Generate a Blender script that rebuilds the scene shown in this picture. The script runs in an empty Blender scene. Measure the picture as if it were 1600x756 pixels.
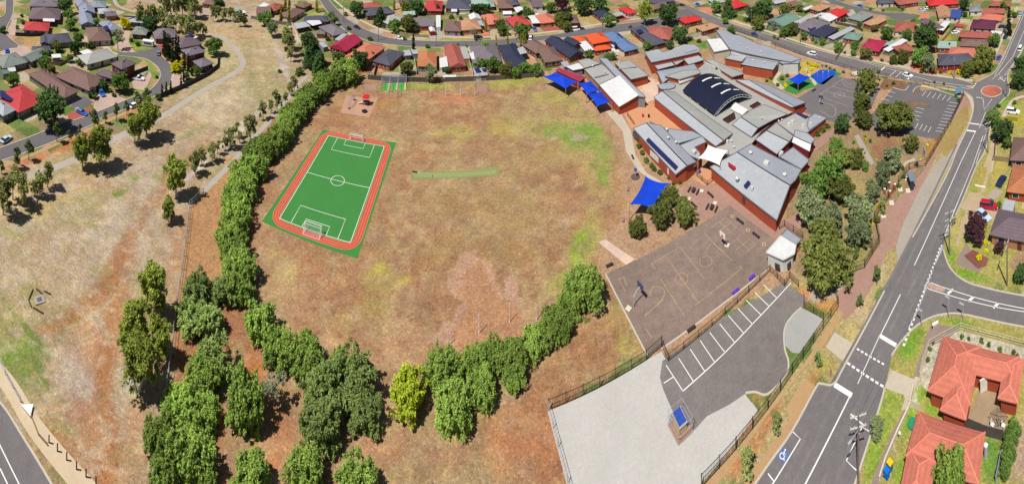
import bpy, math, random
import numpy as np
from mathutils import Vector, Matrix
from mathutils.geometry import tessellate_polygon
R = math.radians
scene = bpy.context.scene
col = scene.collection
# ------------------------------------------------------------------ camera, sky, sun, exposure
CAM_H, FOC, HOR = 90.0, 690.0, -225.0      # metres; cylinder radius and horizon of the 1600x756 panorama, in its pixels
cam_d = bpy.data.cameras.new('camera')
cam_d.type = 'PANO'
cam_d.panorama_type = 'CENTRAL_CYLINDRICAL'
cam_d.central_cylindrical_radius = 1.0
cam_d.central_cylindrical_range_u_min = -800 / FOC
cam_d.central_cylindrical_range_u_max = 800 / FOC
cam_d.central_cylindrical_range_v_min = -(756 - HOR) / FOC
cam_d.central_cylindrical_range_v_max = HOR / FOC
cam_d.clip_end = 5000
cam = bpy.data.objects.new('camera', cam_d)
cam.location = (0, 0, CAM_H); cam.rotation_euler = (R(90), 0, 0)
col.objects.link(cam); scene.camera = cam
SUN_EL, SUN_AZ = R(60), R(222)             # azimuth clockwise from +Y
world = bpy.data.worlds.new('World'); scene.world = world; world.use_nodes = True
wn = world.node_tree.nodes; bgn = wn['Background']
sky = wn.new('ShaderNodeTexSky'); sky.sky_type = 'NISHITA'; sky.sun_disc = False
sky.sun_elevation = SUN_EL; sky.sun_rotation = SUN_AZ
world.node_tree.links.new(sky.outputs[0], bgn.inputs[0]); bgn.inputs[1].default_value = 0.05
sd = bpy.data.lights.new('sun', 'SUN'); sd.energy = 5.0; sd.angle = R(0.5); sd.color = (1, 0.955, 0.89)
so = bpy.data.objects.new('sun', sd); col.objects.link(so)
sv = Vector((math.sin(SUN_AZ) * math.cos(SUN_EL), math.cos(SUN_AZ) * math.cos(SUN_EL), math.sin(SUN_EL)))
so.rotation_euler = sv.to_track_quat('Z', 'Y').to_euler(); so.location = (0, 0, 150)
scene.view_settings.view_transform = 'Standard'; scene.view_settings.look = 'None'
scene.view_settings.exposure = 0.10; scene.view_settings.gamma = 1
scene.cycles.max_bounces = 5; scene.cycles.diffuse_bounces = 2; scene.cycles.transparent_max_bounces = 8
# ------------------------------------------------------------------ places: photograph pixels to ground points
CR = {'P': (0, 0, 1), 'A0': (0, 0, 3.98), 'A1': (400, 0, 3.98), 'A2': (800, 0, 3.98), 'A3': (1200, 0, 3.98),
      'B0': (0, 190, 3.98), 'B1': (400, 190, 3.98), 'B2': (800, 190, 3.98), 'B3': (1200, 190, 3.98),
      'C0': (0, 380, 3.98), 'C1': (400, 380, 3.98), 'C2': (800, 380, 3.98), 'C3': (1200, 380, 3.98),
      'D0': (0, 566, 3.98), 'D1': (400, 566, 3.98), 'D2': (800, 566, 3.98), 'D3': (1200, 566, 3.98),
      'e': (840, 90, 7.96), 'f': (980, 60, 7.96), 'g': (1140, 40, 7.96), 'h': (980, 130, 7.96), 'i': (1120, 130, 7.96),
      'j': (980, 200, 7.96), 'k': (1100, 220, 7.96), 'l': (1100, 300, 7.96), 'm': (1440, 180, 9.95), 'n': (1440, 256, 9.95),
      'o': (1440, 332, 9.95), 'p': (1440, 500, 9.95), 'q': (1400, 576, 7.96), 'r': (1400, 661, 7.96), 's': (1260, 620, 9.95),
      't': (1020, 600, 13.27), 'u': (0, 0, 7.96), 'v': (0, 95, 7.96), 'w': (160, 20, 7.96), 'x': (400, 0, 7.96),
      'y': (600, 0, 7.96), 'z': (800, 0, 7.96), 'aa': (1000, 0, 7.96), 'ab': (1200, 0, 7.96), 'ac': (1400, 0, 7.96),
      'ad': (580, 95, 7.96), 'ae': (1300, 180, 7.96), 'af': (1280, 100, 7.96), 'ag': (1400, 80, 7.96), 'ah': (1300, 270, 7.96), 'ai': (200, 0, 7.96)}
def px(c, x, y):
    a = CR[c]; return a[0] + x / a[2], a[1] + y / a[2]
def G(c, x, y, h=0.0):
    X, Y = px(c, x, y); r = FOC * (CAM_H - h) / (Y - HOR); t = (X - 800) / FOC
    return Vector((r * math.sin(t), r * math.cos(t), h))
def GS(c, pts, h=0.0): return [G(c, p[0], p[1], h) for p in pts]
# ------------------------------------------------------------------ materials
MT = {}
def lin(c): return tuple(((v / 255) / 12.92 if v <= 10 else ((v / 255 + 0.055) / 1.055) ** 2.4) for v in c)
def mat(name, rgb, rough=0.85, metal=0.0, var=0.12, scale=1.5, bump=0.0, bands=0.0, spec=0.3, obj_rand=0.0, trans=0.0, attr=None, gain=1.0, fine=0.0, tuft=0.0):
    """procedural material: base colour broken up by noise of two sizes"""
    if name in MT: return MT[name]
    m = bpy.data.materials.new(name); m.use_nodes = True; nt = m.node_tree; N = nt.nodes; L = nt.links
    b = N['Principled BSDF']; b.inputs['Roughness'].default_value = rough; b.inputs['Metallic'].default_value = metal
    b.inputs['Specular IOR Level'].default_value = spec
    c = tuple(v * gain for v in lin(rgb))
    if attr:
        src = N.new('ShaderNodeAttribute'); src.attribute_name = attr; cs = src.outputs['Color']
    else:
        src = N.new('ShaderNodeRGB'); src.outputs[0].default_value = (*c, 1); cs = src.outputs[0]
    geo = N.new('ShaderNodeNewGeometry')
    n1 = N.new('ShaderNodeTexNoise'); n1.inputs['Scale'].default_value = scale; n1.inputs['Detail'].default_value = 6; n1.inputs['Roughness'].default_value = 0.65
    n2 = N.new('ShaderNodeTexNoise'); n2.inputs['Scale'].default_value = scale * 0.13; n2.inputs['Detail'].default_value = 3
    L.new(geo.outputs['Position'], n1.inputs['Vector']); L.new(geo.outputs['Position'], n2.inputs['Vector'])
    def mr(sock, lo, hi, a=0.3, z=0.7):
        r_ = N.new('ShaderNodeMapRange'); r_.inputs[1].default_value = a; r_.inputs[2].default_value = z
        r_.inputs[3].default_value = lo; r_.inputs[4].default_value = hi; L.new(sock, r_.inputs[0]); return r_.outputs[0]
    def mul(a, b_):
        k = N.new('ShaderNodeMath'); k.operation = 'MULTIPLY'; L.new(a, k.inputs[0]); L.new(b_, k.inputs[1]); return k.outputs[0]
    f = mul(mr(n1.outputs['Fac'], 1 - var, 1 + var), mr(n2.outputs['Fac'], 1 - var * 0.8, 1 + var * 0.8))
    if fine:
        n3 = N.new('ShaderNodeTexNoise'); n3.inputs['Scale'].default_value = scale * 7; n3.inputs['Detail'].default_value = 3
        L.new(geo.outputs['Position'], n3.inputs['Vector']); f = mul(f, mr(n3.outputs['Fac'], 1 - fine, 1 + fine, 0.35, 0.65))
    if bands:
        sx = N.new('ShaderNodeSeparateXYZ'); L.new(geo.outputs['Position'], sx.inputs[0])
        w = N.new('ShaderNodeMath'); w.operation = 'MULTIPLY'; w.inputs[1].default_value = bands; L.new(sx.outputs[2], w.inputs[0])
        s = N.new('ShaderNodeMath'); s.operation = 'SINE'; L.new(w.outputs[0], s.inputs[0]); f = mul(f, mr(s.outputs[0], 0.90, 1.05, -1, 1))
    if obj_rand:
        oi = N.new('ShaderNodeObjectInfo'); f = mul(f, mr(oi.outputs['Random'], 1 - obj_rand, 1 + obj_rand, 0, 1))
    if tuft:                                   # pale straw tufts and dark bare spots
        for sc_, tint, lo, hi, off in ((2.1, (1 + .42 * tuft, 1 + .40 * tuft, 1 + .36 * tuft), .52, .60, 0), (2.7, (1 - .40 * tuft, 1 - .42 * tuft, 1 - .42 * tuft), .55, .63, 40), (.8, (1 - .16 * tuft, 1 - .18 * tuft, 1 - .22 * tuft), .50, .60, 140), (.28, (1 + .14 * tuft, 1 + .14 * tuft, 1 + .02 * tuft), .45, .62, 90)):
            nz = N.new('ShaderNodeTexNoise'); nz.inputs['Scale'].default_value = sc_; nz.inputs['Detail'].default_value = 5; nz.inputs['Roughness'].default_value = .7
            mp = N.new('ShaderNodeMapping'); mp.inputs['Location'].default_value = (off, off, 0); L.new(geo.outputs['Position'], mp.inputs[0]); L.new(mp.outputs[0], nz.inputs['Vector'])
            vm = N.new('ShaderNodeVectorMath'); vm.operation = 'MULTIPLY'; vm.inputs[1].default_value = tint; L.new(cs, vm.inputs[0])
            mi = N.new('ShaderNodeMix'); mi.data_type = 'VECTOR'; L.new(mr(nz.outputs['Fac'], 0, 1, lo, hi), mi.inputs[0]); L.new(cs, mi.inputs[4]); L.new(vm.outputs[0], mi.inputs[5]); cs = mi.outputs[1]
    mx = N.new('ShaderNodeVectorMath'); mx.operation = 'SCALE'; L.new(cs, mx.inputs[0]); L.new(f, mx.inputs['Scale'])
    L.new(mx.outputs[0], b.inputs['Base Color'])
    if bump:
        bm = N.new('ShaderNodeBump'); bm.inputs['Strength'].default_value = bump; bm.inputs['Distance'].default_value = 0.05
        L.new(n1.outputs['Fac'], bm.inputs['Height']); L.new(bm.outputs[0], b.inputs['Normal'])
    if trans:
        t = N.new('ShaderNodeBsdfTranslucent'); L.new(mx.outputs[0], t.inputs[0])
        ms = N.new('ShaderNodeMixShader'); ms.inputs[0].default_value = trans
        L.new(b.outputs[0], ms.inputs[1]); L.new(t.outputs[0], ms.inputs[2]); L.new(ms.outputs[0], N['Material Output'].inputs[0])
    MT[name] = m; return m
K = 0.62
def rc(name, rgb, **k):
    d = dict(gain=K, var=0.10, scale=0.9, rough=0.8, bands=24, tuft=.22); d.update(k); return mat(name, rgb, **d)
ROOF = {'red': (215, 75, 78), 'grey': (138, 128, 138), 'dgrey': (96, 96, 112), 'lblue': (160, 168, 188), 'green': (128, 160, 146),
        'ggrey': (150, 158, 154), 'brown': (142, 112, 104), 'mauve': (128, 110, 118), 'orange': (238, 125, 82), 'tan': (212, 160, 124),
        'navy': (58, 62, 88), 'blue': (112, 142, 190), 'rbrown': (186, 106, 92), 'white': (250, 250, 250), 'lgrey': (196, 200, 206),
        'maroon': (112, 52, 78), 'crim': (190, 48, 84), 'salmon': (228, 134, 112), 'vorange': (246, 102, 54), 'tang': (208, 134, 92),
        'beige': (194, 194, 188), 'bluegrey': (184, 188, 198), 'royal': (60, 84, 160), 'vred': (226, 58, 62), 'fgreen': (176, 200, 190)}
def roofm(k):
    if k in ('white', 'lgrey', 'beige', 'bluegrey', 'fgreen', 'lblue'): return rc('roof_' + k, ROOF[k], var=0.07, bands=0, rough=0.5, spec=0.4, tuft=.12)
    return rc('roof_' + k, ROOF[k], fine=0.06)
WALL = {'brick': (196, 92, 64), 'cream': (226, 214, 190), 'wwhite': (236, 234, 228), 'dbrick': (138, 72, 60), 'tanb': (205, 150, 110), 'redb': (160, 48, 48), 'greyw': (150, 150, 150)}
def wallm(k): return mat('wall_' + k, WALL[k], gain=K, var=0.08, scale=2.0, bands=60 if 'b' in k else 0)
GLASS = mat('glass_dark', (40, 52, 66), rough=0.12, spec=0.6, var=0.2)
FRAME = mat('frame_white', (235, 235, 232), gain=0.7, rough=0.5, var=0.03)
# ------------------------------------------------------------------ mesh collector
class MB:
    def __init__(s): s.v = []; s.f = []; s.m = []
    def add(s, vs, fs, mi=0):
        o = len(s.v); s.v += [tuple(v) for v in vs]; s.f += [[i + o for i in f] for f in fs]; s.m += [mi] * len(fs)
    def box(s, c, d, rz=0.0, mi=0):
        cs, sn = math.cos(rz), math.sin(rz); vs = []
        for z in (-.5, .5):
            for x, y in ((-.5, -.5), (.5, -.5), (.5, .5), (-.5, .5)):
                X, Y = x * d[0], y * d[1]; vs.append((c[0] + X * cs - Y * sn, c[1] + X * sn + Y * cs, c[2] + z * d[2]))
        s.add(vs, [(3, 2, 1, 0), (4, 5, 6, 7), (0, 1, 5, 4), (1, 2, 6, 5), (2, 3, 7, 6), (3, 0, 4, 7)], mi)
    def bar(s, a, b, w, h=None, mi=0):
        a, b = Vector(a), Vector(b); h = h or w; d = (b - a)
        if d.length < 1e-4: return
        d.normalize(); up = Vector((0, 0, 1)) if abs(d.z) < .95 else Vector((1, 0, 0))
        sd_ = d.cross(up).normalized() * w / 2; u = sd_.cross(d).normalized() * h / 2
        vs = [a - sd_ - u, a + sd_ - u, a + sd_ + u, a - sd_ + u, b - sd_ - u, b + sd_ - u, b + sd_ + u, b - sd_ + u]
        s.add(vs, [(0, 1, 2, 3), (7, 6, 5, 4), (0, 4, 5, 1), (1, 5, 6, 2), (2, 6, 7, 3), (3, 7, 4, 0)], mi)
    def cyl(s, a, b, r0, r1=None, n=8, mi=0):
        a, b = Vector(a), Vector(b); r1 = r0 if r1 is None else r1; d = (b - a).normalized()
        up = Vector((0, 0, 1)) if abs(d.z) < .95 else Vector((1, 0, 0)); x = d.cross(up).normalized(); y = d.cross(x)
        vs = []
        for p, r_ in ((a, r0), (b, r1)):
            for i in range(n):
                t = 2 * math.pi * i / n; vs.append(p + x * r_ * math.cos(t) + y * r_ * math.sin(t))
        s.add(vs, [(i, (i + 1) % n, n + (i + 1) % n, n + i) for i in range(n)] + [tuple(range(n))[::-1], tuple(range(n, 2 * n))], mi)
    def tube(s, pts, r_, n=6, mi=0):
        for i in range(len(pts) - 1): s.cyl(pts[i], pts[i + 1], r_ if not isinstance(r_, (list, tuple)) else r_[i], r_ if not isinstance(r_, (list, tuple)) else r_[i + 1], n, mi)
    def ball(s, c, r_, n=8, mi=0):
        r_ = r_ if isinstance(r_, (list, tuple)) else (r_, r_, r_); vs = []; k = n // 2
        for i in range(1, k):
            p = math.pi * i / k
            for j in range(n): t = 2 * math.pi * j / n; vs.append((c[0] + r_[0] * math.sin(p) * math.cos(t), c[1] + r_[1] * math.sin(p) * math.sin(t), c[2] + r_[2] * math.cos(p)))
        vs += [(c[0], c[1], c[2] + r_[2]), (c[0], c[1], c[2] - r_[2])]; T, B = len(vs) - 2, len(vs) - 1; fs = []
        for i in range(k - 2):
            for j in range(n): fs.append((i * n + j, (i + 1) * n + j, (i + 1) * n + (j + 1) % n, i * n + (j + 1) % n))
        for j in range(n): fs.append((T, j, (j + 1) % n)); fs.append((B, (k - 2) * n + (j + 1) % n, (k - 2) * n + j))
        s.add(vs, fs, mi)
    def prism(s, top, z0=None, th=None, mi=0):
        """polygon (list of 3-D points) with a bottom th below each vertex, or at z0"""
        top = [Vector(p) for p in top]; n = len(top)
        a = sum(top[i].x * top[(i + 1) % n].y - top[(i + 1) % n].x * top[i].y for i in range(n))
        if a < 0: top = top[::-1]
        bot = [Vector((p.x, p.y, (p.z - th) if th is not None else z0)) for p in top]
        tr = tessellate_polygon([[Vector((p.x, p.y, 0)) for p in top]])
        fs = []
        for t in tr:
            p, q, r_ = (top[i] for i in t); cz = (q.x - p.x) * (r_.y - p.y) - (q.y - p.y) * (r_.x - p.x)
            t = tuple(t) if cz > 0 else tuple(t)[::-1]; fs.append(t); fs.append(tuple(i + n for i in t[::-1]))
        fs += [(i, i + n, (i + 1) % n + n, (i + 1) % n) for i in range(n)]
        s.add(top + bot, fs, mi)
    def flat(s, pts, z, mi=0):
        pts = [Vector((p[0], p[1], z)) for p in pts]; fs = []
        for t in tessellate_polygon([pts]):
            p, q, r_ = (pts[i] for i in t); cz = (q.x - p.x) * (r_.y - p.y) - (q.y - p.y) * (r_.x - p.x)
            fs.append(tuple(t) if cz > 0 else tuple(t)[::-1])
        s.add(pts, fs, mi)
    def build(s, name, m, parent=None, smooth=False):
        me = bpy.data.meshes.new(name)
        o = bpy.data.objects.new(name, me); col.objects.link(o)
        off = Vector((0, 0, 0))
        if parent is not None:
            o.parent = parent; q = parent
            while q is not None: off += Vector(q.location); q = q.parent
        me.from_pydata([(v[0] - off.x, v[1] - off.y, v[2] - off.z) for v in s.v], [], s.f)
        for k in (m if isinstance(m, (list, tuple)) else [m]): me.materials.append(k)
        me.polygons.foreach_set('material_index', s.m)
        if smooth: me.polygons.foreach_set('use_smooth', [True] * len(s.f))
        me.update(); return o
def tag(o, label=None, cat=None, group=None, kind=None):
    if label: o['label'] = label
    if cat: o['category'] = cat
    if group: o['group'] = group
    if kind: o['kind'] = kind
    return o
def thing(name, label, cat, loc=(0, 0, 0), group=None, rz=0):
    o = bpy.data.objects.new(name, None); col.objects.link(o); o.location = loc; o.rotation_euler = (0, 0, rz)
    o.empty_display_size = 0.3
    return tag(o, label, cat, group)
KIDS = {}
def dup(root, loc, rz=0, scale=None, label=None, group=None, mats=None, cat=None):
    def cp(o, par):
        c = o.copy(); col.objects.link(c); c.parent = par
        if mats and o.name.split('.')[0] in mats:
            c.data = o.data.copy(); c.data.materials[0] = mats[o.name.split('.')[0]]
        for ch in KIDS.get(o.name, ()): cp(ch, c)
        return c
    r = root.copy(); col.objects.link(r); r.location = loc; r.rotation_euler = (0, 0, rz)
    if scale: r.scale = scale
    for ch in KIDS[root.name]: cp(ch, r)
    if not group and 'group' in r: del r['group']
    return tag(r, label, cat, group)
def proto(root):
    """remember the children of a first-of-its-kind; it is moved to its first place when used"""
    def rec(o):
        KIDS[o.name] = list(o.children)
        for c in o.children: rec(c)
    bpy.context.view_layer.update(); rec(root); root['_fresh'] = 1; return root
def place(root, loc, rz=0, scale=None, label=None, group=None, mats=None, cat=None):
    if root.get('_fresh'):
        del root['_fresh']; root.location = loc; root.rotation_euler = (0, 0, rz)
        if scale: root.scale = scale
        if mats:
            def rec(o):
                k = o.name.split('.')[0]
                if k in mats: o.data = o.data.copy(); o.data.materials[0] = mats[k]
                for c in KIDS.get(o.name, ()): rec(c)
            rec(root)
        return tag(root, label, cat, group)
    return dup(root, loc, rz, scale, label, group, mats, cat)
ORD = ['first', 'second', 'third', 'fourth', 'fifth', 'sixth', 'seventh', 'eighth', 'ninth', 'tenth', 'eleventh', 'twelfth', 'thirteenth', 'fourteenth', 'fifteenth', 'sixteenth', 'seventeenth', 'eighteenth', 'nineteenth', 'twentieth']
def ordn(i):
    if i < 20: return ORD[i]
    t = (i + 1) // 10; u = (i + 1) % 10; T = ['', '', 'twenty', 'thirty', 'forty', 'fifty', 'sixty', 'seventy'][t]
    return T + '-' + ORD[u - 1] if u else T[:-1] + 'ieth'
# ------------------------------------------------------------------ the ground: one sheet, its own soil and grass colours by place
def vnoise(x, y, s, seed=0):
    x = x / s; y = y / s; xi = np.floor(x).astype(np.int64); yi = np.floor(y).astype(np.int64); fx = x - xi; fy = y - yi
    fx = fx * fx * (3 - 2 * fx); fy = fy * fy * (3 - 2 * fy)
    def h(a, b):
        n = (a * 374761393 + b * 668265263 + seed * 974711) & 0x7fffffff; n = ((n ^ (n >> 13)) * 1274126177) & 0x7fffffff
        return ((n ^ (n >> 16)) & 0xffff) / 65535.0
    return (h(xi, yi) * (1 - fx) + h(xi + 1, yi) * fx) * (1 - fy) + (h(xi, yi + 1) * (1 - fx) + h(xi + 1, yi + 1) * fx) * fy
def fbm(x, y, s, seed=0): return (vnoise(x, y, s, seed) * .5 + vnoise(x, y, s / 2.1, seed + 1) * .3 + vnoise(x, y, s / 4.3, seed + 2) * .2)
def inpoly(X, Y, poly):
    r = np.zeros(X.shape, bool); n = len(poly)
    for i in range(n):
        x1, y1 = poly[i]; x2, y2 = poly[(i + 1) % n]
        if y1 == y2: continue
        c = ((y1 > Y) != (y2 > Y)) & (X < (x2 - x1) * (Y - y1) / (y2 - y1) + x1); r ^= c
    return r
STEP = 0.7
gx = np.arange(-270, 285, STEP); gy = np.arange(-30, 345, STEP)
GX, GY = np.meshgrid(gx, gy); SH = GX.shape
rr = np.maximum(np.hypot(GX, GY), 30); tt = np.arctan2(GX, GY)
PX = 800 + tt * FOC; PY = HOR + FOC * CAM_H / rr           # where each point lies among the photo's landmarks
sc = rr / FOC                                              # metres per pixel across
JX = PX + (fbm(GX, GY, 5, 11) - .5) * 7 / sc; JY = PY + (fbm(GX, GY, 5, 23) - .5) * 6 / sc
def L3(c): return np.array([v * K * 1.13 for v in lin(c)])
base = np.zeros(SH + (3,))
# yards of the suburb: a patchwork of lawn, dry grass, earth and paving
cell = vnoise(np.floor((GX + GY * .3) / 7) * 7.0, np.floor((GY - GX * .3) / 6) * 6.0, 1.0, 5)
pal = [(112, 132, 74), (176, 160, 112), (170, 140, 112), (186, 174, 156), (128, 138, 84), (150, 132, 104), (192, 150, 124), (104, 124, 68)]
idx = np.clip((cell * len(pal)).astype(int), 0, len(pal) - 1)
base[:] = np.array([L3(c) for c in pal])[idx]
def zone(poly, c, amt=1.0, nz=None, jit=1.0):
    m = inpoly(PX + (JX - PX) * jit, PY + (JY - PY) * jit, poly); w = (m * amt)[..., None]
    if nz is not None: w = w * np.clip((fbm(GX, GY, nz[0], nz[1]) - nz[2]) * nz[3], 0, 1)[..., None]
    base[:] = base * (1 - w) + L3(c) * w
def blob(cx, cy, wx, wy, c, amt=1.0, rot=0, seed=3, hard=1.6):
    a = R(rot); dx = PX - cx; dy = PY - cy; u = (dx * math.cos(a) + dy * math.sin(a)) / wx; v = (-dx * math.sin(a) + dy * math.cos(a)) / wy
    d = np.hypot(u, v) + (fbm(GX, GY, 6, seed) - .5) * 1.3 + (fbm(GX, GY, 1.8, seed + 7) - .5) * .5
    w = (np.clip((1.05 - d) * hard, 0, 1) * amt)[..., None]; base[:] = base * (1 - w) + L3(c) * w
# left-hand paddock
LP = [(-60, 262), (130, 236), (250, 165), (340, 95), (300, 60), (230, 40), (170, -40), (470, -60), (455, 60), (500, 110), (470, 180), (380, 240), (320, 300), (295, 330), (262, 610), (250, 800), (-60, 800)]
zone(LP, (180, 158, 124))
zone(LP, (188, 170, 146), 1, (9, 31, .42, 4)); zone(LP, (170, 160, 108), .7, (14, 41, .5, 4)); zone(LP, (176, 142, 110), .6, (7, 51, .56, 5))
for b in [(330, 100, 110, 60, (172, 160, 112), .8), (410, 130, 60, 70, (168, 158, 110), .8), (300, 45, 130, 14, (206, 166, 120), .8, 8), (420, 70, 30, 60, (196, 176, 134), .7),
          (230, 280, 70, 46, (192, 176, 152), .8), (340, 160, 60, 40, (206, 190, 156), .8, -35), (110, 330, 120, 60, (180, 166, 122), .7), (60, 300, 120, 40, (206, 178, 120), .7, -20),
          (120, 420, 130, 70, (188, 168, 136), .8), (200, 350, 90, 60, (190, 174, 150), .8),
          (262, 290, 14, 60, (192, 144, 106), .6, 20), (270, 360, 24, 50, (192, 146, 108), .5), (175, 430, 10, 70, (188, 140, 100), .8, 25), (140, 480, 9, 60, (186, 138, 98), .8, 52),
          (95, 505, 8, 45, (190, 140, 100), .7, 70), (185, 470, 30, 40, (194, 150, 112), .5), (170, 530, 60, 60, (206, 160, 122), .7), (120, 600, 40, 60, (196, 178, 160), .9, -10), (150, 560, 30, 40, (190, 140, 100), .5),
          (165, 600, 12, 60, (184, 132, 92), .7), (110, 645, 70, 24, (180, 126, 88), .7), (150, 710, 110, 60, (178, 134, 98), .85), (80, 672, 8, 40, (186, 122, 80), .8, -50), (92, 745, 10, 26, (146, 146, 84), .8, -50), (210, 670, 30, 60, (202, 158, 118), .6),
          (190, 300, 14, 6, (128, 150, 66), .9, -30), (208, 278, 10, 7, (132, 152, 70), .9), (183, 302, 14, 6, (122, 150, 60), .9, -20), (250, 276, 12, 5, (140, 156, 84), .7), (140, 350, 6, 5, (120, 150, 60), .8),
          (305, 205, 26, 6, (136, 150, 78), .8, -28), (60, 188, 30, 8, (150, 150, 90), .5, -20), (20, 360, 30, 20, (160, 160, 90), .6), (50, 465, 22, 26, (156, 152, 84), .7),
          (14, 560, 50, 40, (124, 152, 66), .9), (38, 510, 7, 60, (112, 138, 62), .85, -38), (66, 585, 7, 30, (104, 134, 58), .85, -25), (60, 602, 22, 20, (134, 146, 80), .7), (20, 600, 30, 30, (120, 150, 56), .8), (0, 510, 40, 40, (150, 150, 84), .7),
          (375, 200, 70, 7, (214, 202, 188), .8, -38), (310, 262, 30, 6, (216, 204, 194), .9, -40), (60, 310, 60, 9, (200, 178, 164), .8, -20), (95, 280, 30, 7, (196, 176, 160), .7, -30), (150, 285, 26, 8, (196, 170, 140), .7),
          (205, 590, 24, 30, (206, 198, 192), .8), (110, 225, 70, 7, (196, 128, 90), .85, -25), (40, 255, 50, 7, (200, 128, 88), .8, -20), (210, 173, 30, 6, (198, 136, 96), .8, -28), (130, 240, 60, 8, (166, 160, 96), .8, -25), (340, 90, 26, 60, (186, 172, 120), .6, 0),
          (360, 20, 80, 4, (200, 176, 170), .7, 8), (310, 19, 30, 4, (202, 176, 168), .7, 10), (440, 95, 7, 34, (204, 190, 184), .8, -20), (425, 48, 18, 6, (204, 182, 168), .8), (380, 45, 60, 16, (196, 166, 120), .7)]:
    blob(*b)
lpm = inpoly(PX, PY, LP)[..., None]; base[:] = base * np.where(lpm, np.array([.94, .925, 1.0]), 1.0)
# between the steel fence and the row of trees, and under the trees
zone([(318, 303), (400, 215), (520, 110), (520, 130), (420, 300), (400, 420), (420, 500), (520, 600), (700, 700), (780, 800), (250, 800), (262, 610), (293, 330)], (166, 120, 88))
zone([(318, 303), (400, 215), (420, 230), (370, 420), (300, 470), (268, 560), (293, 330)], (180, 138, 100))
OV = [(520, 118), (590, 122), (660, 122), (830, 116), (870, 120), (935, 180), (975, 250), (985, 330), (945, 380), (950, 430), (1005, 560), (857, 641), (900, 800), (200, 800), (380, 560), (400, 420), (410, 280), (470, 190)]
zone(OV, (166, 126, 94))
zone(OV, (174, 140, 108), .8, (12, 61, .42, 4)); zone(OV, (166, 146, 108), .8, (9, 71, .5, 5)); zone(OV, (156, 122, 98), .6, (5, 81, .5, 5)); zone(OV, (190, 164, 124), .6, (3, 91, .54, 7))
for b in [(560, 175, 80, 30, (172, 116, 84), .6), (700, 190, 90, 18, (170, 118, 86), .5), (470, 420, 60, 60, (172, 124, 88), .6), (560, 460, 70, 40, (170, 124, 90), .5), (880, 200, 90, 60, (174, 160, 104), .75), (800, 200, 40, 20, (180, 164, 108), .6),
          (720, 205, 26, 14, (178, 162, 92), .8), (690, 208, 16, 10, (182, 166, 100), .7), (780, 205, 30, 18, (176, 156, 90), .7), (820, 250, 60, 40, (168, 140, 98), .6), (700, 320, 80, 50, (166, 134, 96), .7), (800, 330, 80, 60, (170, 140, 96), .6), (760, 395, 120, 30, (162, 132, 90), .7), (740, 460, 40, 80, (166, 128, 92), .6), (930, 260, 30, 80, (182, 160, 104), .7),
          (445, 430, 20, 22, (190, 172, 120), .8), (450, 460, 26, 20, (190, 160, 118), .7), (600, 440, 40, 34, (174, 156, 90), .8), (632, 440, 14, 12, (186, 174, 84), .7), (595, 420, 9, 8, (184, 172, 84), .7), (590, 480, 44, 26, (170, 152, 96), .7), (545, 505, 50, 26, (176, 150, 100), .7), (520, 540, 50, 24, (186, 156, 118), .6), (470, 480, 40, 30, (186, 146, 116), .5), (640, 540, 60, 20, (176, 132, 104), .6),
          (890, 205, 62, 16, (146, 160, 84), .85, 10), (925, 215, 30, 26, (118, 158, 62), .95), (905, 212, 60, 16, (128, 156, 74), .8), (938, 240, 20, 44, (136, 156, 78), .85, -8), (940, 280, 8, 10, (130, 166, 62), .9), (905, 215, 14, 5, (176, 164, 150), .7), (865, 216, 10, 5, (186, 166, 148), .6),
          (918, 370, 22, 60, (168, 168, 90), .8, 12), (900, 400, 20, 40, (154, 168, 78), .85, 20), (905, 385, 10, 20, (140, 166, 66), .8), (880, 430, 14, 30, (160, 166, 80), .8, 30), (860, 450, 30, 16, (168, 156, 92), .7, -30),
          
          (715, 158, 32, 9, (198, 136, 104), .9), (700, 150, 60, 8, (190, 128, 92), .7), (670, 134, 60, 6, (150, 168, 76), .9), (610, 136, 26, 5, (128, 160, 60), .9), (780, 133, 60, 7, (170, 168, 84), .8), (830, 125, 60, 6, (160, 164, 80), .8), (860, 150, 50, 16, (170, 160, 90), .8), (850, 135, 30, 8, (176, 140, 120), .7),
          (605, 165, 22, 9, (176, 140, 84), .7), (560, 110, 40, 8, (160, 100, 66), .7), (965, 400, 26, 30, (186, 112, 68), .95), (1040, 365, 60, 22, (190, 116, 72), 1), (1000, 385, 50, 16, (192, 112, 72), .9), (975, 300, 16, 60, (184, 146, 104), .8), (960, 500, 34, 40, (176, 152, 100), .7), (975, 540, 22, 26, (166, 164, 88), .8), (945, 480, 8, 24, (208, 168, 130), .7), (975, 470, 14, 24, (178, 160, 104), .7),
          (920, 540, 70, 60, (164, 120, 88), .9), (860, 620, 60, 60, (166, 122, 90), .9), (800, 690, 80, 60, (186, 128, 92), .8), (700, 685, 26, 12, (182, 170, 100), .8), (700, 710, 50, 26, (176, 130, 104), .7), (600, 700, 40, 30, (190, 140, 104), .7), (740, 650, 30, 20, (184, 160, 108), .7), (860, 720, 30, 60, (174, 120, 86), .8),
          (440, 660, 26, 50, (186, 128, 92), .9), (430, 720, 8, 20, (190, 104, 56), .8), (395, 560, 26, 40, (184, 116, 74), .9), (345, 670, 10, 40, (186, 112, 72), .8), (420, 700, 40, 40, (194, 142, 106), .6), (395, 690, 14, 10, (172, 150, 90), .6)]:
    blob(*b)
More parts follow.
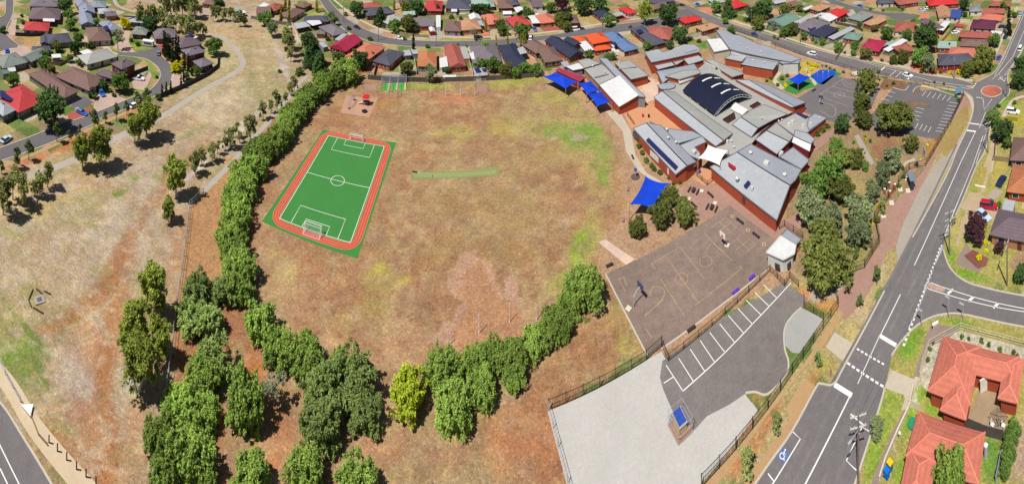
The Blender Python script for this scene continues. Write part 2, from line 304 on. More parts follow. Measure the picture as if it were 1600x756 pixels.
def trk(pts, w, c, amt):                    # worn wheel tracks and foot tracks in the dirt
    P_ = GS('P', pts); d = np.full(SH, 1e9); WX = GX + (fbm(GX, GY, 4, 77) - .5) * 1.6; WY = GY + (fbm(GX, GY, 4, 87) - .5) * 1.6
    for p, q in zip(P_[:-1], P_[1:]):
        vx, vy = q.x - p.x, q.y - p.y; t = np.clip(((WX - p.x) * vx + (WY - p.y) * vy) / (vx * vx + vy * vy), 0, 1); d = np.minimum(d, np.hypot(WX - p.x - t * vx, WY - p.y - t * vy))
    k = (np.clip(1.4 - d / w, 0, 1) * amt * (.45 + .8 * fbm(GX, GY, 3, 97)))[..., None]; k = np.clip(k, 0, 1); base[:] = base * (1 - k) + L3(c) * k
for dx in (0, 14):
    trk([(330 + dx, 215), (270 + dx, 262), (220 + dx, 330), (185 + dx, 385), (165 + dx, 430), (125 + dx, 478), (78 + dx, 520)], .9, (166, 116, 80), .8)
    trk([(196 + dx, 385), (176 + dx, 470), (160 + dx, 560), (150 + dx, 620), (165 + dx, 700), (150 + dx, 790)], .9, (170, 116, 78), .75)
trk([(300, 350), (262, 420), (225, 480), (170, 520)], 1.6, (176, 130, 96), .6); trk([(360, 120), (400, 100), (445, 85), (440, 30)], 1.5, (196, 166, 130), .5); trk([(20, 300), (120, 280), (200, 300), (250, 400)], 1.2, (172, 138, 104), .5)
trk([(985, 250), (965, 330), (950, 400), (880, 470), (760, 520), (620, 560), (480, 500), (420, 420), (415, 360)], 2.0, (182, 140, 108), .45); trk([(560, 190), (640, 215), (720, 260), (830, 300), (960, 350)], 1.0, (184, 146, 112), .4)
for Z_, c_, a_, n_ in ((OV, (178, 156, 116), .3, (3.2, 111, .55, 12)), (OV, (146, 110, 86), .35, (2.4, 121, .58, 12)), (OV, (196, 166, 140), .25, (1.7, 125, .6, 12)), (LP, (156, 134, 110), .4, (2.2, 131, .56, 12)), (LP, (206, 190, 168), .4, (1.8, 141, .56, 12)), (LP, (146, 144, 96), .3, (2.8, 151, .62, 12))):
    zone(Z_, c_, a_, n_, .6)
zone([(708, 440), (708, 415), (712, 403), (728, 401), (745, 398), (752, 410), (768, 424), (778, 446), (790, 458), (797, 442), (808, 437), (816, 446), (820, 462), (824, 484), (842, 506), (838, 526), (700, 548), (664, 534), (688, 508), (704, 484), (712, 466)], (186, 150, 126), .95, None, .8)
zone([(718, 424), (738, 412), (754, 428), (766, 448), (784, 468), (802, 470), (818, 484), (838, 512), (802, 540), (690, 545), (700, 506), (716, 470)], (182, 136, 104), .85, None, 1.0)
# school grounds, gardens and verges on the right
zone([(850, 112), (960, 95), (1060, 75), (1190, 60), (1400, 128), (1507, 150), (1420, 265), (1370, 345), (1376, 385), (1323, 425), (1245, 440), (1010, 560), (950, 430), (935, 375), (985, 330), (975, 250), (935, 180)], (182, 148, 120))
zone([(1236, 215), (1262, 190), (1330, 160), (1400, 240), (1425, 262), (1370, 345), (1376, 385), (1323, 425), (1240, 440), (1230, 330)], (158, 136, 104))
for b in [(1400, 220, 50, 24, (158, 124, 94), .8), (1380, 235, 26, 20, (150, 106, 84), .8), (1430, 235, 30, 20, (146, 134, 100), .7), (1340, 300, 30, 40, (176, 156, 106), .8), (1300, 250, 26, 20, (186, 160, 128), .6), (1350, 250, 20, 12, (176, 120, 84), .7), (1340, 395, 30, 34, (150, 146, 88), .8), (1400, 130, 34, 9, (176, 152, 104), .8), (1330, 360, 24, 40, (176, 164, 110), .7), (1460, 133, 40, 8, (170, 150, 90), .8), (1225, 105, 30, 16, (180, 164, 90), .8), (1255, 105, 26, 10, (196, 176, 70), .7), (1215, 125, 22, 16, (120, 150, 76), .9), (1095, 72, 26, 14, (150, 140, 80), .8), (1100, 70, 8, 8, (70, 140, 60), .9),
          (1015, 170, 34, 20, (222, 158, 112), .9), (1060, 205, 30, 16, (222, 150, 106), .9), (1010, 140, 30, 20, (232, 200, 176), .8)]:
    blob(*b)
zone([(1310, 480), (1380, 380), (1376, 345), (1450, 260), (1506, 150), (1525, 150), (1520, 200), (1426, 371), (1382, 455), (1322, 566), (1303, 600), (1280, 598), (1170, 760), (1090, 760)], (176, 160, 112))
for b in [(1470, 205, 16, 40, (184, 152, 92), .9, 25), (1462, 225, 12, 26, (176, 124, 78), .7, 25), (1365, 440, 14, 50, (188, 172, 130), .9, 25), (1350, 490, 26, 30, (198, 176, 140), .9), (1330, 520, 24, 24, (192, 176, 120), .8), (1285, 575, 22, 20, (172, 160, 92), .9), (1272, 590, 14, 18, (190, 136, 94), .8), (1160, 725, 26, 20, (190, 134, 92), 1, -50), (1205, 650, 12, 40, (190, 136, 94), 1, 30), (1180, 700, 16, 30, (190, 134, 92), 1, 30), (1225, 660, 12, 16, (206, 170, 130), .6), (1255, 462, 16, 16, (200, 138, 92), .9), (1290, 478, 24, 12, (196, 140, 84), .9), (1298, 480, 14, 14, (186, 150, 84), .6),
          (1095, 690, 120, 9, (196, 122, 82), .9, -47), (1185, 620, 14, 10, (190, 150, 96), .8)]:
    blob(*b)
zone([(1548, 195), (1560, 205), (1600, 150), (1680, 60), (1680, 300), (1600, 330), (1560, 470), (1480, 480), (1440, 503), (1393, 556), (1336, 760), (1680, 800), (1680, 480), (1484, 430), (1474, 395)], (170, 162, 96))
for b in [(1550, 235, 9, 30, (150, 166, 74), .8, 25), (1542, 205, 30, 60, (180, 164, 110), .5), (1537, 270, 14, 26, (176, 160, 84), .8, 20), (1560, 270, 14, 30, (186, 166, 92), .8), (1522, 297, 6, 7, (132, 166, 54), .95), (1500, 350, 16, 30, (186, 170, 112), .8), (1487, 400, 12, 26, (128, 160, 60), .9), (1530, 435, 60, 9, (124, 160, 58), .9, 12), (1500, 425, 26, 9, (120, 160, 52), .9), (1560, 395, 26, 14, (160, 160, 88), .8), (1540, 405, 14, 12, (156, 158, 84), .8), (1580, 445, 40, 10, (166, 160, 84), .8, 10),
          (1420, 545, 24, 44, (118, 158, 56), .95, 25), (1432, 520, 20, 14, (130, 160, 60), .9), (1500, 505, 50, 8, (116, 158, 56), .9, 8), (1560, 520, 60, 10, (166, 160, 90), .9, 12), (1385, 640, 22, 70, (150, 166, 78), .95, 25), (1365, 720, 26, 60, (140, 166, 66), .95, 20), (1395, 600, 10, 10, (130, 160, 50), .9), (1420, 660, 12, 60, (120, 162, 48), .95, 22), (1440, 610, 14, 40, (134, 168, 50), .9, 15), (1455, 640, 20, 20, (120, 166, 44), .95), (1410, 735, 22, 40, (134, 164, 60), .95), (1550, 720, 30, 50, (100, 140, 60), .9), (1505, 548, 50, 10, (206, 196, 176), .85, 18), (1440, 585, 8, 40, (206, 204, 190), .85, 18), (1430, 625, 8, 16, (210, 208, 196), .8), (1600, 700, 30, 60, (188, 160, 140), .9, 20),
          (1580, 165, 20, 20, (150, 160, 70), .8), (1580, 130, 9, 18, (182, 172, 92), .8), (1590, 185, 20, 16, (180, 170, 60), .7), (1567, 160, 12, 8, (122, 164, 56), .9), (1450, 122, 90, 5, (160, 160, 84), .85, 9), (1300, 92, 60, 5, (170, 160, 96), .8, 14), (1530, 122, 20, 8, (190, 160, 120), .8), (860, 22, 0.1, 0.1, (0, 0, 0), 0), (912, 25, 46, 16, (178, 164, 104), 1), (930, 30, 34, 10, (184, 160, 104), .8), (490, 30, 5, 30, (160, 170, 90), .8, -30), (540, 45, 30, 5, (160, 168, 84), .8, 38), (650, 48, 70, 6, (176, 164, 100), .8, 4),
          (715, 62, 60, 2, (160, 166, 84), .8), (820, 55, 40, 3, (150, 160, 84), .8), (53, 62, 22, 8, (180, 150, 92), .95, 5), (28, 15, 8, 12, (150, 146, 80), .8), (0, 20, 8, 6, (150, 150, 70), .9), (187, 74, 12, 5, (176, 162, 90), .9), (212, 73, 12, 6, (140, 160, 60), .9), (238, 108, 8, 26, (130, 154, 70), .9, -20), (222, 138, 16, 5, (140, 160, 80), .9, -30), (90, 47, 9, 6, (150, 150, 70), .9), (285, 160, 60, 7, (160, 162, 90), .8, -35), (355, 80, 30, 30, (190, 176, 140), .8), (1480, 50, 20, 5, (150, 160, 70), .8), (1515, 25, 12, 4, (110, 150, 50), .9), (1475, 60, 14, 4, (170, 160, 50), .9)]:
    blob(*b)
m_ = mat('ground_soil', (0, 0, 0), attr='soil', var=0.12, scale=1.3, rough=1.0, spec=0.05, bump=0.4, fine=0.22, tuft=1.0)
nv = SH[0] * SH[1]; me = bpy.data.meshes.new('ground'); me.vertices.add(nv)
co = np.stack([GX, GY, np.zeros(SH)], -1).reshape(-1); me.vertices.foreach_set('co', co)
ii = np.arange(nv).reshape(SH); q = np.stack([ii[:-1, :-1], ii[:-1, 1:], ii[1:, 1:], ii[1:, :-1]], -1).reshape(-1)
nf = len(q) // 4; me.loops.add(len(q)); me.loops.foreach_set('vertex_index', q); me.polygons.add(nf)
me.polygons.foreach_set('loop_start', np.arange(nf) * 4); me.update(calc_edges=True)
ca = me.color_attributes.new('soil', 'FLOAT_COLOR', 'POINT')
ca.data.foreach_set('color', np.concatenate([base, np.ones(SH + (1,))], -1).reshape(-1).astype(np.float32))
me.materials.append(m_); go = bpy.data.objects.new('ground', me); col.objects.link(go); tag(go, kind='structure')
fm = MB()
for (x0, y0, x1, y1) in ((-2500, 344.3, 2500, 3000), (-2500, -800, 2500, -30), (-2500, -30, -270, 344.3), (284.6, -30, 2500, 344.3)):
    fm.flat([(x0, y0), (x1, y0), (x1, y1), (x0, y1)], -0.02)
tag(fm.build('far_ground', mat('far_soil', (150, 140, 100), gain=K, scale=.05, var=.3, rough=1)), kind='structure')
# ------------------------------------------------------------------ sheets: paving, roads, paint
def sheet(name, c, pts, m, z, kind='structure'):
    b = MB(); b.flat(GS(c, pts), z); return tag(b.build(name, m), kind=kind)
def smooth(pts, n=6):
    P = [Vector(p) for p in pts]; out = []
    for i in range(len(P) - 1):
        a, b, c_, d = P[max(i - 1, 0)], P[i], P[i + 1], P[min(i + 2, len(P) - 1)]
        for k in range(n):
            t = k / n; out.append(.5 * ((2 * b) + (c_ - a) * t + (2 * a - 5 * b + 4 * c_ - d) * t * t + (3 * b - a - 3 * c_ + d) * t ** 3))
    out.append(P[-1]); return out
def ribbon(b, pts, w, z, th=0.0, mi=0):
    pts = [Vector((p[0], p[1], 0)) for p in pts]; L_ = []; n = len(pts)
    for i, p in enumerate(pts):
        d = (pts[min(i + 1, n - 1)] - pts[max(i - 1, 0)]); d.normalize(); s = Vector((-d.y, d.x, 0)) * w / 2; L_.append((p + s, p - s))
    if th:
        vs = []
        for a, c in L_: vs += [(a.x, a.y, 0), (a.x, a.y, z), (c.x, c.y, z), (c.x, c.y, 0)]
        fs = [(4 * i + k, 4 * i + 4 + k, 4 * i + 5 + k, 4 * i + 1 + k) for i in range(n - 1) for k in range(3)] + [(3, 2, 1, 0), (4 * n - 4, 4 * n - 3, 4 * n - 2, 4 * n - 1)]
        b.add(vs, [f[::-1] for f in fs], mi)
    else:
        vs = []
        for a, c in L_: vs += [(a.x, a.y, z), (c.x, c.y, z)]
        b.add(vs, [(2 * i, 2 * i + 1, 2 * i + 3, 2 * i + 2) for i in range(n - 1)], mi)
ASPH = mat('asphalt', (132, 126, 127), gain=.65, var=0.10, scale=.7, rough=.95, spec=.2, fine=.06, tuft=.18)
ASPH2 = mat('asphalt_dark', (124, 119, 121), gain=.63, var=0.08, scale=.8, rough=.95, spec=.2, fine=.06)
COURT = mat('court_asphalt', (150, 130, 120), gain=.68, tuft=.35, var=0.16, scale=.5, rough=.95, spec=.2, fine=.05)
CONC = mat('concrete', (214, 200, 178), gain=.66, var=0.07, scale=1.2, rough=.9, fine=.05)
CONCG = mat('concrete_grey', (186, 176, 162), gain=.66, var=0.08, scale=1.0, rough=.9, fine=.05)
GRAV = mat('white_gravel', (214, 210, 204), gain=.64, tuft=.12, var=0.05, scale=1.6, rough=1, fine=.09)
PAVE = mat('brick_paving', (188, 148, 132), gain=.64, var=0.10, scale=.9, rough=.9, fine=.07)
PAVEO = mat('orange_paving', (226, 166, 122), gain=.66, var=0.06, scale=1.2, rough=.9)
SANDP = mat('sand_path', (206, 166, 120), gain=.64, var=0.08, scale=1.2, rough=1, fine=.05)
PAINT = mat('road_paint', (246, 244, 240), gain=.8, var=0.04, scale=2, rough=.7)
YPAINT = mat('court_paint', (222, 186, 124), gain=.7, var=0.08, scale=2, rough=.7)
KERB = mat('kerb_concrete', (212, 202, 184), gain=.7, var=0.05, scale=2, rough=.9)
TURF = mat('synthetic_turf', (72, 146, 70), gain=.66, tuft=.14, var=0.04, scale=1.5, rough=.9, fine=.05)
TRACK = mat('running_track', (214, 92, 66), gain=.68, var=0.04, scale=1.5, rough=.9)
BLUEM = mat('blue_soft_fall', (24, 84, 206), gain=.7, var=.04, rough=.8)
RPAVE = mat('red_driveway', (184, 100, 84), gain=.64, var=.1, rough=.9)
roads = [
 ('main_road', 'P', [(1150, 800), (1200, 727), (1237.7, 674), (1275, 606), (1283, 601), (1303, 601), (1322, 567), (1382, 455), (1426, 371), (1479, 275), (1494, 238), (1515, 192), (1521, 168), (1519, 151), (1512, 140), (1524, 128), (1551, 116), (1563, 99), (1572, 80), (1599.7, 16), (1612, -20), (1660, -20), (1625, 16), (1596, 80), (1586, 96), (1577, 112), (1574, 122), (1577, 132), (1577.8, 140), (1574.6, 150), (1567, 156), (1552, 175), (1541.7, 228), (1524, 263), (1504, 313), (1476, 376), (1474, 390), (1484, 418), (1509, 440), (1552, 453), (1620, 466), (1680, 480), (1680, 530), (1600, 511), (1514, 493), (1475, 491), (1441, 503), (1413, 528), (1393, 556), (1391, 566), (1376, 631), (1336, 756), (1320, 800)], ASPH, .020),
 ('side_street', 'P', [(1524, 131), (1494, 123), (1450, 118), (1418, 110.5), (1348, 95.5), (1275, 78), (1200, 54), (1152, 40), (1101, 20), (1059, 2.5), (1000, -22), (960, -22), (1030, -3), (1085, 19), (1111, 37), (1200, 66), (1250, 86), (1325, 107), (1413, 124), (1496, 137), (1519, 152), (1530, 145)], ASPH, .024),
 ('cross_street', 'P', [(480, -22), (503, -22), (514, 0), (541, 28), (576, 48), (614, 60), (651, 63), (720, 64), (800, 60), (870, 53), (941, 41), (1013, 31), (1050, 18), (1075, 14), (1098, 28), (1085, 30), (1020, 43), (951, 52), (875, 59), (800, 69), (720, 73), (651, 73), (609, 69), (576, 64), (541, 48), (513, 20), (499, 0)], ASPH2, .028),
 ('residential_street', 'P', [(-40, 245), (0, 231.5), (70, 205), (103, 190), (120.6, 187), (196, 157), (221, 146), (239, 138), (251, 120.6), (247.5, 105.5), (231, 93), (213.6, 89), (186, 86.7), (176, 83), (186, 81), (208.5, 81.7), (238.7, 76.6), (244, 72), (252, 75), (251, 86.7), (266, 100.5), (271, 113), (267.6, 130.7), (251, 144.5), (218.6, 161), (151, 187), (143, 195), (0, 251.6), (-40, 266)], ASPH2, .020),
 ('residential_court', 'P', [(9, -20), (8, 19), (0, 27), (-30, 35), (-30, 90), (0, 81), (25, 76.6), (29, 70), (15, 59), (10, 50), (12.5, 38), (20.7, 19), (21, -20)], ASPH2, .022),
 ('cul_de_sac', 'P', [(1290, -6), (1330, 8), (1370, 17), (1391, 20), (1415, 20), (1430, 24), (1428, 29), (1410, 32), (1393, 29), (1388, 25), (1340, 16), (1300, 6), (1275, -8)], ASPH2, .021),
 ('bottom_left_road', 'P', [(-60, 560), (0, 629), (30, 674), (80, 756), (110, 820), (-80, 820)], ASPH, .021),
 ('car_park', 'P', [(1035, 564), (1133, 494), (1226, 440), (1262, 466), (1256, 478), (1238, 494), (1226, 514), (1226, 544), (1232, 566), (1228, 586), (1200, 616), (1180, 614), (1165, 615), (1140, 632), (1105, 650), (1085, 672), (1070, 680), (1050, 640), (1036, 608), (1031, 590)], mat('car_park_asphalt', (140, 132, 129), gain=.65, tuft=.3, var=.12, scale=.45, fine=.06), .024),
 ('gravel_yard', 'P', [(857, 642), (1010, 563), (1034, 549), (1042, 566), (1031, 590), (1050, 600), (1110, 600), (1165, 600), (1165, 617), (1184, 641), (1150, 690), (1096, 756), (1070, 800), (900, 800)], GRAV, .020),
 ('gravel_bay', 'P', [(1252, 481), (1287, 498), (1250, 552), (1238, 551), (1227, 540), (1226, 514), (1238, 494)], mat('grey_gravel', (186, 184, 180), gain=.66, var=.05, scale=1.6, fine=.1), .028),
 ('sports_court', 'P', [(946, 428), (1140, 321), (1218, 379), (1198, 421), (1130, 474), (1034, 543), (1012, 556)], COURT, .020),
 ('brick_terrace', 'P', [(1060, 300), (1084, 285), (1128, 292), (1215, 350), (1250, 330), (1258, 345), (1222, 392), (1216, 382), (1140, 321), (1080, 353), (1090, 330)], PAVE, .016),
 ('upper_car_park', 'P', [(1356, 186), (1395, 138), (1412, 140), (1418, 128), (1440, 131), (1436, 142), (1462, 140), (1500, 152), (1500, 163), (1478, 200), (1465, 218), (1420, 210), (1370, 205)], ASPH2, .022),
 ('basketball_court', 'P', [(1228, 165), (1300, 118), (1352, 126), (1375, 138), (1362, 168), (1325, 190), (1300, 190)], mat('upper_court', (130, 124, 124), gain=.62, var=.1, scale=.6), .018),
 ('turf_surround', 'P', [(504.5, 202.7), (619, 222.5), (558.5, 404), (409, 346)], TURF, .016),
 ('cricket_pitch', 'P', [(641, 268), (643, 281), (665, 280), (780, 273), (782, 262), (770, 262)], mat('pitch_grass', (158, 162, 100), gain=.64, var=.12, scale=.8), .012),
 ('cricket_turf', 'P', [(646, 269), (647, 277), (668, 277), (776, 271), (776, 266)], mat('pitch_turf', (160, 174, 112), gain=.66, var=.08, scale=1), .016),
 ('play_mat', 'P', [(541, 149), (590, 154), (577, 183), (532, 176)], mat('bark', (206, 162, 136), gain=.66, var=.06), .016),
 ('verge_paving', 'P', [(1310, 455), (1378, 380), (1372, 345), (1447, 262), (1505, 150), (1514, 150), (1516, 168), (1478, 205), (1455, 262), (1423, 325), (1410, 350), (1408, 380), (1385, 392), (1371, 432), (1350, 470), (1320, 500), (1308, 490)], PAVE, .012),
 ('verge_grass', 'P', [(1512, 160), (1514, 185), (1494, 226), (1478, 246), (1473, 240), (1466, 228), (1484, 192)], mat('dry_verge', (182, 156, 96), gain=.62, var=.16, scale=.7, rough=1), .018),
 ('bus_lay_by', 'P', [(1502, 212), (1515, 195), (1426, 371), (1404, 420), (1400, 385), (1411, 350), (1440, 290), (1462, 256)], CONCG, .016),
 ('footpath', 'P', [(1311, 484), (1318, 489), (1290, 535), (1248, 585), (1200, 648), (1122, 756), (1096, 790), (1085, 775), (1120, 736), (1190, 650), (1250, 578)], SANDP, .014),
 ('kerbside_paving', 'P', [(1260, 592), (1275, 606), (1237, 674), (1200, 727), (1160, 785), (1140, 785), (1210, 688), (1236, 655), (1228, 640), (1250, 600)], SANDP, .016),
 ('crossing_ramp', 'P', [(1304, 519), (1335, 538), (1322, 568), (1290, 542)], CONC, .02),
 ('crossing_ramp', 'P', [(1391, 577), (1427, 592), (1431, 588), (1436, 590), (1417, 640), (1408, 640), (1414, 624), (1412, 617), (1382, 606)], CONC, .018),
 ('pebble_garden', 'P', [(1452, 542), (1475, 529), (1501, 516), (1560, 532), (1600, 543), (1600, 566), (1576, 562), (1480, 530), (1462, 580), (1450, 612), (1438, 600), (1442, 572)], mat('pebbles', (212, 202, 182), gain=.6, tuft=1.0, fine=.2, var=.2), .012),
 ('footpath', 'P', [(1412, 640), (1417, 640), (1392, 700), (1374, 756), (1362, 790), (1350, 790), (1366, 740), (1393, 678)], mat('brown_path', (168, 148, 136), gain=.62, var=.08), .014),
 ('footpath', 'P', [(1427, 592), (1436, 590), (1450, 545), (1462, 520), (1455, 515), (1436, 560)], mat('brown_path', (168, 148, 136)), .015),
 ('driveway', 'P', [(1456, 503), (1470, 507), (1500, 512), (1483, 528), (1456, 540), (1447, 545), (1445, 530)], mat('brown_path', (168, 148, 136)), .016),
 ('kerbside_paving', 'P', [(1493, 412), (1500, 396), (1510, 378), (1530, 410), (1535, 422), (1526, 425)], mat('brown_path', (168, 148, 136)), .016),
 ('driveway', 'P', [(1515, 300), (1534, 303), (1560, 330), (1556, 345), (1530, 348), (1512, 330), (1500, 325)], mat('pale_drive', (206, 182, 148), gain=.64), .016),
 ('driveway', 'P', [(1553, 295), (1566, 298), (1560, 308), (1545, 315), (1536, 313)], CONCG, .019),
 ('footpath', 'P', [(1546, 256), (1551, 256), (1537, 300), (1530, 305), (1520, 330), (1504, 365), (1497, 385), (1492, 385), (1502, 350), (1520, 303), (1532, 300)], mat('pale_drive', (206, 182, 148)), .014),
 ('footpath', 'P', [(1553, 200), (1560, 215), (1556, 245), (1546, 262), (1536, 262), (1546, 235)], mat('pale_drive', (206, 182, 148)), .015),
 ('driveway', 'P', [(1522, 582), (1553, 588), (1560, 610), (1560, 640), (1575, 650), (1570, 680), (1545, 682), (1512, 668), (1513, 650), (1528, 610)], mat('courtyard_brick', (186, 160, 128), gain=.6, var=.1), .016),
 ('garden_path', 'P', [(1335, 212), (1342, 210), (1366, 254), (1362, 258), (1356, 254)], CONCG, .016),
 ('garden_path', 'P', [(1406, 265), (1415, 252), (1429, 247), (1430, 250), (1416, 256), (1409, 268)], CONC, .016),
 ('school_path', 'P', [(968, 175), (978, 190), (986, 205), (992, 240), (1010, 270), (1045, 290), (1060, 300), (1070, 310), (1050, 300), (1020, 285), (996, 265), (978, 236), (973, 205), (945, 172)], CONC, .018),
 ('school_path', 'P', [(884, 140), (900, 128), (920, 140), (950, 165), (975, 190), (970, 200), (945, 172)], SANDP, .015),
 ('courtyard', 'P', [(975, 178), (1012, 158), (1030, 170), (1050, 190), (1072, 205), (1050, 215), (1000, 200), (985, 200)], PAVEO, .016),
 ('courtyard', 'P', [(1004, 135), (1030, 128), (1042, 140), (1025, 155), (1010, 160)], mat('pink_paving', (236, 206, 184), gain=.66), .017),
 ('courtyard', 'P', [(1092, 258), (1120, 270), (1118, 285), (1100, 290), (1086, 280)], PAVEO, .02),
 ('ramp_path', 'P', [(946, 374), (958, 382), (992, 405), (978, 414), (935, 378)], mat('pink_paving', (236, 206, 184)), .016),
 ('play_turf', 'P', [(1226, 128), (1262, 118), (1300, 106), (1315, 116), (1290, 132), (1258, 140), (1244, 148), (1226, 142)], TURF, .012),
 ('play_pad', 'P', [(1266, 119), (1281, 109), (1302, 110), (1307, 116), (1287, 132), (1280, 131)], BLUEM, .018),
 ('concrete_path', 'P', [(1256, 104), (1260, 106), (1277, 131), (1273, 134), (1262, 118)], CONC, .018),
 ('concrete_path', 'P', [(1215, 108), (1223, 112), (1213, 124), (1226, 138), (1220, 140), (1207, 128)], CONC, .018),
 ('garden_path', 'P', [(1250, 228), (1268, 222), (1304, 200), (1300, 215), (1270, 240), (1262, 245)], PAVE, .018),
 ('garden_bed', 'P', [(1395, 139), (1412, 141), (1420, 134), (1412, 127), (1382, 122), (1374, 136), (1380, 140)], mat('bed_soil', (150, 112, 84), gain=.6, var=.2, tuft=.8), .02),
 ('garden_bed', 'P', [(1506, 400), (1520, 390), (1545, 404), (1540, 416), (1528, 420)], mat('bed_brown', (150, 92, 80), gain=.6, var=.2), .02),
 ('driveway', 'v', [(845, 650), (1120, 570), (1165, 640), (905, 745), (850, 745)], RPAVE, .014), ('driveway', 'v', [(870, 560), (1030, 430), (1090, 470), (1170, 520), (1040, 560), (900, 590)], mat('dark_drive', (120, 112, 124), gain=.62), .015),
 ('driveway', 'v', [(1160, 560), (1210, 450), (1400, 420), (1592, 480), (1592, 530), (1180, 650)], mat('pinkish_drive', (214, 184, 168), gain=.62), .016),
 ('driveway', 'A0', [(630, 280), (670, 285), (700, 320), (740, 335), (710, 345), (660, 315)], CONC, .024), ('driveway', 'A0', [(780, 180), (810, 190), (800, 260), (840, 325), (760, 325), (700, 290), (760, 250)], mat('pinkish_drive', (214, 184, 168)), .024),
 ('driveway', 'A0', [(1070, 460), (1160, 480), (1140, 530), (1070, 540), (1055, 520)], mat('pinkish_drive', (214, 184, 168)), .024), ('driveway', 'A0', [(960, 290), (1010, 270), (1080, 390), (1060, 420), (1010, 360)], RPAVE, .018),
 ('driveway', 'A0', [(820, 500), (900, 500), (930, 440), (945, 470), (900, 560), (830, 550)], mat('pinkish_drive', (214, 184, 168)), .024), ('driveway', 'A0', [(60, 300), (170, 290), (200, 320), (140, 350), (0, 340), (0, 320)], mat('pinkish_drive', (214, 184, 168)), .024),
 ('driveway', 'A0', [(75, 120), (105, 120), (95, 215), (55, 220), (48, 190)], mat('pinkish_drive', (214, 184, 168)), .018), ('driveway', 'y', [(650, 350), (740, 350), (720, 480), (580, 520), (570, 460)], CONCG, .018),
 ('driveway', 'y', [(740, 430), (940, 430), (970, 460), (740, 470)], mat('pinkish_drive', (214, 184, 168)), .018), ('driveway', 'y', [(1220, 380), (1300, 380), (1300, 450), (1230, 440)], mat('salmon_drive', (236, 140, 110), gain=.62), .018),
 ('driveway', 'y', [(1310, 360), (1592, 380), (1592, 440), (1330, 490)], mat('pale_drive', (206, 182, 148)), .018), ('driveway', 'z', [(390, 340), (600, 330), (640, 370), (400, 390)], RPAVE, .018),
 ('driveway', 'z', [(1330, 220), (1390, 180), (1480, 240), (1340, 270)], RPAVE, .018), ('driveway', 'ab', [(940, 580), (1010, 560), (1040, 640), (950, 660)], mat('pale_drive', (206, 182, 148)), .018), ('driveway', 'ab', [(680, 580), (1000, 450), (960, 500), (800, 590), (740, 620)], CONCG, .018),
 ('driveway', 'aa', [(700, 90), (860, 90), (940, 160), (900, 170), (740, 110)], mat('salmon_drive', (236, 140, 110)), .018), ('driveway', 'ac', [(300, 180), (410, 170), (400, 220), (300, 230)], mat('salmon_drive', (236, 140, 110)), .018), ('driveway', 'A3', [(900, 400), (1060, 430), (1050, 470), (880, 430)], mat('salmon_drive', (236, 140, 110)), .018),
]
for nm, c, pts, m, z in roads: sheet(nm, c, pts, m, z)
# footpaths as ribbons
def path(name, c, pts, w, m, z, sm=True):
    b = MB(); P = GS(c, pts); ribbon(b, smooth(P) if sm else P, w, z); return tag(b.build(name, m), kind='structure')
path('creek_path', 'P', [(-30, 292), (43, 275), (115, 250), (193, 210), (246, 186), (314, 143), (359, 118), (377, 105), (379, 93), (364, 73), (344, 58), (324, 51.5), (300, 45), (250, 30), (216, 20), (186, 10), (178, -3), (176, -20)], 2.5, mat('grey_path', (196, 184, 172), gain=.64, var=.06), .014)
path('roadside_path', 'P', [(-30, 555), (10, 596), (55, 668), (128, 756), (170, 800)], 2.6, mat('pale_path', (226, 204, 170), gain=.66, var=.06, fine=.05), .014)
path('track', 'P', [(318, 300), (332, 285), (355, 262), (385, 228), (440, 166), (466, 132), (480, 118)], 1.6, mat('grey_path', (196, 184, 172)), .012)
path('footpath', 'P', [(0, 261), (70, 233), (143, 200), (205, 172)], 1.2, SANDP, .012)
path('footpath', 'P', [(1520, 126), (1480, 121), (1420, 107), (1350, 91), (1290, 78), (1200, 49), (1150, 34), (1104, 15)], 1.8, CONC, .016)
path('footpath', 'P', [(508, -12), (526, 3), (552, 24), (590, 44), (630, 53), (700, 58), (800, 56), (870, 48), (940, 37), (1010, 27)], 1.5, CONC, .016)
path('footpath', 'P', [(1546, 268), (1560, 205), (1580, 160), (1600, 150)], 1.5, CONC, .013)
path('footpath', 'P', [(1536, 112), (1548, 98), (1566, 60), (1590, 10)], 1.5, CONC, .013)
path('footpath', 'P', [(1518, 190), (1522, 170), (1514, 150), (1500, 142), (1440, 134)], 1.5, CONC, .013)
kb = MB()
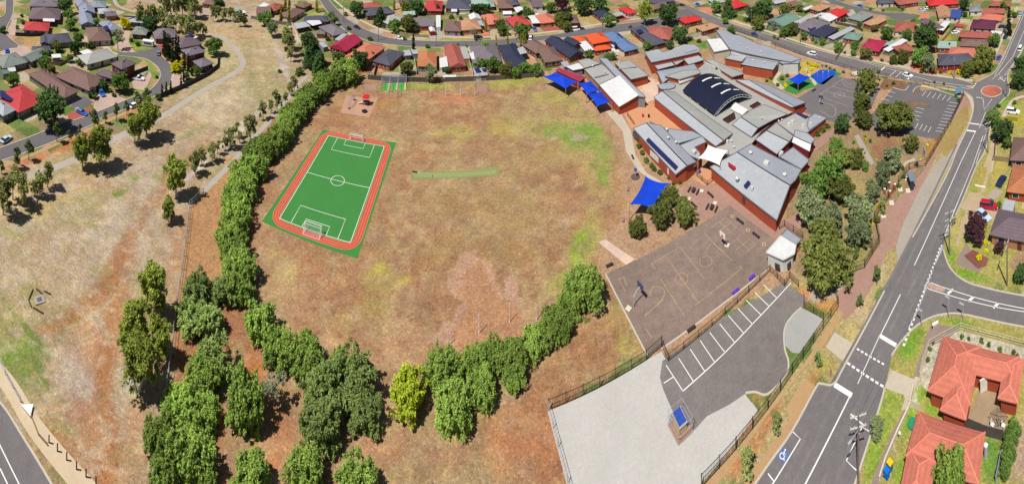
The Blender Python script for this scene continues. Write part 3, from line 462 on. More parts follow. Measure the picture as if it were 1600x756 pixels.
for pts in ([(1150, 800), (1200, 727), (1237.7, 674), (1275, 606), (1283, 600), (1303, 600), (1322, 567), (1382, 455)], [(1426, 371), (1479, 275), (1494, 238), (1515, 192), (1521, 168), (1519, 152)],
            [(1474, 390), (1484, 418), (1509, 440), (1552, 453), (1620, 466), (1680, 480)], [(1600, 511), (1514, 493), (1475, 491), (1441, 503), (1413, 528), (1393, 556)], [(1382, 606), (1376, 631), (1336, 756), (1320, 800)],
            [(1476, 372), (1504, 313), (1524, 263), (1541.7, 228), (1552, 177), (1567, 156), (1574.6, 150), (1577.8, 140), (1574, 122), (1580, 106), (1596, 80)], [(1524, 129), (1551, 115), (1563, 98), (1572, 80), (1599, 16)],
            [(1520, 131), (1494, 122.6), (1450, 117.6), (1418, 110), (1348, 95), (1275, 77.5), (1200, 53.5), (1152, 39.5), (1101, 19.5), (1080, 10)], [(1519, 152.5), (1496, 137.5), (1443, 129)], [(1412, 124.5), (1325, 107.5), (1250, 86.5), (1200, 66.5), (1111, 37.5)],
            [(514, 0), (541, 28), (576, 48), (614, 60), (651, 63), (720, 64), (800, 60), (870, 53), (941, 41), (1013, 31), (1045, 19)], [(499, 0), (513, 20), (541, 48.5), (576, 64.5), (609, 69.5), (651, 73.5), (720, 73.5), (800, 69.5), (875, 59.5), (951, 52.5), (1020, 43.5), (1085, 30)],
            [(0, 252), (143, 195.5), (151, 187.5), (218.6, 161.5), (251, 145), (268, 131), (271.5, 113), (266.5, 100), (251.5, 86)], [(-30, 244), (0, 231), (70, 204.5), (103, 189.5), (120, 186.5), (196, 156.5), (221, 145.5), (238, 137.5), (250, 120.6), (247, 106), (231, 93.5), (213.6, 89.4), (186, 87)],
            [(21, -20), (20.7, 19), (12.5, 38), (10, 50), (15, 59), (29, 70), (25, 77), (0, 81.5)], [(9, -10), (8, 19), (0, 27)], [(-60, 560), (0, 629), (30, 674), (80, 756), (110, 820)],
            [(1290, -6), (1330, 8), (1370, 17), (1391, 20)], [(1165, 614.5), (1180, 613), (1200, 616), (1228, 586), (1232, 566), (1226, 544), (1226, 514), (1238, 494), (1252, 481)],
            [(1395, 137), (1413, 141), (1420, 134)], [(1430, 146), (1427, 142), (1442, 135), (1500, 152)], [(857, 643), (887, 756), (897, 800)], [(946, 428), (1012, 557)], [(1034, 545), (1130, 475), (1198, 422)]):
    ribbon(kb, smooth(GS('P', pts), 4), .3, .11, th=1)
tag(kb.build('kerb', KERB), kind='structure')
ws = MB()
for pts in ([(1222, 757), (1290, 618), (1350, 510), (1412, 395), (1495, 225)], [(1240, 757), (1308, 620), (1365, 515), (1428, 390), (1506, 225)], [(1284, 757), (1345, 620), (1392, 515), (1452, 392), (1516, 250)], [(1305, 757), (1362, 620), (1408, 515), (1462, 390), (1522, 245)]):
    ribbon(ws, smooth(GS('P', pts), 6), .55, .0225)
tag(ws.build('road_wheel_path', mat('worn_asphalt', (140, 134, 134), gain=.62, var=.16, scale=.35, tuft=.3)), kind='structure')
# ---- painted markings
pb = MB()
def ln(pts, w=.16, c='P', z=.034, b=None, sm=False): P = GS(c, pts); ribbon(b or pb, smooth(P, 4) if sm else P, w, z)
def dash(a, b_, n, w=.16, fr=.5, z=.034):
    A, B = G('P', *a), G('P', *b_)
    for i in range(n): ribbon(pb, [A.lerp(B, i / n), A.lerp(B, (i + fr) / n)], w, z)
ln([(1258, 757), (1329, 617)], .2); ln([(1304, 601), (1331, 618)], .75, z=.036); ln([(1200, 740), (1209, 752)]); ln([(1237, 673), (1250.5, 686), (1209.5, 753), (1203, 762)]); ln([(1329, 647), (1349, 664)], .2)
ln([(1359.5, 675), (1347, 667), (1322.5, 720), (1338, 735)]); ln([(1375, 523), (1340, 600)], .12); ln([(1375.5, 525), (1400.5, 540)], .7, z=.036); ln([(1375, 525), (1407, 460)]); ln([(1428.6, 414.7), (1446, 377), (1500, 256), (1524, 206)]); ln([(1511, 203.8), (1525, 205.6)], .7, z=.036)
dash((1339, 545), (1384, 571), 7, .3, .6); dash((1324, 567), (1383, 606), 8, .35, .65); dash((1471, 382), (1410, 545), 24, .45, .5)
ln([(1536, 212), (1521, 256), (1492, 327), (1476, 368)]); ln([(1540, 210), (1525, 256)], .12); ln([(1471, 386), (1440, 470), (1420, 512)], .12)
ln([(1474, 384), (1443, 455)], .1)
ln([(1444, 446), (1455, 442), (1600, 482), (1660, 497)], .14); ln([(1444, 446), (1452, 452), (1478, 460), (1600, 487), (1660, 502)], .14)
for x, y in ((1484, 455), (1516, 467), (1555, 477)): ln([(x - 3, y + 4), (x + 5, y - 3)], .5)
ln([(1342, 95), (1408, 112)], .12); ln([(1350, 104), (1382, 110.5)][:0] or [(1376.5, 109.8), (1382.5, 104.5)], .5); ln([(1390, 119.5), (1400, 110)], .2); ln([(1399, 121), (1409, 112)], .2); ln([(1418, 124), (1424, 118)], .5)
ln([(1425, 119), (1440, 122), (1455, 127), (1500, 133), (1519, 136), (1515, 139), (1500, 136)], .14)
dash((1519, 138), (1526, 129), 3, .5, .5); dash((1526, 152), (1536, 153.5), 3, .5, .5); dash((1562, 121), (1571, 128), 3, .5, .5)
ln([(1550, 124), (1560, 116), (1567, 121), (1559, 125)], .15); ln([(1536, 154), (1538, 172), (1550, 155)], .15); ln([(1560, 116), (1583, 88), (1612, 20)], .15); ln([(1571, 116), (1596, 82), (1625, 20)], .12); ln([(1554, 118), (1570, 92), (1605, 10)], .12)
ln([(1540, 175), (1530, 200)], .12); ln([(1513, 192), (1530, 194)], .3); ln([(1510, 200), (1534, 203)][:0] or [(1516, 193.4), (1538, 196)], .2)
ln([(0, 696), (30, 757)], .16); ln([(0, 732), (12, 757)], .16); ln([(-20, 655), (0, 696)], .16)
# car-park bays
A_, B_ = (1035, 572), (1226, 447)
ln([(1066.8, 611.2), (1132.9, 550.9), (1175.6, 506.4), (1224, 455), (1236, 442)], .16)
bays = [((1041, 571), (1067, 611)), ((1060.5, 560), (1083.5, 596)), ((1078.5, 545.5), (1101, 580)), ((1094, 532), (1116, 565)), ((1109, 519.5), (1133, 551)), ((1124.5, 506), (1147.5, 534.5)), ((1138, 493), (1161.5, 520)), ((1152.5, 481.5), (1175.5, 506.5)), ((1166, 469), (1189, 492)), ((1179.5, 457), (1201, 478)), ((1193, 445), (1214, 466))]
for a, b_ in bays: ln([a, b_], .14)
ln([(1037, 599), (1052, 589)], .14)
# upper car-park bays
def bayrow(a, b_, n, dx, dy, w=.13):
    for i in range(n + 1):
        t = i / n; x = a[0] + (b_[0] - a[0]) * t; y = a[1] + (b_[1] - a[1]) * t; ln([(x, y), (x + dx, y + dy)], w)
bayrow((1447, 142), (1486, 150), 5, -6, 8); bayrow((1477, 207), (1498, 162), 9, -15, -2.5); bayrow((1430, 201), (1450, 207), 3, 5, -9); bayrow((1388, 142), (1364, 172), 5, 11, 3.5); bayrow((1432, 168), (1424, 185), 3, 12, 3)
tag(pb.build('road_marking', PAINT), kind='structure')
# courts: lines
cb = MB()
def circ(c, x, y, rad, w=.075, a0=0, a1=360, n=28, z=.034, b=None):
    o = G(c, x, y); P = [(o.x + rad * math.cos(R(a0 + (a1 - a0) * i / n)), o.y + rad * math.sin(R(a0 + (a1 - a0) * i / n))) for i in range(n + 1)]; ribbon(b or cb, P, w, z)
circ('C2', 1055, 222, 1.35); circ('C2', 1055, 222, .25)
for pts in ([(960, 85), (1165, 375)], [(925, 222), (1070, 450)], [(1045, 22), (1190, 215)], [(870, 130), (890, 165)], [(665, 230), (705, 215), (760, 310)][:0] or [(668, 228), (705, 302)], [(695, 210), (715, 268)], [(665, 228), (698, 208)], [(820, 460), (835, 435)], [(830, 530), (870, 588)], [(1140, 385), (1430, 155)], [(1430, 155), (1412, 140)], [(1250, 0), (1370, 110)], [(865, 130), (1045, 22)], [(1115, 320), (1140, 355)], [(820, 458), (940, 350)], [(1200, 60), (1240, 0)]):
    ln(pts, .075, 'C2', .034, cb)
def arc3(c, pts, w=.07): ribbon(cb, smooth(GS(c, pts), 6), w, .034)
arc3('C2', [(860, 330), (865, 290), (895, 270), (940, 285), (950, 315), (930, 350), (900, 385)]); arc3('C2', [(1170, 90), (1170, 130), (1200, 150), (1240, 130), (1240, 100), (1215, 80), (1185, 90)])
for o, q in (((100, 435), 0), ((325, 650), 1)):
    pass
for pts in ([(100, 435), (262, 320), (405, 443), (240, 560)], [(170, 505), (330, 385)], [(190, 370), (320, 485)], [(330, 650), (485, 515), (640, 655), (520, 750)], [(400, 720), (560, 590)], [(405, 580), (560, 720)], [(0, 510), (120, 640), (260, 755)]):
    ln(pts, .075, 'l', .034, cb)
for (x, y) in ((355, 303), (545, 475), (745, 650), (285, 668)):
    o = G('l', x, y); ribbon(cb, [(o.x - .5, o.y - .1), (o.x + .1, o.y - .5), (o.x + .5, o.y + .1), (o.x - .1, o.y + .5), (o.x - .5, o.y - .1)], .22, .034)
tag(cb.build('court_marking', YPAINT), kind='structure')
ub = MB()
circ('af', 253, 388, 2.0, .14, b=ub); circ('af', 253, 388, .5, .14, b=ub)
for pts in ([(0, 385), (310, 170), (480, 205)], [(90, 340), (480, 440)], [(160, 275), (480, 370)], [(0, 400), (350, 520)], [(0, 380), (30, 360)]): ln(pts, .13, 'af', .034, ub)
ribbon(ub, smooth(GS('af', [(0, 590), (60, 610), (150, 660), (205, 610), (190, 540), (120, 495), (30, 480)])), .13, .034); ribbon(ub, smooth(GS('af', [(300, 180), (290, 220), (340, 280), (420, 290), (470, 270)])), .13, .034); ribbon(ub, smooth(GS('af', [(330, 185), (330, 215), (370, 250), (450, 250)])), .13, .034)
tag(ub.build('court_marking', mat('pale_paint', (200, 184, 172), gain=.7)), kind='structure')
# ---- soccer pitch with its running track
t0, t1, t2, t3 = G('P', 514.3, 212.1), G('P', 602.3, 228.9), G('P', 545, 378.4), G('P', 435.2, 340.8)
ctr = (t0 + t1 + t2 + t3) / 4; ux = ((t1 - t0) + (t2 - t3)) / 2; W_ = ux.length; ux.normalize(); uy = Vector((-ux.y, ux.x, 0)); L_len = ((t0 - t3).length + (t1 - t2).length) / 2
def S(u, v): return ctr + ux * u + uy * v
def rrect(hw, hl, r_, n=10):
    P = []
    for cx_, cy_, a in ((hw - r_, hl - r_, 0), (-hw + r_, hl - r_, 90), (-hw + r_, -hl + r_, 180), (hw - r_, -hl + r_, 270)):
        for i in range(n + 1): t = R(a + 90 * i / n); P.append(S(cx_ + r_ * math.cos(t), cy_ + r_ * math.sin(t)))
    return P + [P[0]]
hw, hl = W_ / 2, L_len / 2; tb = MB()
ribbon(tb, rrect(hw + 1.35, hl + 1.3, 2.9), 1.9, .021); tag(tb.build('running_track', TRACK), kind='structure')
lb, lt = MB(), MB()
for o in (.38, 1.05, 1.66, 2.3): ribbon(lt, rrect(hw + o, hl + o, 2.0 + o), .05, .026)
tag(lt.build('track_marking', mat('cream_line', (240, 206, 176), gain=.66)), kind='structure')
for w_, a, b_ in ((.13, (-hw, -hl), (hw, -hl)), (.13, (-hw, hl), (hw, hl)), (.13, (-hw, -hl), (-hw, hl)), (.13, (hw, -hl), (hw, hl)), (.13, (-hw, 0), (hw, 0))): ribbon(lb, [S(*a), S(*b_)], w_, .024)
hw2 = W_ * .34; 
for s in (-1, 1):
    for k, d in ((.33, .17), (.17, .075)): ribbon(lb, [S(-W_ * k, s * hl), S(-W_ * k, s * (hl - L_len * d)), S(W_ * k, s * (hl - L_len * d)), S(W_ * k, s * hl)], .13, .024)
ribbon(lb, [S(1.9 * math.cos(R(i * 10)), 1.9 * math.sin(R(i * 10))) for i in range(37)], .12, .024)
tag(lb.build('pitch_marking', PAINT), kind='structure')
# ------------------------------------------------------------------ houses
def rect(c, p0, p1, p2, h):
    O = G(c, p0[0], p0[1], h); A = G(c, p1[0], p1[1], h) - O; B = G(c, p2[0], p2[1], h) - O
    A.z = B.z = 0; u = A.normalized(); v = Vector((-u.y, u.x, 0)); d = B.dot(v)
    if d < 0: v = -v; d = -d
    return O, u, v, A.length, d
def roofmesh(b, O, u, v, w, d, h, kind, pitch=22):
    """O is the eave corner, u v the two directions; returns ridge height"""
    if kind in ('flat', 'skil'):
        k = 0.25 if kind == 'skil' else 0.06
        b.prism([O, O + u * w, O + u * w + v * d + Vector((0, 0, k * 3)), O + v * d + Vector((0, 0, k * 3))], th=.18); return h
    m = min(w, d); rise = math.tan(R(pitch)) * m / 2; Z = Vector((0, 0, rise)); f = Vector((0, 0, -.2))
    c = [O, O + u * w, O + u * w + v * d, O + v * d]
    gu = kind == 'gu' or (kind == 'hip' and w >= d)
    if kind == 'gv': gu = False
    if gu:
        ins = d / 2 if kind == 'hip' else 0; rise = math.tan(R(pitch)) * d / 2; Z = Vector((0, 0, rise))
        if ins * 2 > w: ins = w / 2
        r0, r1 = O + v * d / 2 + u * ins + Z, O + v * d / 2 + u * (w - ins) + Z
        vs = c + [r0, r1]; fs = [(0, 1, 5, 4), (2, 3, 4, 5), (1, 2, 5), (3, 0, 4)]
        caps = [(r0, r1), (c[0], r0), (c[3], r0), (c[1], r1), (c[2], r1)] if kind == 'hip' else [(r0, r1)]
    else:
        ins = w / 2 if kind == 'hip' else 0; rise = math.tan(R(pitch)) * w / 2; Z = Vector((0, 0, rise))
        if ins * 2 > d: ins = d / 2
        r0, r1 = O + u * w / 2 + v * ins + Z, O + u * w / 2 + v * (d - ins) + Z
        vs = c + [r0, r1]; fs = [(0, 1, 4), (1, 2, 5, 4), (2, 3, 5), (3, 0, 4, 5)]
        caps = [(r0, r1), (c[0], r0), (c[1], r0), (c[2], r1), (c[3], r1)] if kind == 'hip' else [(r0, r1)]
    n = len(vs); a = (vs[1] - vs[0]).cross(vs[2] - vs[0]).z
    if a < 0: fs = [x[::-1] for x in fs]
    lo = [p + f for p in c]; vs = vs + lo
    fs += [(0, 1, n + 1, n), (1, 2, n + 2, n + 1), (2, 3, n + 3, n + 2), (3, 0, n, n + 3), (n, n + 1, n + 2, n + 3)]
    b.add(vs, fs); b.caps = getattr(b, 'caps', []) + caps
    return h + rise
def windows(root, O, u, v, w, d, h, wallin=.45, near=False, wall='cream', maxw=3, door=True, zb=0.0):
    """panes on the two walls that face the street or the school, plus a door"""
    c = O + u * w / 2 + v * d / 2; sides = []
    for (o, a, n_, L_) in ((O + v * wallin, u, -v, w), (O + v * (d - wallin), u, v, w), (O + u * wallin, v, -u, d), (O + u * (w - wallin), v, u, d)):
        mid = o + a * L_ / 2
        if (Vector((mid.x, mid.y, 0)).normalized()).dot(n_) < -.15: sides.append((o, a, n_, L_))
    for s, (o, a, n_, L_) in enumerate(sides):
        k = max(1, min(maxw, int((L_ - 1) / 3.2))); rz = math.atan2(a.y, a.x)
        for i in range(k):
            t = (i + .5) / k * (L_ - 1.2) + .6; p = o + a * t + n_ * .03
            isdoor = door and s == 0 and i == k // 2 and k > 1
            if isdoor:
                b = MB(); b.box((p.x, p.y, zb + 1.05), (.95, .1, 2.1), rz); b.build('door', mat('door_brown', (110, 70, 54), gain=K), root)
            else:
                zc = zb + min(1.45, h - 1.1); b = MB(); b.box((p.x, p.y, zc), (1.75, .08, 1.25), rz); fr = b.build('window', FRAME, root)
                if near or L_ > 0:
                    g = MB(); g.box((p.x + n_.x * .03, p.y + n_.y * .03, zc), (1.5, .06, 1.0), rz); g.build('pane', GLASS, fr)
def house(c, p0, p1, p2, kind, rcol, wcol, label, h=2.6, wings=(), cat='house', name='house', near=False, win=True, pitch=22, extra=None, group=None):
    O, u, v, w, d = rect(c, p0, p1, p2, h); base = O + u * w / 2 + v * d / 2; base.z = 0
    t = thing(name, label, cat, base, group)
    rects = [(O, u, v, w, d, h, kind)]
    for q in wings:
        cc, a, b_, c_, k, hh = q; r_ = rect(cc, a, b_, c_, hh); rects.append((*r_, hh, k))
    wb, rb = MB(), MB(); caps = []
    for i, (O_, u_, v_, w_, d_, h_, k_) in enumerate(rects):
        ov = .45 if min(w_, d_) > 3 else .1; q = [O_ + u_ * ov + v_ * ov, O_ + u_ * (w_ - ov) + v_ * ov, O_ + u_ * (w_ - ov) + v_ * (d_ - ov), O_ + u_ * ov + v_ * (d_ - ov)]
        q = [Vector((p.x, p.y, h_ - .19 - .01 * i)) for p in q]; wb.prism(q, z0=-.1)
        if k_ in ('gu', 'gv'):           # gable triangles
            rise = math.tan(R(pitch)) * ((d_ if k_ == 'gu' else w_) / 2 - ov)
            for e in (ov, (w_ if k_ == 'gu' else d_) - ov):
                if k_ == 'gu': a, b_, cc_ = O_ + u_ * e + v_ * ov, O_ + u_ * e + v_ * (d_ - ov), O_ + u_ * e + v_ * d_ / 2; n_ = u_
                else: a, b_, cc_ = O_ + v_ * e + u_ * ov, O_ + v_ * e + u_ * (w_ - ov), O_ + v_ * e + u_ * w_ / 2; n_ = v_
                s = n_ * (-.1 if e == ov else .1) * -1; z = h_ - .19 - .01 * i
                tri = [Vector((p.x, p.y, z)) for p in (a, b_)] + [Vector((cc_.x, cc_.y, z + rise + .1))]
                wb.add(tri + [p + s for p in tri], [(0, 1, 2), (5, 4, 3), (0, 3, 4, 1), (1, 4, 5, 2), (2, 5, 3, 0)])
        roofmesh(rb, O_, u_, v_, w_, d_, h_ + .004 * i, k_, pitch)
        if win and min(w_, d_) > 4.5:
            windows(t, O_, u_, v_, w_, d_, h_, near=near, door=(i == 0), zb=(2.5 if h_ > 4 else 0))
    wb.build('wall', wallm(wcol), t); rf = rb.build('roof', roofm(rcol), t)
    if getattr(rb, 'caps', None) and (near or base.length < 235):
        cbm = MB()
        for a, b_ in rb.caps: cbm.bar(a + Vector((0, 0, .03)), b_ + Vector((0, 0, .03)), .22 if near else .16, .1)
        k = ROOF[rcol]; cbm.build('ridge_cap', mat('cap_' + rcol, tuple(min(255, int(x * 1.08 + 12)) for x in k), gain=K), rf)
    if not near and name == 'house' and rcol not in ('white', 'lgrey'):   # roof plumbing vent or cooler
        rnd = random.Random(label); O_, u_, v_, w_, d_, h_, k_ = rects[0]
        p = O_ + u_ * w_ * rnd.uniform(.35, .65) + v_ * d_ * rnd.uniform(.35, .55); z = h_ + math.tan(R(pitch)) * min(w_, d_) * .3
        q = MB(); q.box((p.x, p.y, z + .1), (.7, .7, .7), rnd.random()); q.build('roof_cooler', mat('cooler', (78, 76, 84), gain=K), rf)
    if extra:
        for e in extra: roof_panel(rf, *e)
    return t
def roof_panel(rf, c, pts, h, m='solar', th=.12, nm=None):
    b = MB(); b.prism(GS(c, pts, h) if not isinstance(h, (list, tuple)) else [G(c, p[0], p[1], hh) for p, hh in zip(pts, h)], th=th)
    M = {'solar': mat('solar_panel', (42, 48, 98), rough=.25, spec=.6, gain=.8), 'white': roofm('white'), 'dark': mat('dark_opening', (50, 46, 50), gain=.6), 'lgrey': roofm('lgrey')}[m]
    b.build(nm or {'solar': 'solar_panel', 'white': 'patio_roof', 'dark': 'opening', 'lgrey': 'patio_roof'}[m], M, rf)
H = house
g1 = None
# -- north-west quarter, around the looping street
H('u', (285, 372), (605, 385), (320, 270), 'hip', 'red', 'wwhite', 'red roofed house with a dark side fence beside the top-left court')
H('u', (350, 232), (745, 245), (400, 95), 'hip', 'mauve', 'dbrick', 'wide mauve-grey roofed house with a white patio roof, right behind the small red roofed house', extra=[('u', [(535, 222), (680, 222), (680, 268), (535, 262)], 2.9, 'white')])
H('u', (365, 78), (735, 82), (390, 5), 'hip', 'grey', 'dbrick', 'grey roofed house at the top edge between the court and a big dark tree')
H('u', (600, 545), (905, 520), (545, 430), 'hip', 'dgrey', 'greyw', 'slate blue-grey house with a low wing reaching towards the court bulb', wings=[('u', (410, 640), (640, 625), (350, 580), 'hip', 2.6), ('u', (500, 540), (600, 540), (490, 450), 'gv', 2.6)])
H('A0', (20, 425), (175, 385), (0, 345), 'hip', 'ggrey', 'greyw', 'long pale grey-green roofed house on the left edge with a blue-green wing', wings=[('A0', (195, 385), (300, 330), (160, 335), 'gu', 2.7)])
H('u', (1005, 308), (1178, 300), (990, 178), 'gv', 'lblue', 'greyw', 'pale blue-grey roofed terrace house behind a round green tree, nearest of its row')
H('u', (985, 170), (1188, 165), (975, 82), 'gv', 'lblue', 'greyw', 'pale blue-grey roofed terrace house in the middle of its row of three')
H('u', (960, 78), (1120, 68), (940, 2), 'hip', 'lblue', 'dbrick', 'pale blue-grey roofed terrace house at the top edge, farthest of its row of three')
H('u', (1132, 90), (1322, 90), (1150, 18), 'hip', 'lblue', 'dbrick', 'blue-grey hipped house with dark brick walls near the top of the creek path')
H('u', (1230, 172), (1400, 165), (1250, 105), 'hip', 'lgrey', 'greyw', 'light grey roofed house between two blue-grey ones near the creek path')
H('u', (1320, 205), (1462, 190), (1345, 142), 'gu', 'grey', 'tanb', 'small grey gabled house just before the yellow bush')
H('w', (90, 225), (240, 190), (20, 100), 'hip', 'lblue', 'greyw', 'pale roofed house with solar panels behind the umbrella-shaped tree', extra=[('w', [(10, 170), (60, 150), (90, 200), (40, 220)], 3.6)])
H('A0', (790, 135), (890, 142), (755, 92), 'hip', 'bluegrey', 'greyw', 'blue-white roofed house with a long solar array below the creek path', extra=[('A0', [(760, 95), (850, 100), (860, 108), (770, 104)], 4.2)])
H('w', (365, 262), (545, 276), (395, 168), 'hip', 'ggrey', 'dbrick', 'grey-green pyramid roofed house beside the big dark tree by the cul-de-sac')
H('u', (1100, 515), (1388, 500), (985, 345), 'hip', 'brown', 'cream', 'brown-grey roofed house with a double garage facing the driveway fork', extra=[('u', [(1150, 345), (1240, 338), (1265, 400), (1200, 395)], 3.7, 'white'), ('u', [(1205, 345), (1240, 345), (1250, 392), (1215, 390)], 3.9)])
H('A0', (540, 402), (735, 350), (478, 345), 'hip', 'beige', 'wwhite', 'large pale grey roofed house with a white patio roof beside the street mouth', extra=[('A0', [(495, 320), (545, 305), (580, 325), (525, 342)], 3.4, 'white')])
H('A0', (757, 432), (848, 392), (682, 397), 'hip', 'mauve', 'dbrick', 'two-storey brown roofed house inside the curve of the street', h=5.2, wings=[('A0', (705, 492), (745, 455), (630, 432), 'hip', 2.7)])
H('A0', (555, 565), (662, 490), (365, 458), 'hip', 'brown', 'cream', 'mauve-brown roofed house with skylights behind the blue hatchback', extra=[('A0', [(555, 548), (580, 535), (590, 545), (565, 560)], 3.6, 'dark'), ('A0', [(615, 495), (640, 482), (650, 492), (628, 504)], 3.6, 'dark')])
H('A0', (400, 610), (490, 567), (160, 465), 'hip', 'brown', 'greyw', 'long mauve-brown roofed house with a roller-door garage behind three dark cypresses')
H('A0', (115, 700), (288, 622), (-43, 593), 'hip', 'red', 'greyw', 'large salmon-red roofed house with solar panels by the big dark round tree', extra=[('A0', [(0, 560), (30, 565), (110, 610), (60, 628), (0, 598)], 3.6)])
H('A0', (20, 722), (102, 682), (-60, 650), 'hip', 'bluegrey', 'greyw', 'pale blue metal roofed house cut by the left edge below the red roof')
H('w', (660, 325), (950, 300), (730, 195), 'hip', 'grey', 'dbrick', 'mauve-grey roofed house with a white pergola at the top of the cul-de-sac', extra=[('w', [(690, 205), (760, 185), (830, 205), (740, 235)], 3.0, 'white')])
H('w', (960, 440), (1245, 385), (840, 335), 'hip', 'mauve', 'dbrick', 'mauve roofed house with solar panels behind the row of pencil cypresses', extra=[('w', [(1010, 290), (1100, 260), (1150, 280), (1060, 310)], 4.0), ('w', [(1000, 320), (1160, 285), (1185, 305), (1070, 335)], 3.3, 'white')])
H('w', (1065, 537), (1285, 482), (975, 460), 'hip', 'grey', 'dbrick', 'two-storey grey roofed brick house right of the cypresses', h=5.2)
H('w', (1225, 680), (1388, 625), (1115, 598), 'hip', 'grey', 'dbrick', 'single-storey grey pyramid roofed house by the black fence corner', h=2.8)
# -- top centre, left of the curved street
H('ai', (920, 42), (1075, 62), (925, -20), 'hip', 'brown', 'dbrick', 'brown roofed house at the top edge among creek-side gum trees')
H('x', (0, 165), (185, 168), (-40, 85), 'gu', 'brown', 'cream', 'brown roofed house left of the white patio above the paddock corner')
H('x', (238, 138), (378, 62), (105, 95), 'hip', 'rbrown', 'dbrick', 'chocolate-red roofed house with a white veranda near the top edge', extra=[('x', [(30, 70), (100, 30), (170, 55), (90, 95)], 2.8, 'white')])
H('x', (598, 97), (708, 50), (465, 70), 'hip', 'brown', 'dbrick', 'brown hipped roofed house behind the tall yellow-green cypresses at the top')
H('x', (440, 228), (618, 128), (300, 180), 'hip', 'brown', 'cream', 'brown roofed house with two yellow-green columns of cypress in front')
H('x', (590, 268), (905, 268), (490, 195), 'hip', 'dgrey', 'redb', 'navy-grey roofed house with a white carport and a pale blue lean-to', extra=[('x', [(620, 262), (770, 228), (822, 290), (705, 318)], 3.0, 'white'), ('x', [(465, 292), (610, 268), (682, 322), (500, 358)], 2.6, 'lgrey')])
H('x', (960, 447), (1148, 395), (618, 368), 'hip', 'grey', 'tanb', 'wide charcoal roofed house with an orange terrace below the pale lean-to', wings=[('x', (745, 420), (860, 420), (770, 380), 'hip', 2.6)])
H('x', (1118, 642), (1328, 498), (935, 562), 'gu', 'crim', 'redb', 'crimson gabled house with a white-edged gable near the big conifer', pitch=24)
H('A1', (695, 374), (806, 293), (612, 312), 'hip', 'salmon', 'tanb', 'bright orange tiled house between the crimson gable and the slate roof', wings=[('A1', (575, 382), (620, 350), (548, 352), 'hip', 2.5)])
H('A1', (832, 408), (925, 326), (745, 364), 'hip', 'dgrey', 'brick', 'slate-blue roofed brick house behind the cricket nets')
H('A1', (1002, 411), (1124, 412), (1010, 318), 'hip', 'tang', 'greyw', 'square orange-brown roofed house behind the timber fence')
H('A1', (1205, 417), (1309, 409), (1150, 290), 'gv', 'rbrown', 'brick', 'rose-brown gabled house with a bare brick end wall and a striped pergola', extra=[('A1', [(1140, 362), (1185, 350), (1196, 412), (1143, 420)], 2.5, 'white')])
H('A1', (1350, 392), (1528, 382), (1325, 290), 'hip', 'grey', 'greyw', 'grey roofed house with a white octagonal patio roof over the timber fence', extra=[('A1', [(1325, 335), (1365, 310), (1402, 325), (1400, 352), (1345, 370)], 3.0, 'white')])
H('P', (794, 105), (826, 101), (777, 71), 'hip', 'navy', 'tanb', 'navy roofed house with a pale skylight sheet beside the rose-brown gables', extra=[('P', [(808, 76), (817, 72), (824, 82), (813, 85)], 3.4, 'lgrey')])
H('A2', (150, 332), (242, 302), (122, 250), 'hip', 'brown', 'dbrick', 'brown roofed house with red trim left of the long navy gable', wings=[('A2', (205, 388), (318, 372), (165, 300), 'hip', 2.6)])
H('A2', (358, 360), (452, 330), (245, 242), 'gv', 'navy', 'brick', 'long navy gabled brick house, its end wall towards the school', wings=[('A2', (390, 285), (436, 270), (352, 235), 'gv', 2.5)])
H('z', (1008, 547), (1232, 505), (890, 435), 'hip', 'vorange', 'brick', 'two-storey vivid orange roofed house beside the blue roof', h=4.8, wings=[('z', (1032, 632), (1242, 602), (1010, 575), 'hip', 2.6), ('z', (850, 520), (935, 492), (790, 450), 'hip', 2.6)])
H('A2', (700, 321), (787, 300), (570, 208), 'hip', 'blue', 'dbrick', 'sky blue metal roofed house with solar panels', extra=[('A2', [(640, 215), (665, 208), (690, 235), (660, 240)], 3.8), ('A2', [(620, 262), (640, 258), (655, 275), (635, 280)], 3.5)])
H('A2', (872, 284), (960, 262), (695, 182), 'hip', 'dgrey', 'dbrick', 'charcoal hipped house with rooftop solar between the blue and the terracotta roofs', extra=[('A2', [(770, 185), (800, 178), (820, 200), (790, 206)], 3.9)])
H('aa', (370, 492), (455, 350), (120, 330), 'hip', 'rbrown', 'cream', 'terracotta roofed house next to the big tree north of the school')
H('aa', (562, 292), (782, 242), (445, 232), 'hip', 'vred', 'dbrick', 'bright red roofed house near the corner of the two streets')
H('aa', (782, 390), (992, 327), (650, 345), 'hip', 'tan', 'dbrick', 'pinkish tan roofed house beside the street, next to the school gardens')
# -- the far row across the street
H('y', (380, 327), (632, 322), (400, 225), 'gu', 'grey', 'brick', 'grey-brown gabled brick house left of the white gazebo')
H('y', (740, 378), (960, 388), (760, 258), 'hip', 'brown', 'greyw', 'brown pyramid roofed house right of the paved driveway')
H('y', (968, 377), (1218, 357), (948, 258), 'hip', 'tan', 'tanb', 'apricot roofed house next to the grey carport', extra=[('y', [(1110, 265), (1210, 245), (1245, 320), (1160, 305)], 2.6, 'lgrey')])
H('y', (1300, 307), (1502, 282), (1290, 178), 'hip', 'salmon', 'tanb', 'orange roofed house with a crimson lean-to on its left side', wings=[('y', (1270, 290), (1312, 290), (1200, 175), 'flat', 2.6)])
H('z', (20, 337), (252, 300), (0, 210), 'hip', 'red', 'greyw', 'coral-red roofed house behind the hedge and the blue parked car')
H('z', (360, 292), (562, 267), (300, 185), 'hip', 'salmon', 'tanb', 'orange roofed house with white carports on its left and a brick forecourt', extra=[('z', [(170, 172), (330, 160), (350, 285), (250, 290), (230, 240)], 2.5, 'white')])
H('z', (590, 292), (840, 282), (525, 188), 'hip', 'brown', 'dbrick', 'brown roofed house half hidden by trees beside the vacant block')
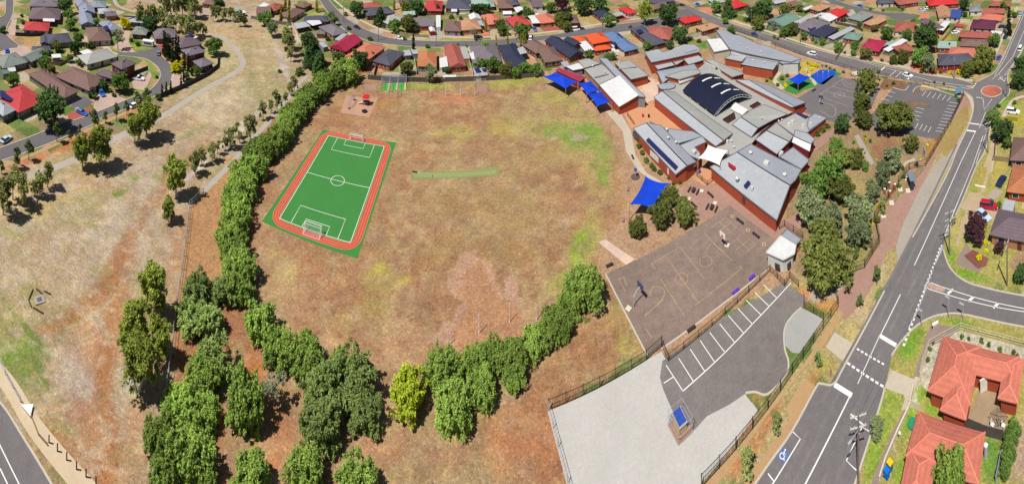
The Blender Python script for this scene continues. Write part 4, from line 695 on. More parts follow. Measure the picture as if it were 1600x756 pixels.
H('z', (1130, 237), (1290, 202), (1035, 135), 'hip', 'navy', 'dbrick', 'navy roofed house right of the vacant block')
H('z', (1442, 177), (1562, 150), (1355, 97), 'hip', 'vred', 'wwhite', 'small scarlet roofed house with a pale shed left of it', extra=[('z', [(1260, 165), (1360, 145), (1400, 180), (1290, 195)], 2.5, 'lgrey')])
H('y', (495, 132), (722, 137), (560, 10), 'hip', 'red', 'dbrick', 'coral-red hipped house at the top edge near a dark conifer')
H('y', (760, 104), (1080, 112), (748, -5), 'hip', 'dgrey', 'dbrick', 'dark grey roofed house at the top edge with white sheds in front')
H('y', (1085, 87), (1382, 80), (1040, -10), 'hip', 'fgreen', 'dbrick', 'pale sea-green metal roofed house at the top edge')
H('y', (1422, 102), (1612, 97), (1372, 0), 'hip', 'brown', 'dbrick', 'brown roofed house at the top edge right of the sea-green roof')
H('A1', (690, 99), (862, 80), (672, 55), 'hip', 'dgrey', 'dbrick', 'blue-grey roofed house across the curved street from the navy roofs')
H('A1', (672, 50), (785, 40), (665, 20), 'hip', 'rbrown', 'cream', 'red-brown roofed house behind the blue-grey one at the start of the curved street')
H('A1', (820, 150), (935, 117), (835, 93), 'hip', 'beige', 'greyw', 'beige roofed house behind two round trees at the bend of the street')
H('y', (200, 38), (442, 25), (205, -20), 'hip', 'dgrey', 'dbrick', 'dark roofed house at the top edge behind yellow-green shrubs')
H('z', (250, 87), (392, 80), (232, 0), 'gu', 'mauve', 'wwhite', 'mauve roofed house at the top edge behind the orange roof')
H('z', (0, 62), (105, 55), (0, 0), 'hip', 'dgrey', 'dbrick', 'dark blue roofed house at the top edge behind a white roof', extra=[('z', [(20, 95), (100, 75), (150, 105), (60, 160)], 2.5, 'white')])
H('aa', (178, 117), (362, 77), (125, 60), 'gu', 'brown', 'dbrick', 'brown gabled roofed house behind trees near the top of the street corner')
H('aa', (150, 42), (440, 12), (100, -10), 'hip', 'dgrey', 'dbrick', 'dark roofed building at the top edge beside the street end')
H('aa', (930, 47), (1072, 17), (785, 0), 'hip', 'fgreen', 'wwhite', 'white and mint roofed house at the top edge above the side street')
H('aa', (1172, 107), (1352, 57), (1140, 12), 'hip', 'vred', 'dbrick', 'red-orange roofed brick house between two big trees across the side street')
# -- north-east quarter
H('ab', (282, 87), (442, 37), (165, 52), 'hip', 'brown', 'dbrick', 'brown roofed house at the top edge left of the tan flat roof')
H('ab', (90, 47), (232, 17), (0, 25), 'gu', 'lgrey', 'greyw', 'light roofed house at the top edge right of the big tree')
H('ab', (640, 140), (782, 77), (482, 112), 'hip', 'tan', 'dbrick', 'tan roofed house with a white strip roof on its left', extra=[('ab', [(430, 105), (540, 65), (570, 80), (465, 125)], 2.5, 'white')])
H('ab', (882, 212), (1022, 140), (745, 152), 'hip', 'vred', 'dbrick', 'vivid red roofed house next to the big white patio roofs', wings=[('ab', (1000, 160), (1025, 130), (900, 110), 'hip', 2.6)])
H('ab', (765, 267), (872, 215), (560, 200), 'gu', 'white', 'wwhite', 'wide white roofed building beside the vivid red roof', pitch=10)
H('ab', (190, 330), (402, 222), (70, 225), 'gu', 'green', 'greyw', 'green metal roofed house with a rack of solar panels', extra=[('ab', [(110, 215), (200, 180), (290, 195), (150, 245)], 3.6)], pitch=16)
H('ab', (540, 402), (782, 285), (380, 295), 'hip', 'grey', 'greyw', 'mauve-grey roofed house with solar panels and a small crimson end', extra=[('ab', [(490, 345), (560, 315), (600, 345), (530, 385)], 3.4), ('ab', [(380, 290), (470, 255), (560, 285), (480, 325)], 3.2, 'lgrey')])
H('ab', (692, 470), (892, 352), (520, 405), 'hip', 'navy', 'greyw', 'black-blue roofed house beside a long white carport')
H('ab', (1122, 502), (1192, 422), (940, 450), 'hip', 'green', 'brick', 'grey-green hipped brick house at the street, right of the long white carport')
H('ab', (1162, 267), (1317, 182), (975, 225), 'hip', 'ggrey', 'greyw', 'grey-green pyramid roofed house between the vivid red and the apricot roofs')
H('ab', (1312, 327), (1482, 242), (1160, 292), 'hip', 'tan', 'brick', 'apricot hipped brick house facing the cul-de-sac')
H('ab', (1382, 642), (1482, 510), (1175, 565), 'hip', 'crim', 'dbrick', 'crimson-pink roofed house by the street with white carports to its right')
H('A3', (785, 195), (915, 198), (790, 135), 'hip', 'rbrown', 'wwhite', 'rust roofed house ringed by a white zigzag veranda')
H('A3', (830, 335), (925, 308), (805, 282), 'hip', 'rbrown', 'dbrick', 'small rust roofed house behind the street shrubs right of the white carports')
H('A3', (1060, 405), (1285, 395), (1100, 335), 'hip', 'dgrey', 'redb', 'black tiled brick house on the roundabout corner')
H('A3', (1115, 345), (1290, 355), (1150, 290), 'hip', 'salmon', 'brick', 'orange tiled house directly behind the black roof', pitch=16)
H('A3', (1050, 297), (1172, 300), (1065, 264), 'skil', 'fgreen', 'brick', 'pale green skillion roofed outbuilding house behind the big tree')
H('A3', (1195, 285), (1370, 290), (1195, 238), 'hip', 'brown', 'dbrick', 'brown roofed house between the orange roof and the rust roof', pitch=15)
H('A3', (1185, 228), (1385, 238), (1190, 188), 'hip', 'rbrown', 'dbrick', 'rust-brown long roofed house with a white carport on its street side', pitch=15)
H('A3', (1255, 175), (1412, 182), (1285, 120), 'hip', 'maroon', 'cream', 'maroon roofed house with a red corner panel', pitch=18)
H('A3', (1310, 115), (1450, 130), (1325, 80), 'hip', 'salmon', 'cream', 'orange-red roofed house behind the maroon roof')
H('A3', (1335, 80), (1472, 84), (1350, 52), 'gu', 'rbrown', 'dbrick', 'dusky red twin-gabled house behind the orange-red roof')
H('A3', (1375, 35), (1510, 38), (1375, 8), 'hip', 'rbrown', 'dbrick', 'pinkish roofed house at the top edge near the main road')
H('A3', (1255, 72), (1332, 68), (1265, 32), 'hip', 'ggrey', 'wwhite', 'grey roofed white cottage left of the dusky red gables')
H('A3', (1060, 108), (1140, 105), (1030, 45), 'gv', 'tan', 'wwhite', 'apricot long roofed house next to the small royal-blue gable')
H('A3', (1050, 190), (1110, 172), (1000, 120), 'gv', 'mauve', 'dbrick', 'mauve roofed house with a long white carport roof', extra=[('A3', [(1042, 180), (1095, 132), (1138, 130), (1092, 190)], 3.0, 'white')])
H('A3', (1130, 108), (1195, 112), (1140, 60), 'gu', 'royal', 'wwhite', 'white cottage with a royal-blue roof')
H('A3', (1000, 35), (1190, 22), (990, -10), 'hip', 'vred', 'dbrick', 'long red roofed house at the top edge above the cul-de-sac')
H('A3', (815, 30), (940, 12), (805, -10), 'hip', 'rbrown', 'dbrick', 'rust roofed house at the top edge beside the cul-de-sac')
H('A3', (680, 22), (785, 18), (675, -12), 'hip', 'dgrey', 'cream', 'dark roofed house at the top edge beyond the far street')
# -- right edge
H('P', (1578, 250), (1625, 252), (1583, 214), 'hip', 'brown', 'greyw', 'brown roofed house cut by the right edge, above the terracotta roof')
H('P', (1573, 299), (1640, 306), (1582, 256), 'hip', 'tang', 'brick', 'orange-brown roofed house cut by the right edge behind the dark blue car')
H('P', (1546, 366), (1640, 384), (1560, 326), 'hip', 'mauve', 'tanb', 'slate-mauve roofed house at the right edge beside the red car')
H('P', (1449.6, 610.5), (1516, 634), (1477.2, 525.6), 'hip', 'salmon', 'brick', 'large U-shaped salmon tiled brick house around a brick courtyard', near=True, h=2.7, wings=[
   ('P', (1468.5, 640.7), (1509.3, 656.4), (1482, 585), 'hip', 2.68), ('P', (1490, 573.7), (1588, 600.4), (1500, 534), 'hip', 2.72), ('P', (1558.9, 622.5), (1590.3, 630.6), (1576, 556), 'hip', 2.66)], win=False, pitch=20)
H('P', (1415, 713), (1529, 757), (1438, 643), 'hip', 'salmon', 'brick', 'salmon tiled house at the bottom edge half under a green tree', near=True, h=2.7, wings=[('P', (1402, 785), (1450, 803), (1427, 700), 'hip', 2.66)], win=False, pitch=20)
# -- sheds, carports, gazebos
def shed(c, p0, p1, p2, kind, rcol, wcol, label, h=2.3, name='shed', cat='shed', **k): return H(c, p0, p1, p2, kind, rcol, wcol, label, h=h, name=name, cat=cat, win=False, **k)
shed('u', (650, 720), (765, 712), (620, 680), 'flat', 'white', 'greyw', 'white flat roofed carport in the trees left of the large pale roof')
shed('v', (110, 135), (200, 125), (70, 85), 'gu', 'white', 'wwhite', 'small white garden shed behind the salmon-red roof')
shed('v', (40, 165), (120, 150), (10, 115), 'gu', 'green', 'greyw', 'small green garden shed left of the white one')
shed('A1', (925, 345), (968, 342), (910, 315), 'flat', 'lgrey', 'greyw', 'pale flat shed between the slate and the orange-brown roofs, left of a pair')
shed('A1', (975, 335), (1010, 332), (965, 305), 'flat', 'lgrey', 'greyw', 'pale flat shed between the slate and the orange-brown roofs, right of a pair')
shed('A1', (1290, 365), (1332, 362), (1275, 292), 'flat', 'beige', 'tanb', 'beige flat garage between the rose-brown gable and the grey roof', name='garage', cat='garage')
shed('y', (645, 335), (705, 335), (625, 205), 'skil', 'white', 'wwhite', 'long white carport at the end of the paved driveway', name='carport', cat='carport')
shed('y', (575, 390), (642, 385), (575, 340), 'gv', 'white', 'redb', 'white roofed gateway gazebo at the kerb by the driveway', name='gazebo', cat='gazebo')
shed('y', (1075, 245), (1212, 235), (1065, 185), 'gv', 'white', 'wwhite', 'white arched shed behind the apricot roof')
shed('y', (240, 190), (392, 182), (205, 145), 'gu', 'fgreen', 'greyw', 'pale mint roofed garage across the bend of the street', name='garage', cat='garage')
shed('y', (935, 120), (1080, 118), (935, 75), 'skil', 'white', 'wwhite', 'white lean-to in front of the dark grey roof at the top', name='carport', cat='carport')
shed('y', (835, 142), (910, 142), (835, 108), 'flat', 'white', 'wwhite', 'little white shed left of the white lean-to at the top')
shed('y', (1480, 175), (1592, 172), (1500, 140), 'gu', 'white', 'wwhite', 'white shed left of the coral-red roof, behind the orange roof')
shed('ab', (815, 490), (1090, 352), (745, 465), 'flat', 'lgrey', 'greyw', 'long white carport between the black-blue and the grey-green roofs', name='carport', cat='carport')
shed('ab', (370, 295), (520, 225), (315, 275), 'flat', 'lgrey', 'greyw', 'narrow white carport between the green and the mauve-grey roofs', name='carport', cat='carport')
shed('ab', (1430, 580), (1510, 540), (1350, 545), 'flat', 'beige', 'greyw', 'beige flat carport against the crimson-pink roof', name='carport', cat='carport')
shed('ab', (1530, 572), (1610, 520), (1475, 545), 'flat', 'fgreen', 'greyw', 'mint flat carport right of the beige one', name='carport', cat='carport')
shed('A3', (750, 320), (870, 250), (730, 300), 'flat', 'white', 'greyw', 'long striped white carport left of the small rust roof', name='carport', cat='carport')
shed('A3', (1380, 205), (1450, 212), (1375, 190), 'flat', 'white', 'cream', 'white flat carport facing the main road', name='carport', cat='carport')
shed('A3', (1160, 162), (1215, 165), (1165, 148), 'flat', 'red', 'cream', 'small red roofed shed in the yard left of the maroon roof')
shed('A3', (500, 100), (555, 95), (470, 65), 'flat', 'beige', 'cream', 'pale flat shed between the vivid red roof and the far street')
shed('x', (1035, 505), (1140, 425), (1020, 460), 'flat', 'lgrey', 'greyw', 'white and grey shed roof between the charcoal and the crimson roofs')
shed('x', (840, 590), (900, 575), (800, 530), 'flat', 'lgrey', 'greyw', 'small pale shed by the big dark conifer')
shed('z', (905, 635), (1030, 615), (850, 520), 'flat', 'white', 'greyw', 'white slatted pergola roof left of the vivid orange house', name='pergola', cat='pergola')
shed('z', (1240, 690), (1372, 668), (1235, 560), 'flat', 'white', 'cream', 'white pool deck roof between the orange and the blue roofs', h=.6, name='deck', cat='deck')
shed('ai', (1340, 140), (1430, 118), (1320, 105), 'gu', 'fgreen', 'greyw', 'mint roofed shed behind the grey fence near the paddock top')
shed('ai', (1400, 165), (1475, 155), (1390, 140), 'flat', 'white', 'greyw', 'small white shed right of the mint roofed shed')
shed('w', (770, 145), (815, 145), (765, 118), 'gu', 'fgreen', 'greyw', 'tiny mint shed among the creek-side trees')
shed('P', (1565, 327), (1583, 330), (1570, 312), 'flat', 'lgrey', 'greyw', 'white flat carport between the red car and the orange-brown roof', name='carport', cat='carport')
shed('ad', (1295, 190), (1455, 175), (1280, 100), 'flat', 'beige', 'wwhite', 'white walled shed with solar panels against the timber fence', extra=[('ad', [(1280, 95), (1340, 85), (1375, 140), (1310, 150)], 2.55), ('ad', [(1370, 95), (1420, 90), (1445, 130), (1400, 138)], 2.55)])
shed('ad', (895, 212), (1060, 205), (905, 180), 'gu', 'white', 'greyw', 'white tarpaulin tent shed against the timber fence', h=1.6)
# ------------------------------------------------------------------ school buildings
BR = wallm('brick')
def block(name, label, parts, wcol='brick', rcol='lgrey', cat='school building', extra=None, overhang=True, win=None):
    """parts: list of roof polygons [(crop, [(x, y, h), ...], roofcolour)], walls drop from each"""
    allp = [G(c, x, y, 0) for c, P_, *_ in parts for x, y, h in P_]; ctr_ = sum(allp, Vector()) / len(allp); ctr_.z = 0
    t = thing(name, label, cat, ctr_); wb = MB()
    for c, P_, *rcs in parts:
        top = [G(c, x, y, h) for x, y, h in P_]; k = rcs[0] if rcs else rcol
        b = MB(); b.prism(top, th=.22); rf = b.build('roof', roofm(k), t)
        if len(top) < 14:
            gb = MB(); n_ = len(top)
            for i_ in range(n_): gb.bar(top[i_] + Vector((0, 0, .02)), top[(i_ + 1) % n_] + Vector((0, 0, .02)), .22, .14)
            gb.build('gutter', mat('gutter_' + ('white' if k == 'white' else 'grey'), (232, 232, 230) if k == 'white' else (126, 130, 138), gain=.6), rf)
        cc = sum(top, Vector()) / len(top); ins = []
        for p in top:
            d = (cc - p); d.z = 0; L_ = d.length; q = p + d * min(.45 / max(L_, .1), .2); ins.append(Vector((q.x, q.y, p.z - .225)))
        wb.prism(ins, z0=-.1)
    wb.build('wall', wallm(wcol), t)
    for e in (extra or ()):
        e[0](t, *e[1:])
    return t
def vent(t, c, x, y, h, s=.45):
    p = G(c, x, y, h); b = MB(); b.cyl(p + Vector((0, 0, -.3)), p + Vector((0, 0, .35)), s * .55, n=10); b.ball((p.x, p.y, p.z + .4), (s, s, s * .7), 10); b.build('roof_vent', mat('vent_metal', (226, 222, 216), gain=.75, rough=.5), t, smooth=True)
def acbox(t, c, x, y, h, s=1.1):
    p = G(c, x, y, h); b = MB(); b.box((p.x, p.y, p.z + .3), (s, s, .8), .6); b.box((p.x, p.y, p.z + .73), (s * .7, s * .7, .08), .6); b.build('air_conditioner', mat('ac_white', (226, 224, 218), gain=.72), t)
def panel(t, c, pts, hs, m='solar'): roof_panel(t, c, pts, hs, m)
def strip(t, c, a, b_, h0, h1, name='window', m=None, th=.12):
    """glazing strip on a wall between two photo points a and b on the wall line, from height h0 to h1"""
    A, B = G(c, *a, h0), G(c, *b_, h0); Z = Vector((0, 0, h1 - h0)); d = (B - A).normalized(); n = Vector((d.y, -d.x, 0))
    if n.dot(A) > 0: n = -n
    q = MB(); A = A + n * .12; B = B + n * .12; M = (A + B) / 2 + Z / 2; q.box((M.x, M.y, M.z), ((B - A).length, th, h1 - h0), math.atan2(d.y, d.x)); q.build(name, m or GLASS, t)
WHT = FRAME
def panelrow(t):
    a, b_, c_, d = G('j', 268, 118, 4.3), G('j', 635, 478, 4.3), G('j', 600, 518, 3.9), G('j', 232, 148, 3.9)
    for i in range(17):
        f, g_ = i / 17, (i + .86) / 17; b = MB(); b.prism([a.lerp(b_, f), a.lerp(b_, g_), d.lerp(c_, g_), d.lerp(c_, f)], th=.1); b.build('solar_panel', mat('solar_panel', (42, 48, 98), rough=.25, spec=.6, gain=.8), t)
block('classroom_block', 'hall with a bright white skillion roof and orange brick end wall', [('e', [(770, 340, 3.3), (1020, 222, 4.8), (1255, 466, 4.6), (1015, 610, 3.1)], 'white')])
block('classroom_block', 'long narrow raised metal roof running past the white roofed hall', [('e', [(765, 5, 5), (862, 12, 5), (1345, 492, 4), (1205, 480, 4)], 'bluegrey')], wcol='greyw')
block('classroom_block', 'low grey metal roofed wing on the oval side of the raised roof', [('e', [(580, 145, 3.3), (800, 82, 3.8), (985, 232, 3.8), (760, 335, 3.2)], 'beige')], wcol='tanb', extra=[(vent, 'e', 685, 108, 3.9), (vent, 'e', 835, 185, 3.8, .3), (strip, 'e', (700, 240), (880, 200), 3.9, 4.1, 'ridge_flashing', roofm('bluegrey'), .5)])
block('classroom_block', 'broad grey roofed wing on the street side of the raised roof', [('e', [(955, 62, 3.7), (1140, 30, 3.3), (1385, 222, 3.3), (1160, 272, 3.8)], 'beige')], extra=[(vent, 'e', 1015, 65, 3.8, .35), (strip, 'e', (1010, 140), (1230, 110), 3.75, 3.95, 'ridge_flashing', roofm('bluegrey'), .5)])
block('classroom_block', 'tan flat roofed block behind the low grey wing', [('e', [(500, 35, 3), (640, 12, 3), (780, 72, 3), (580, 132, 3)], 'beige')], wcol='tanb')
block('portable_classroom', 'white roofed grey portable room left of the tan flat roof', [('e', [(360, 112, 3), (512, 66, 3), (572, 132, 2.9), (440, 157, 2.9)], 'white')], wcol='greyw')
block('carport', 'pale blue lean-to between the crimson shed and the portable room', [('e', [(282, 55, 2.6), (372, 40, 2.6), (402, 98, 2.5), (330, 122, 2.5)], 'lgrey')], wcol='wwhite', cat='carport')
block('storage_shed', 'crimson metal roofed shed behind the first blue shade sail', [('e', [(220, 152, 3.0), (275, 128, 3.4), (600, 240, 3.4), (525, 292, 3.0)], 'crim')], wcol='redb', cat='shed')
block('classroom_block', 'stepped pale roofed wing with a clerestory window strip', [('f', [(215, 172, 3.2), (385, 132, 3.2), (440, 172, 3.3), (555, 142, 3.3), (590, 112, 3.2), (700, 76, 3.2), (832, 74, 3.2), (900, 120, 3.8), (905, 165, 5.0), (300, 300, 5.0)], 'lgrey'),
      ('f', [(320, 312, 3.4), (512, 256, 3.4), (592, 332, 3.0), (380, 388, 3.0)], 'lgrey'), ('f', [(540, 262, 3.3), (690, 235, 3.3), (700, 275, 3), (610, 332, 3)], 'bluegrey'), ('f', [(680, 232, 3.5), (850, 182, 3.5), (962, 266, 3.0), (762, 326, 3.0)], 'lgrey')],
      extra=[(strip, 'f', (515, 265), (690, 220), 3.7, 4.5), (strip, 'f', (715, 205), (865, 160), 3.7, 4.5)])
block('classroom_block', 'pale blue sheet roof with a rounded grey vault on it, beside the navy arch', [('f', [(370, 408, 3.4), (835, 318, 3.4), (880, 382, 4.2), (560, 462, 4.2), (440, 560, 3.4)], 'bluegrey'), ('f', [(465, 470, 4.6), (700, 400, 4.6), (890, 388, 4.6), (915, 430, 4.9), (650, 512, 4.9), (600, 500, 4.7)], 'beige'),
      ('f', [(640, 514, 4.7), (906, 432, 4.7), (922, 462, 3.5), (648, 562, 3.5)], 'white')])
block('covered_entry', 'pale grey rounded canopy roof between the courtyards', [('f', [(370, 585, 3.3), (440, 560, 3.3), (540, 548, 3.3), (600, 575, 3.3), (590, 610, 3.2), (520, 632, 3.2), (420, 632, 3.2)], 'bluegrey')], cat='canopy')
block('classroom_block', 'long tan-grey roofed wing with white window strips, north of the navy arch', [('f', [(970, 272, 3.2), (1062, 262, 3.6), (1460, 440, 3.4), (1305, 482, 4.2)], 'beige')], extra=[(strip, 'f', (975, 310), (1100, 375), 2.9, 3.7, 'window', WHT), (strip, 'f', (1130, 400), (1270, 468), 2.9, 3.7, 'window', WHT)])
block('classroom_block', 'second long grey gabled wing with white window strips, ending in brick by the upper court', [('i', [(230, -45, 3.6), (400, -40, 4.6), (975, 290, 4.8), (930, 300, 4.4)], 'lgrey'), ('i', [(400, -42, 4.6), (640, 22, 3.2), (1112, 238, 3.2), (975, 288, 4.8)], 'bluegrey')],
      extra=[(strip, 'i', (345, 20), (440, 70), 2.7, 3.7, 'window', WHT), (strip, 'i', (590, 145), (700, 195), 2.7, 3.7, 'window', WHT), (strip, 'i', (760, 220), (935, 305), 2.7, 3.7, 'window', WHT)])
block('administration_building', 'large angular blue-grey roofed building with white walls beside the side street', [('P', [(1118.7, 47.1, 5.4), (1133, 46.5, 5.4), (1146, 54, 5.2), (1156, 55.3, 5), (1185, 69, 4.8), (1199, 72, 4.8), (1233, 85, 4.8), (1251.8, 92, 4.8), (1235.5, 97, 4.8), (1203, 91, 5), (1157.6, 81.5, 5.2), (1141, 77, 5.4)], 'bluegrey')], wcol='wwhite',
      extra=[(strip, 'g', (140, 372), (205, 385), 3.0, 4.2), (strip, 'g', (215, 388), (300, 404), 3.0, 4.2), (strip, 'g', (310, 406), (400, 420), 3.0, 4.2), (strip, 'g', (410, 424), (495, 436), 3.0, 4.2), (vent, 'g', 125, 240, 5.4, .3), (vent, 'g', 220, 285, 5.3, .3), (vent, 'g', 390, 330, 5.2, .4), (vent, 'aa', 1160, 500, 5.4, .3)])
block('classroom_block', 'plain white roofed room attached to the angular blue-grey building', [('f', [(990, 12, 4), (1160, 0, 4.2), (1272, 132, 4.2), (1082, 168, 4)], 'white')], wcol='cream', extra=[(vent, 'f', 1108, 38, 4.2, .25), (vent, 'f', 1145, 85, 4.2, .25), (strip, 'f', (1180, 190), (1205, 215), .1, 2.2, 'door', mat('purple_door', (150, 40, 100), gain=.6))])
block('classroom_block', 'white-edged grey roofed classroom with a brick veranda facing the play turf', [('g', [(150, 482, 4), (212, 392, 4.3), (605, 457, 4.3), (542, 550, 4)], 'bluegrey')], extra=[(strip, 'g', (140, 500), (540, 570), 2.9, 3.7), (vent, 'g', 295, 440, 4.3, .4), (vent, 'g', 430, 465, 4.3, .4), (strip, 'g', (145, 478), (543, 547), 3.9, 4.15, 'fascia', WHT)])
block('classroom_block', 'low link roof between the plain white room and the brick veranda', [('f', [(1205, 245, 3.1), (1300, 205, 3.1), (1475, 232, 3.1), (1425, 290, 3.0)], 'lgrey')], extra=[(strip, 'f', (1230, 262), (1420, 300), 1.8, 2.8)])
block('classroom_block', 'white end box of the angular blue-grey building with a tall blue slit', [('g', [(600, 450, 4.4), (880, 425, 4.6), (862, 468, 4.6), (760, 470, 4.4), (660, 475, 4.4)], 'bluegrey')], wcol='wwhite', extra=[(strip, 'g', (755, 530), (775, 532), 1.0, 4.0), (strip, 'g', (610, 505), (665, 512), 1.5, 3.4)])
block('classroom_block', 'long grey gabled wing running beside the navy arch to a brick end gable', [('P', [(1021.5, 152.6, 3.1), (1034.5, 142, 4.6), (1130.8, 219.5, 4.6), (1118.2, 228.8, 3.1)], 'lgrey'), ('P', [(1034.5, 142, 4.6), (1054, 143.8, 3.2), (1144.6, 208.8, 3.2), (1130.8, 219.5, 4.6)], 'beige')],
      extra=[(strip, 'h', (345, 215), (440, 290), 1.6, 2.8, 'window', WHT), (strip, 'h', (545, 410), (660, 505), .3, 2.6), (strip, 'h', (690, 530), (810, 610), 1.2, 2.6, 'window', WHT)])
block('classroom_block', 'grey roofed classroom with a long row of solar panels, facing the curved path', [('P', [(989.4, 200.4, 3.1), (1010, 192, 4.6), (1073.5, 259, 4.6), (1055.5, 273, 3.1)], 'lgrey'), ('P', [(1010, 192, 4.6), (1033, 196, 3.6), (1060, 225, 3.6), (1088, 253, 3.4), (1073.5, 259, 4.6)], 'bluegrey')],
      extra=[(panelrow,), (vent, 'j', 495, 25, 4.0), (vent, 'j', 510, 130, 4.4), (vent, 'j', 605, 185, 4.2, .4), (acbox, 'j', 830, 310, 3.5), (strip, 'j', (75, 95), (150, 165), 1.0, 2.6), (strip, 'j', (290, 340), (400, 440), 1.0, 2.6, 'window', WHT), (strip, 'j', (505, 560), (590, 640), 1.0, 2.6, 'window', WHT), (strip, 'j', (712, 545), (852, 470), 2.0, 2.6, 'window', WHT)])
block('classroom_block', 'low pale wing behind the solar classroom, beside the white sail', [('j', [(620, 228, 3.5), (930, 102, 3.4), (985, 172, 3.3), (840, 238, 3.3), (905, 312, 3.2), (900, 400, 3.2), (760, 330, 3.3)], 'lgrey'), ('h', [(280, 475, 3.5), (430, 555, 3.5), (820, 600, 3.3), (930, 660, 3.3), (630, 752, 3.4), (520, 735, 3.6)], 'bluegrey')])
BK = [('P', [(1109.4, 261, 3.1), (1151.5, 237.6, 5), (1234.4, 289.5, 5), (1213.7, 344.5, 3.1)], 'lgrey'), ('P', [(1151.5, 237.6, 5), (1173, 225, 3.7), (1252, 265, 3.7), (1243, 281.5, 4.3), (1234.4, 289.5, 5)], 'bluegrey')]
def red_dormer(t):
    A = G('k', 303, 300, 4.3); b = MB(); b.prism([G('k', 300, 262, 4.9), G('k', 395, 322, 4.9), G('k', 372, 352, 4.5), G('k', 306, 300, 4.5)], th=.5); b.build('red_dormer', mat('red_cladding', (190, 40, 50), gain=.6), t)
bigb = block('classroom_block', 'biggest grey roofed brick building, its corner pointing at the asphalt court', BK, extra=[(vent, 'k', 412, 480, 4.2, .6), (vent, 'k', 578, 158, 4.6, .6), (acbox, 'k', 775, 290, 4.5, 1.4), (vent, 'k', 1002, 432, 4.7, .6),
      (panel, 'k', [(545, 490), (580, 515), (525, 582), (492, 555)], (4.6, 4.6, 4.2, 4.2)), (acbox, 'k', 600, 605, 3.9, .6), (strip, 'l', (482, 120), (512, 150), .9, 2.3), (strip, 'l', (612, 215), (655, 255), .5, 2.3), (strip, 'k', (130, 470), (255, 590), .3, 2.7, 'roller_screen', mat('metal_screen', (120, 124, 132), gain=.6))])
red_dormer(bigb)
block('classroom_block', 'saw-tooth roofed block with red gable ends, directly below the navy arch', [('i', [(190, 515, 3.1), (430, 670, 3.1), (512, 560, 4.8), (300, 420, 4.8)], 'lgrey'), ('i', [(300, 420, 4.8), (512, 560, 4.8), (705, 455, 3.8), (880, 385, 3.8), (590, 265, 3.8), (430, 330, 4.2)], 'beige')], wcol='redb', extra=[(vent, 'i', 560, 440, 4.6, .3)])
block('classroom_block', 'saw-tooth roofed block with red gable ends, next to the garden trees', [('P', [(1180.3, 217.9, 3.1), (1213.7, 241, 3.1), (1233.2, 221.3, 4.8), (1197.9, 204, 4.8)], 'lgrey'), ('P', [(1197.9, 204, 4.8), (1233.2, 221.3, 4.8), (1239.8, 212.9, 4.0), (1213, 191.6, 4.0)], 'beige'), ('P', [(1237, 221.5, 3.1), (1264.8, 236.3, 3.1), (1267, 225, 4), (1240.6, 213, 4)], 'white'), ('P', [(1240.6, 213, 4), (1267, 225, 4), (1273.5, 218, 3.6), (1262, 208, 3.6), (1242, 203, 3.7)], 'lgrey')], wcol='redb')
block('classroom_block', 'flat beige roofed rooms with a blue solar sheet, beside the upper court', [('i', [(745, 488, 3.6), (985, 372, 3.6), (1140, 432, 3.5), (1215, 372, 3.5), (1372, 432, 3.4), (1160, 590, 3.4), (1080, 640, 3.5), (950, 640, 3.6)], 'beige'), ('i', [(1140, 440, 3.62), (1215, 376, 3.62), (1368, 432, 3.5), (1150, 585, 3.5), (1120, 520, 3.6)], 'bluegrey')],
      extra=[(panel, 'i', [(980, 372), (1010, 362), (1145, 412), (1105, 438)], 3.8), (acbox, 'i', 900, 520, 3.6, .9), (acbox, 'i', 940, 490, 3.6, .9), (acbox, 'i', 1075, 540, 3.6, .7), (vent, 'i', 1280, 440, 3.6, .3), (acbox, 'i', 1170, 515, 3.6, .6), (vent, 'i', 770, 480, 3.8, .3), (vent, 'i', 812, 465, 3.8, .3)])
block('classroom_block', 'small mauve-white roofed room between the saw-tooth block and the biggest roof', [('k', [(942, 202, 3.3), (1108, 80, 3.3), (1312, 242, 3.1), (1212, 352, 3.1)], 'bluegrey')], wcol='redb', extra=[(acbox, 'k', 965, 165, 3.2, .9), (acbox, 'k', 945, 185, 3.2, .6)])
block('covered_walkway', 'low beige link roof joining the classrooms around the navy arch', [('P', [(1036, 140, 2.85), (1048, 118, 2.85), (1090, 108, 2.85), (1101, 99, 2.85), (1143, 121, 2.85), (1162, 134, 2.85), (1243, 172, 2.85), (1209, 190, 2.85), (1190, 205, 2.85), (1173, 226, 2.85), (1152, 238, 2.85), (1122, 247, 2.85), (1119, 229, 2.85), (1070, 186, 2.85)], 'beige')], wcol='redb', cat='walkway',
      extra=[(acbox, 'k', 235, 25, 3, .9), (acbox, 'k', 292, 20, 3, .7), (vent, 'k', 375, 88, 3, .35), (vent, 'k', 345, 12, 3, .35)])
for l_, ps_ in (('sheet painted with courtyard shade on the link roof just below the navy arch', [(75, 458), (215, 372), (232, 440), (140, 498)]), ('narrow sheet painted with light-well shade on the link roof right of the navy arch', [(410, 292), (505, 238), (548, 265), (450, 312)])):
    q_ = GS('i', ps_, 2.9); wt = thing('courtyard_shade_sheet', l_, 'roof cover', (q_[0].x, q_[0].y, 0)); b = MB(); b.flat(q_, 2.87); b.build('floor', mat('well_shade_paint', (58, 50, 44), gain=.6, tuft=.8), wt)  # no sunken floor: courtyard shade and planting put into a flat roof sheet's colour
    for i in range(4): b = MB(); b.bar(q_[i] + Vector((0, 0, .15)), q_[(i + 1) % 4] + Vector((0, 0, .15)), .18, .4); b.build('parapet', mat('well_red', (120, 48, 48), gain=.6), wt)
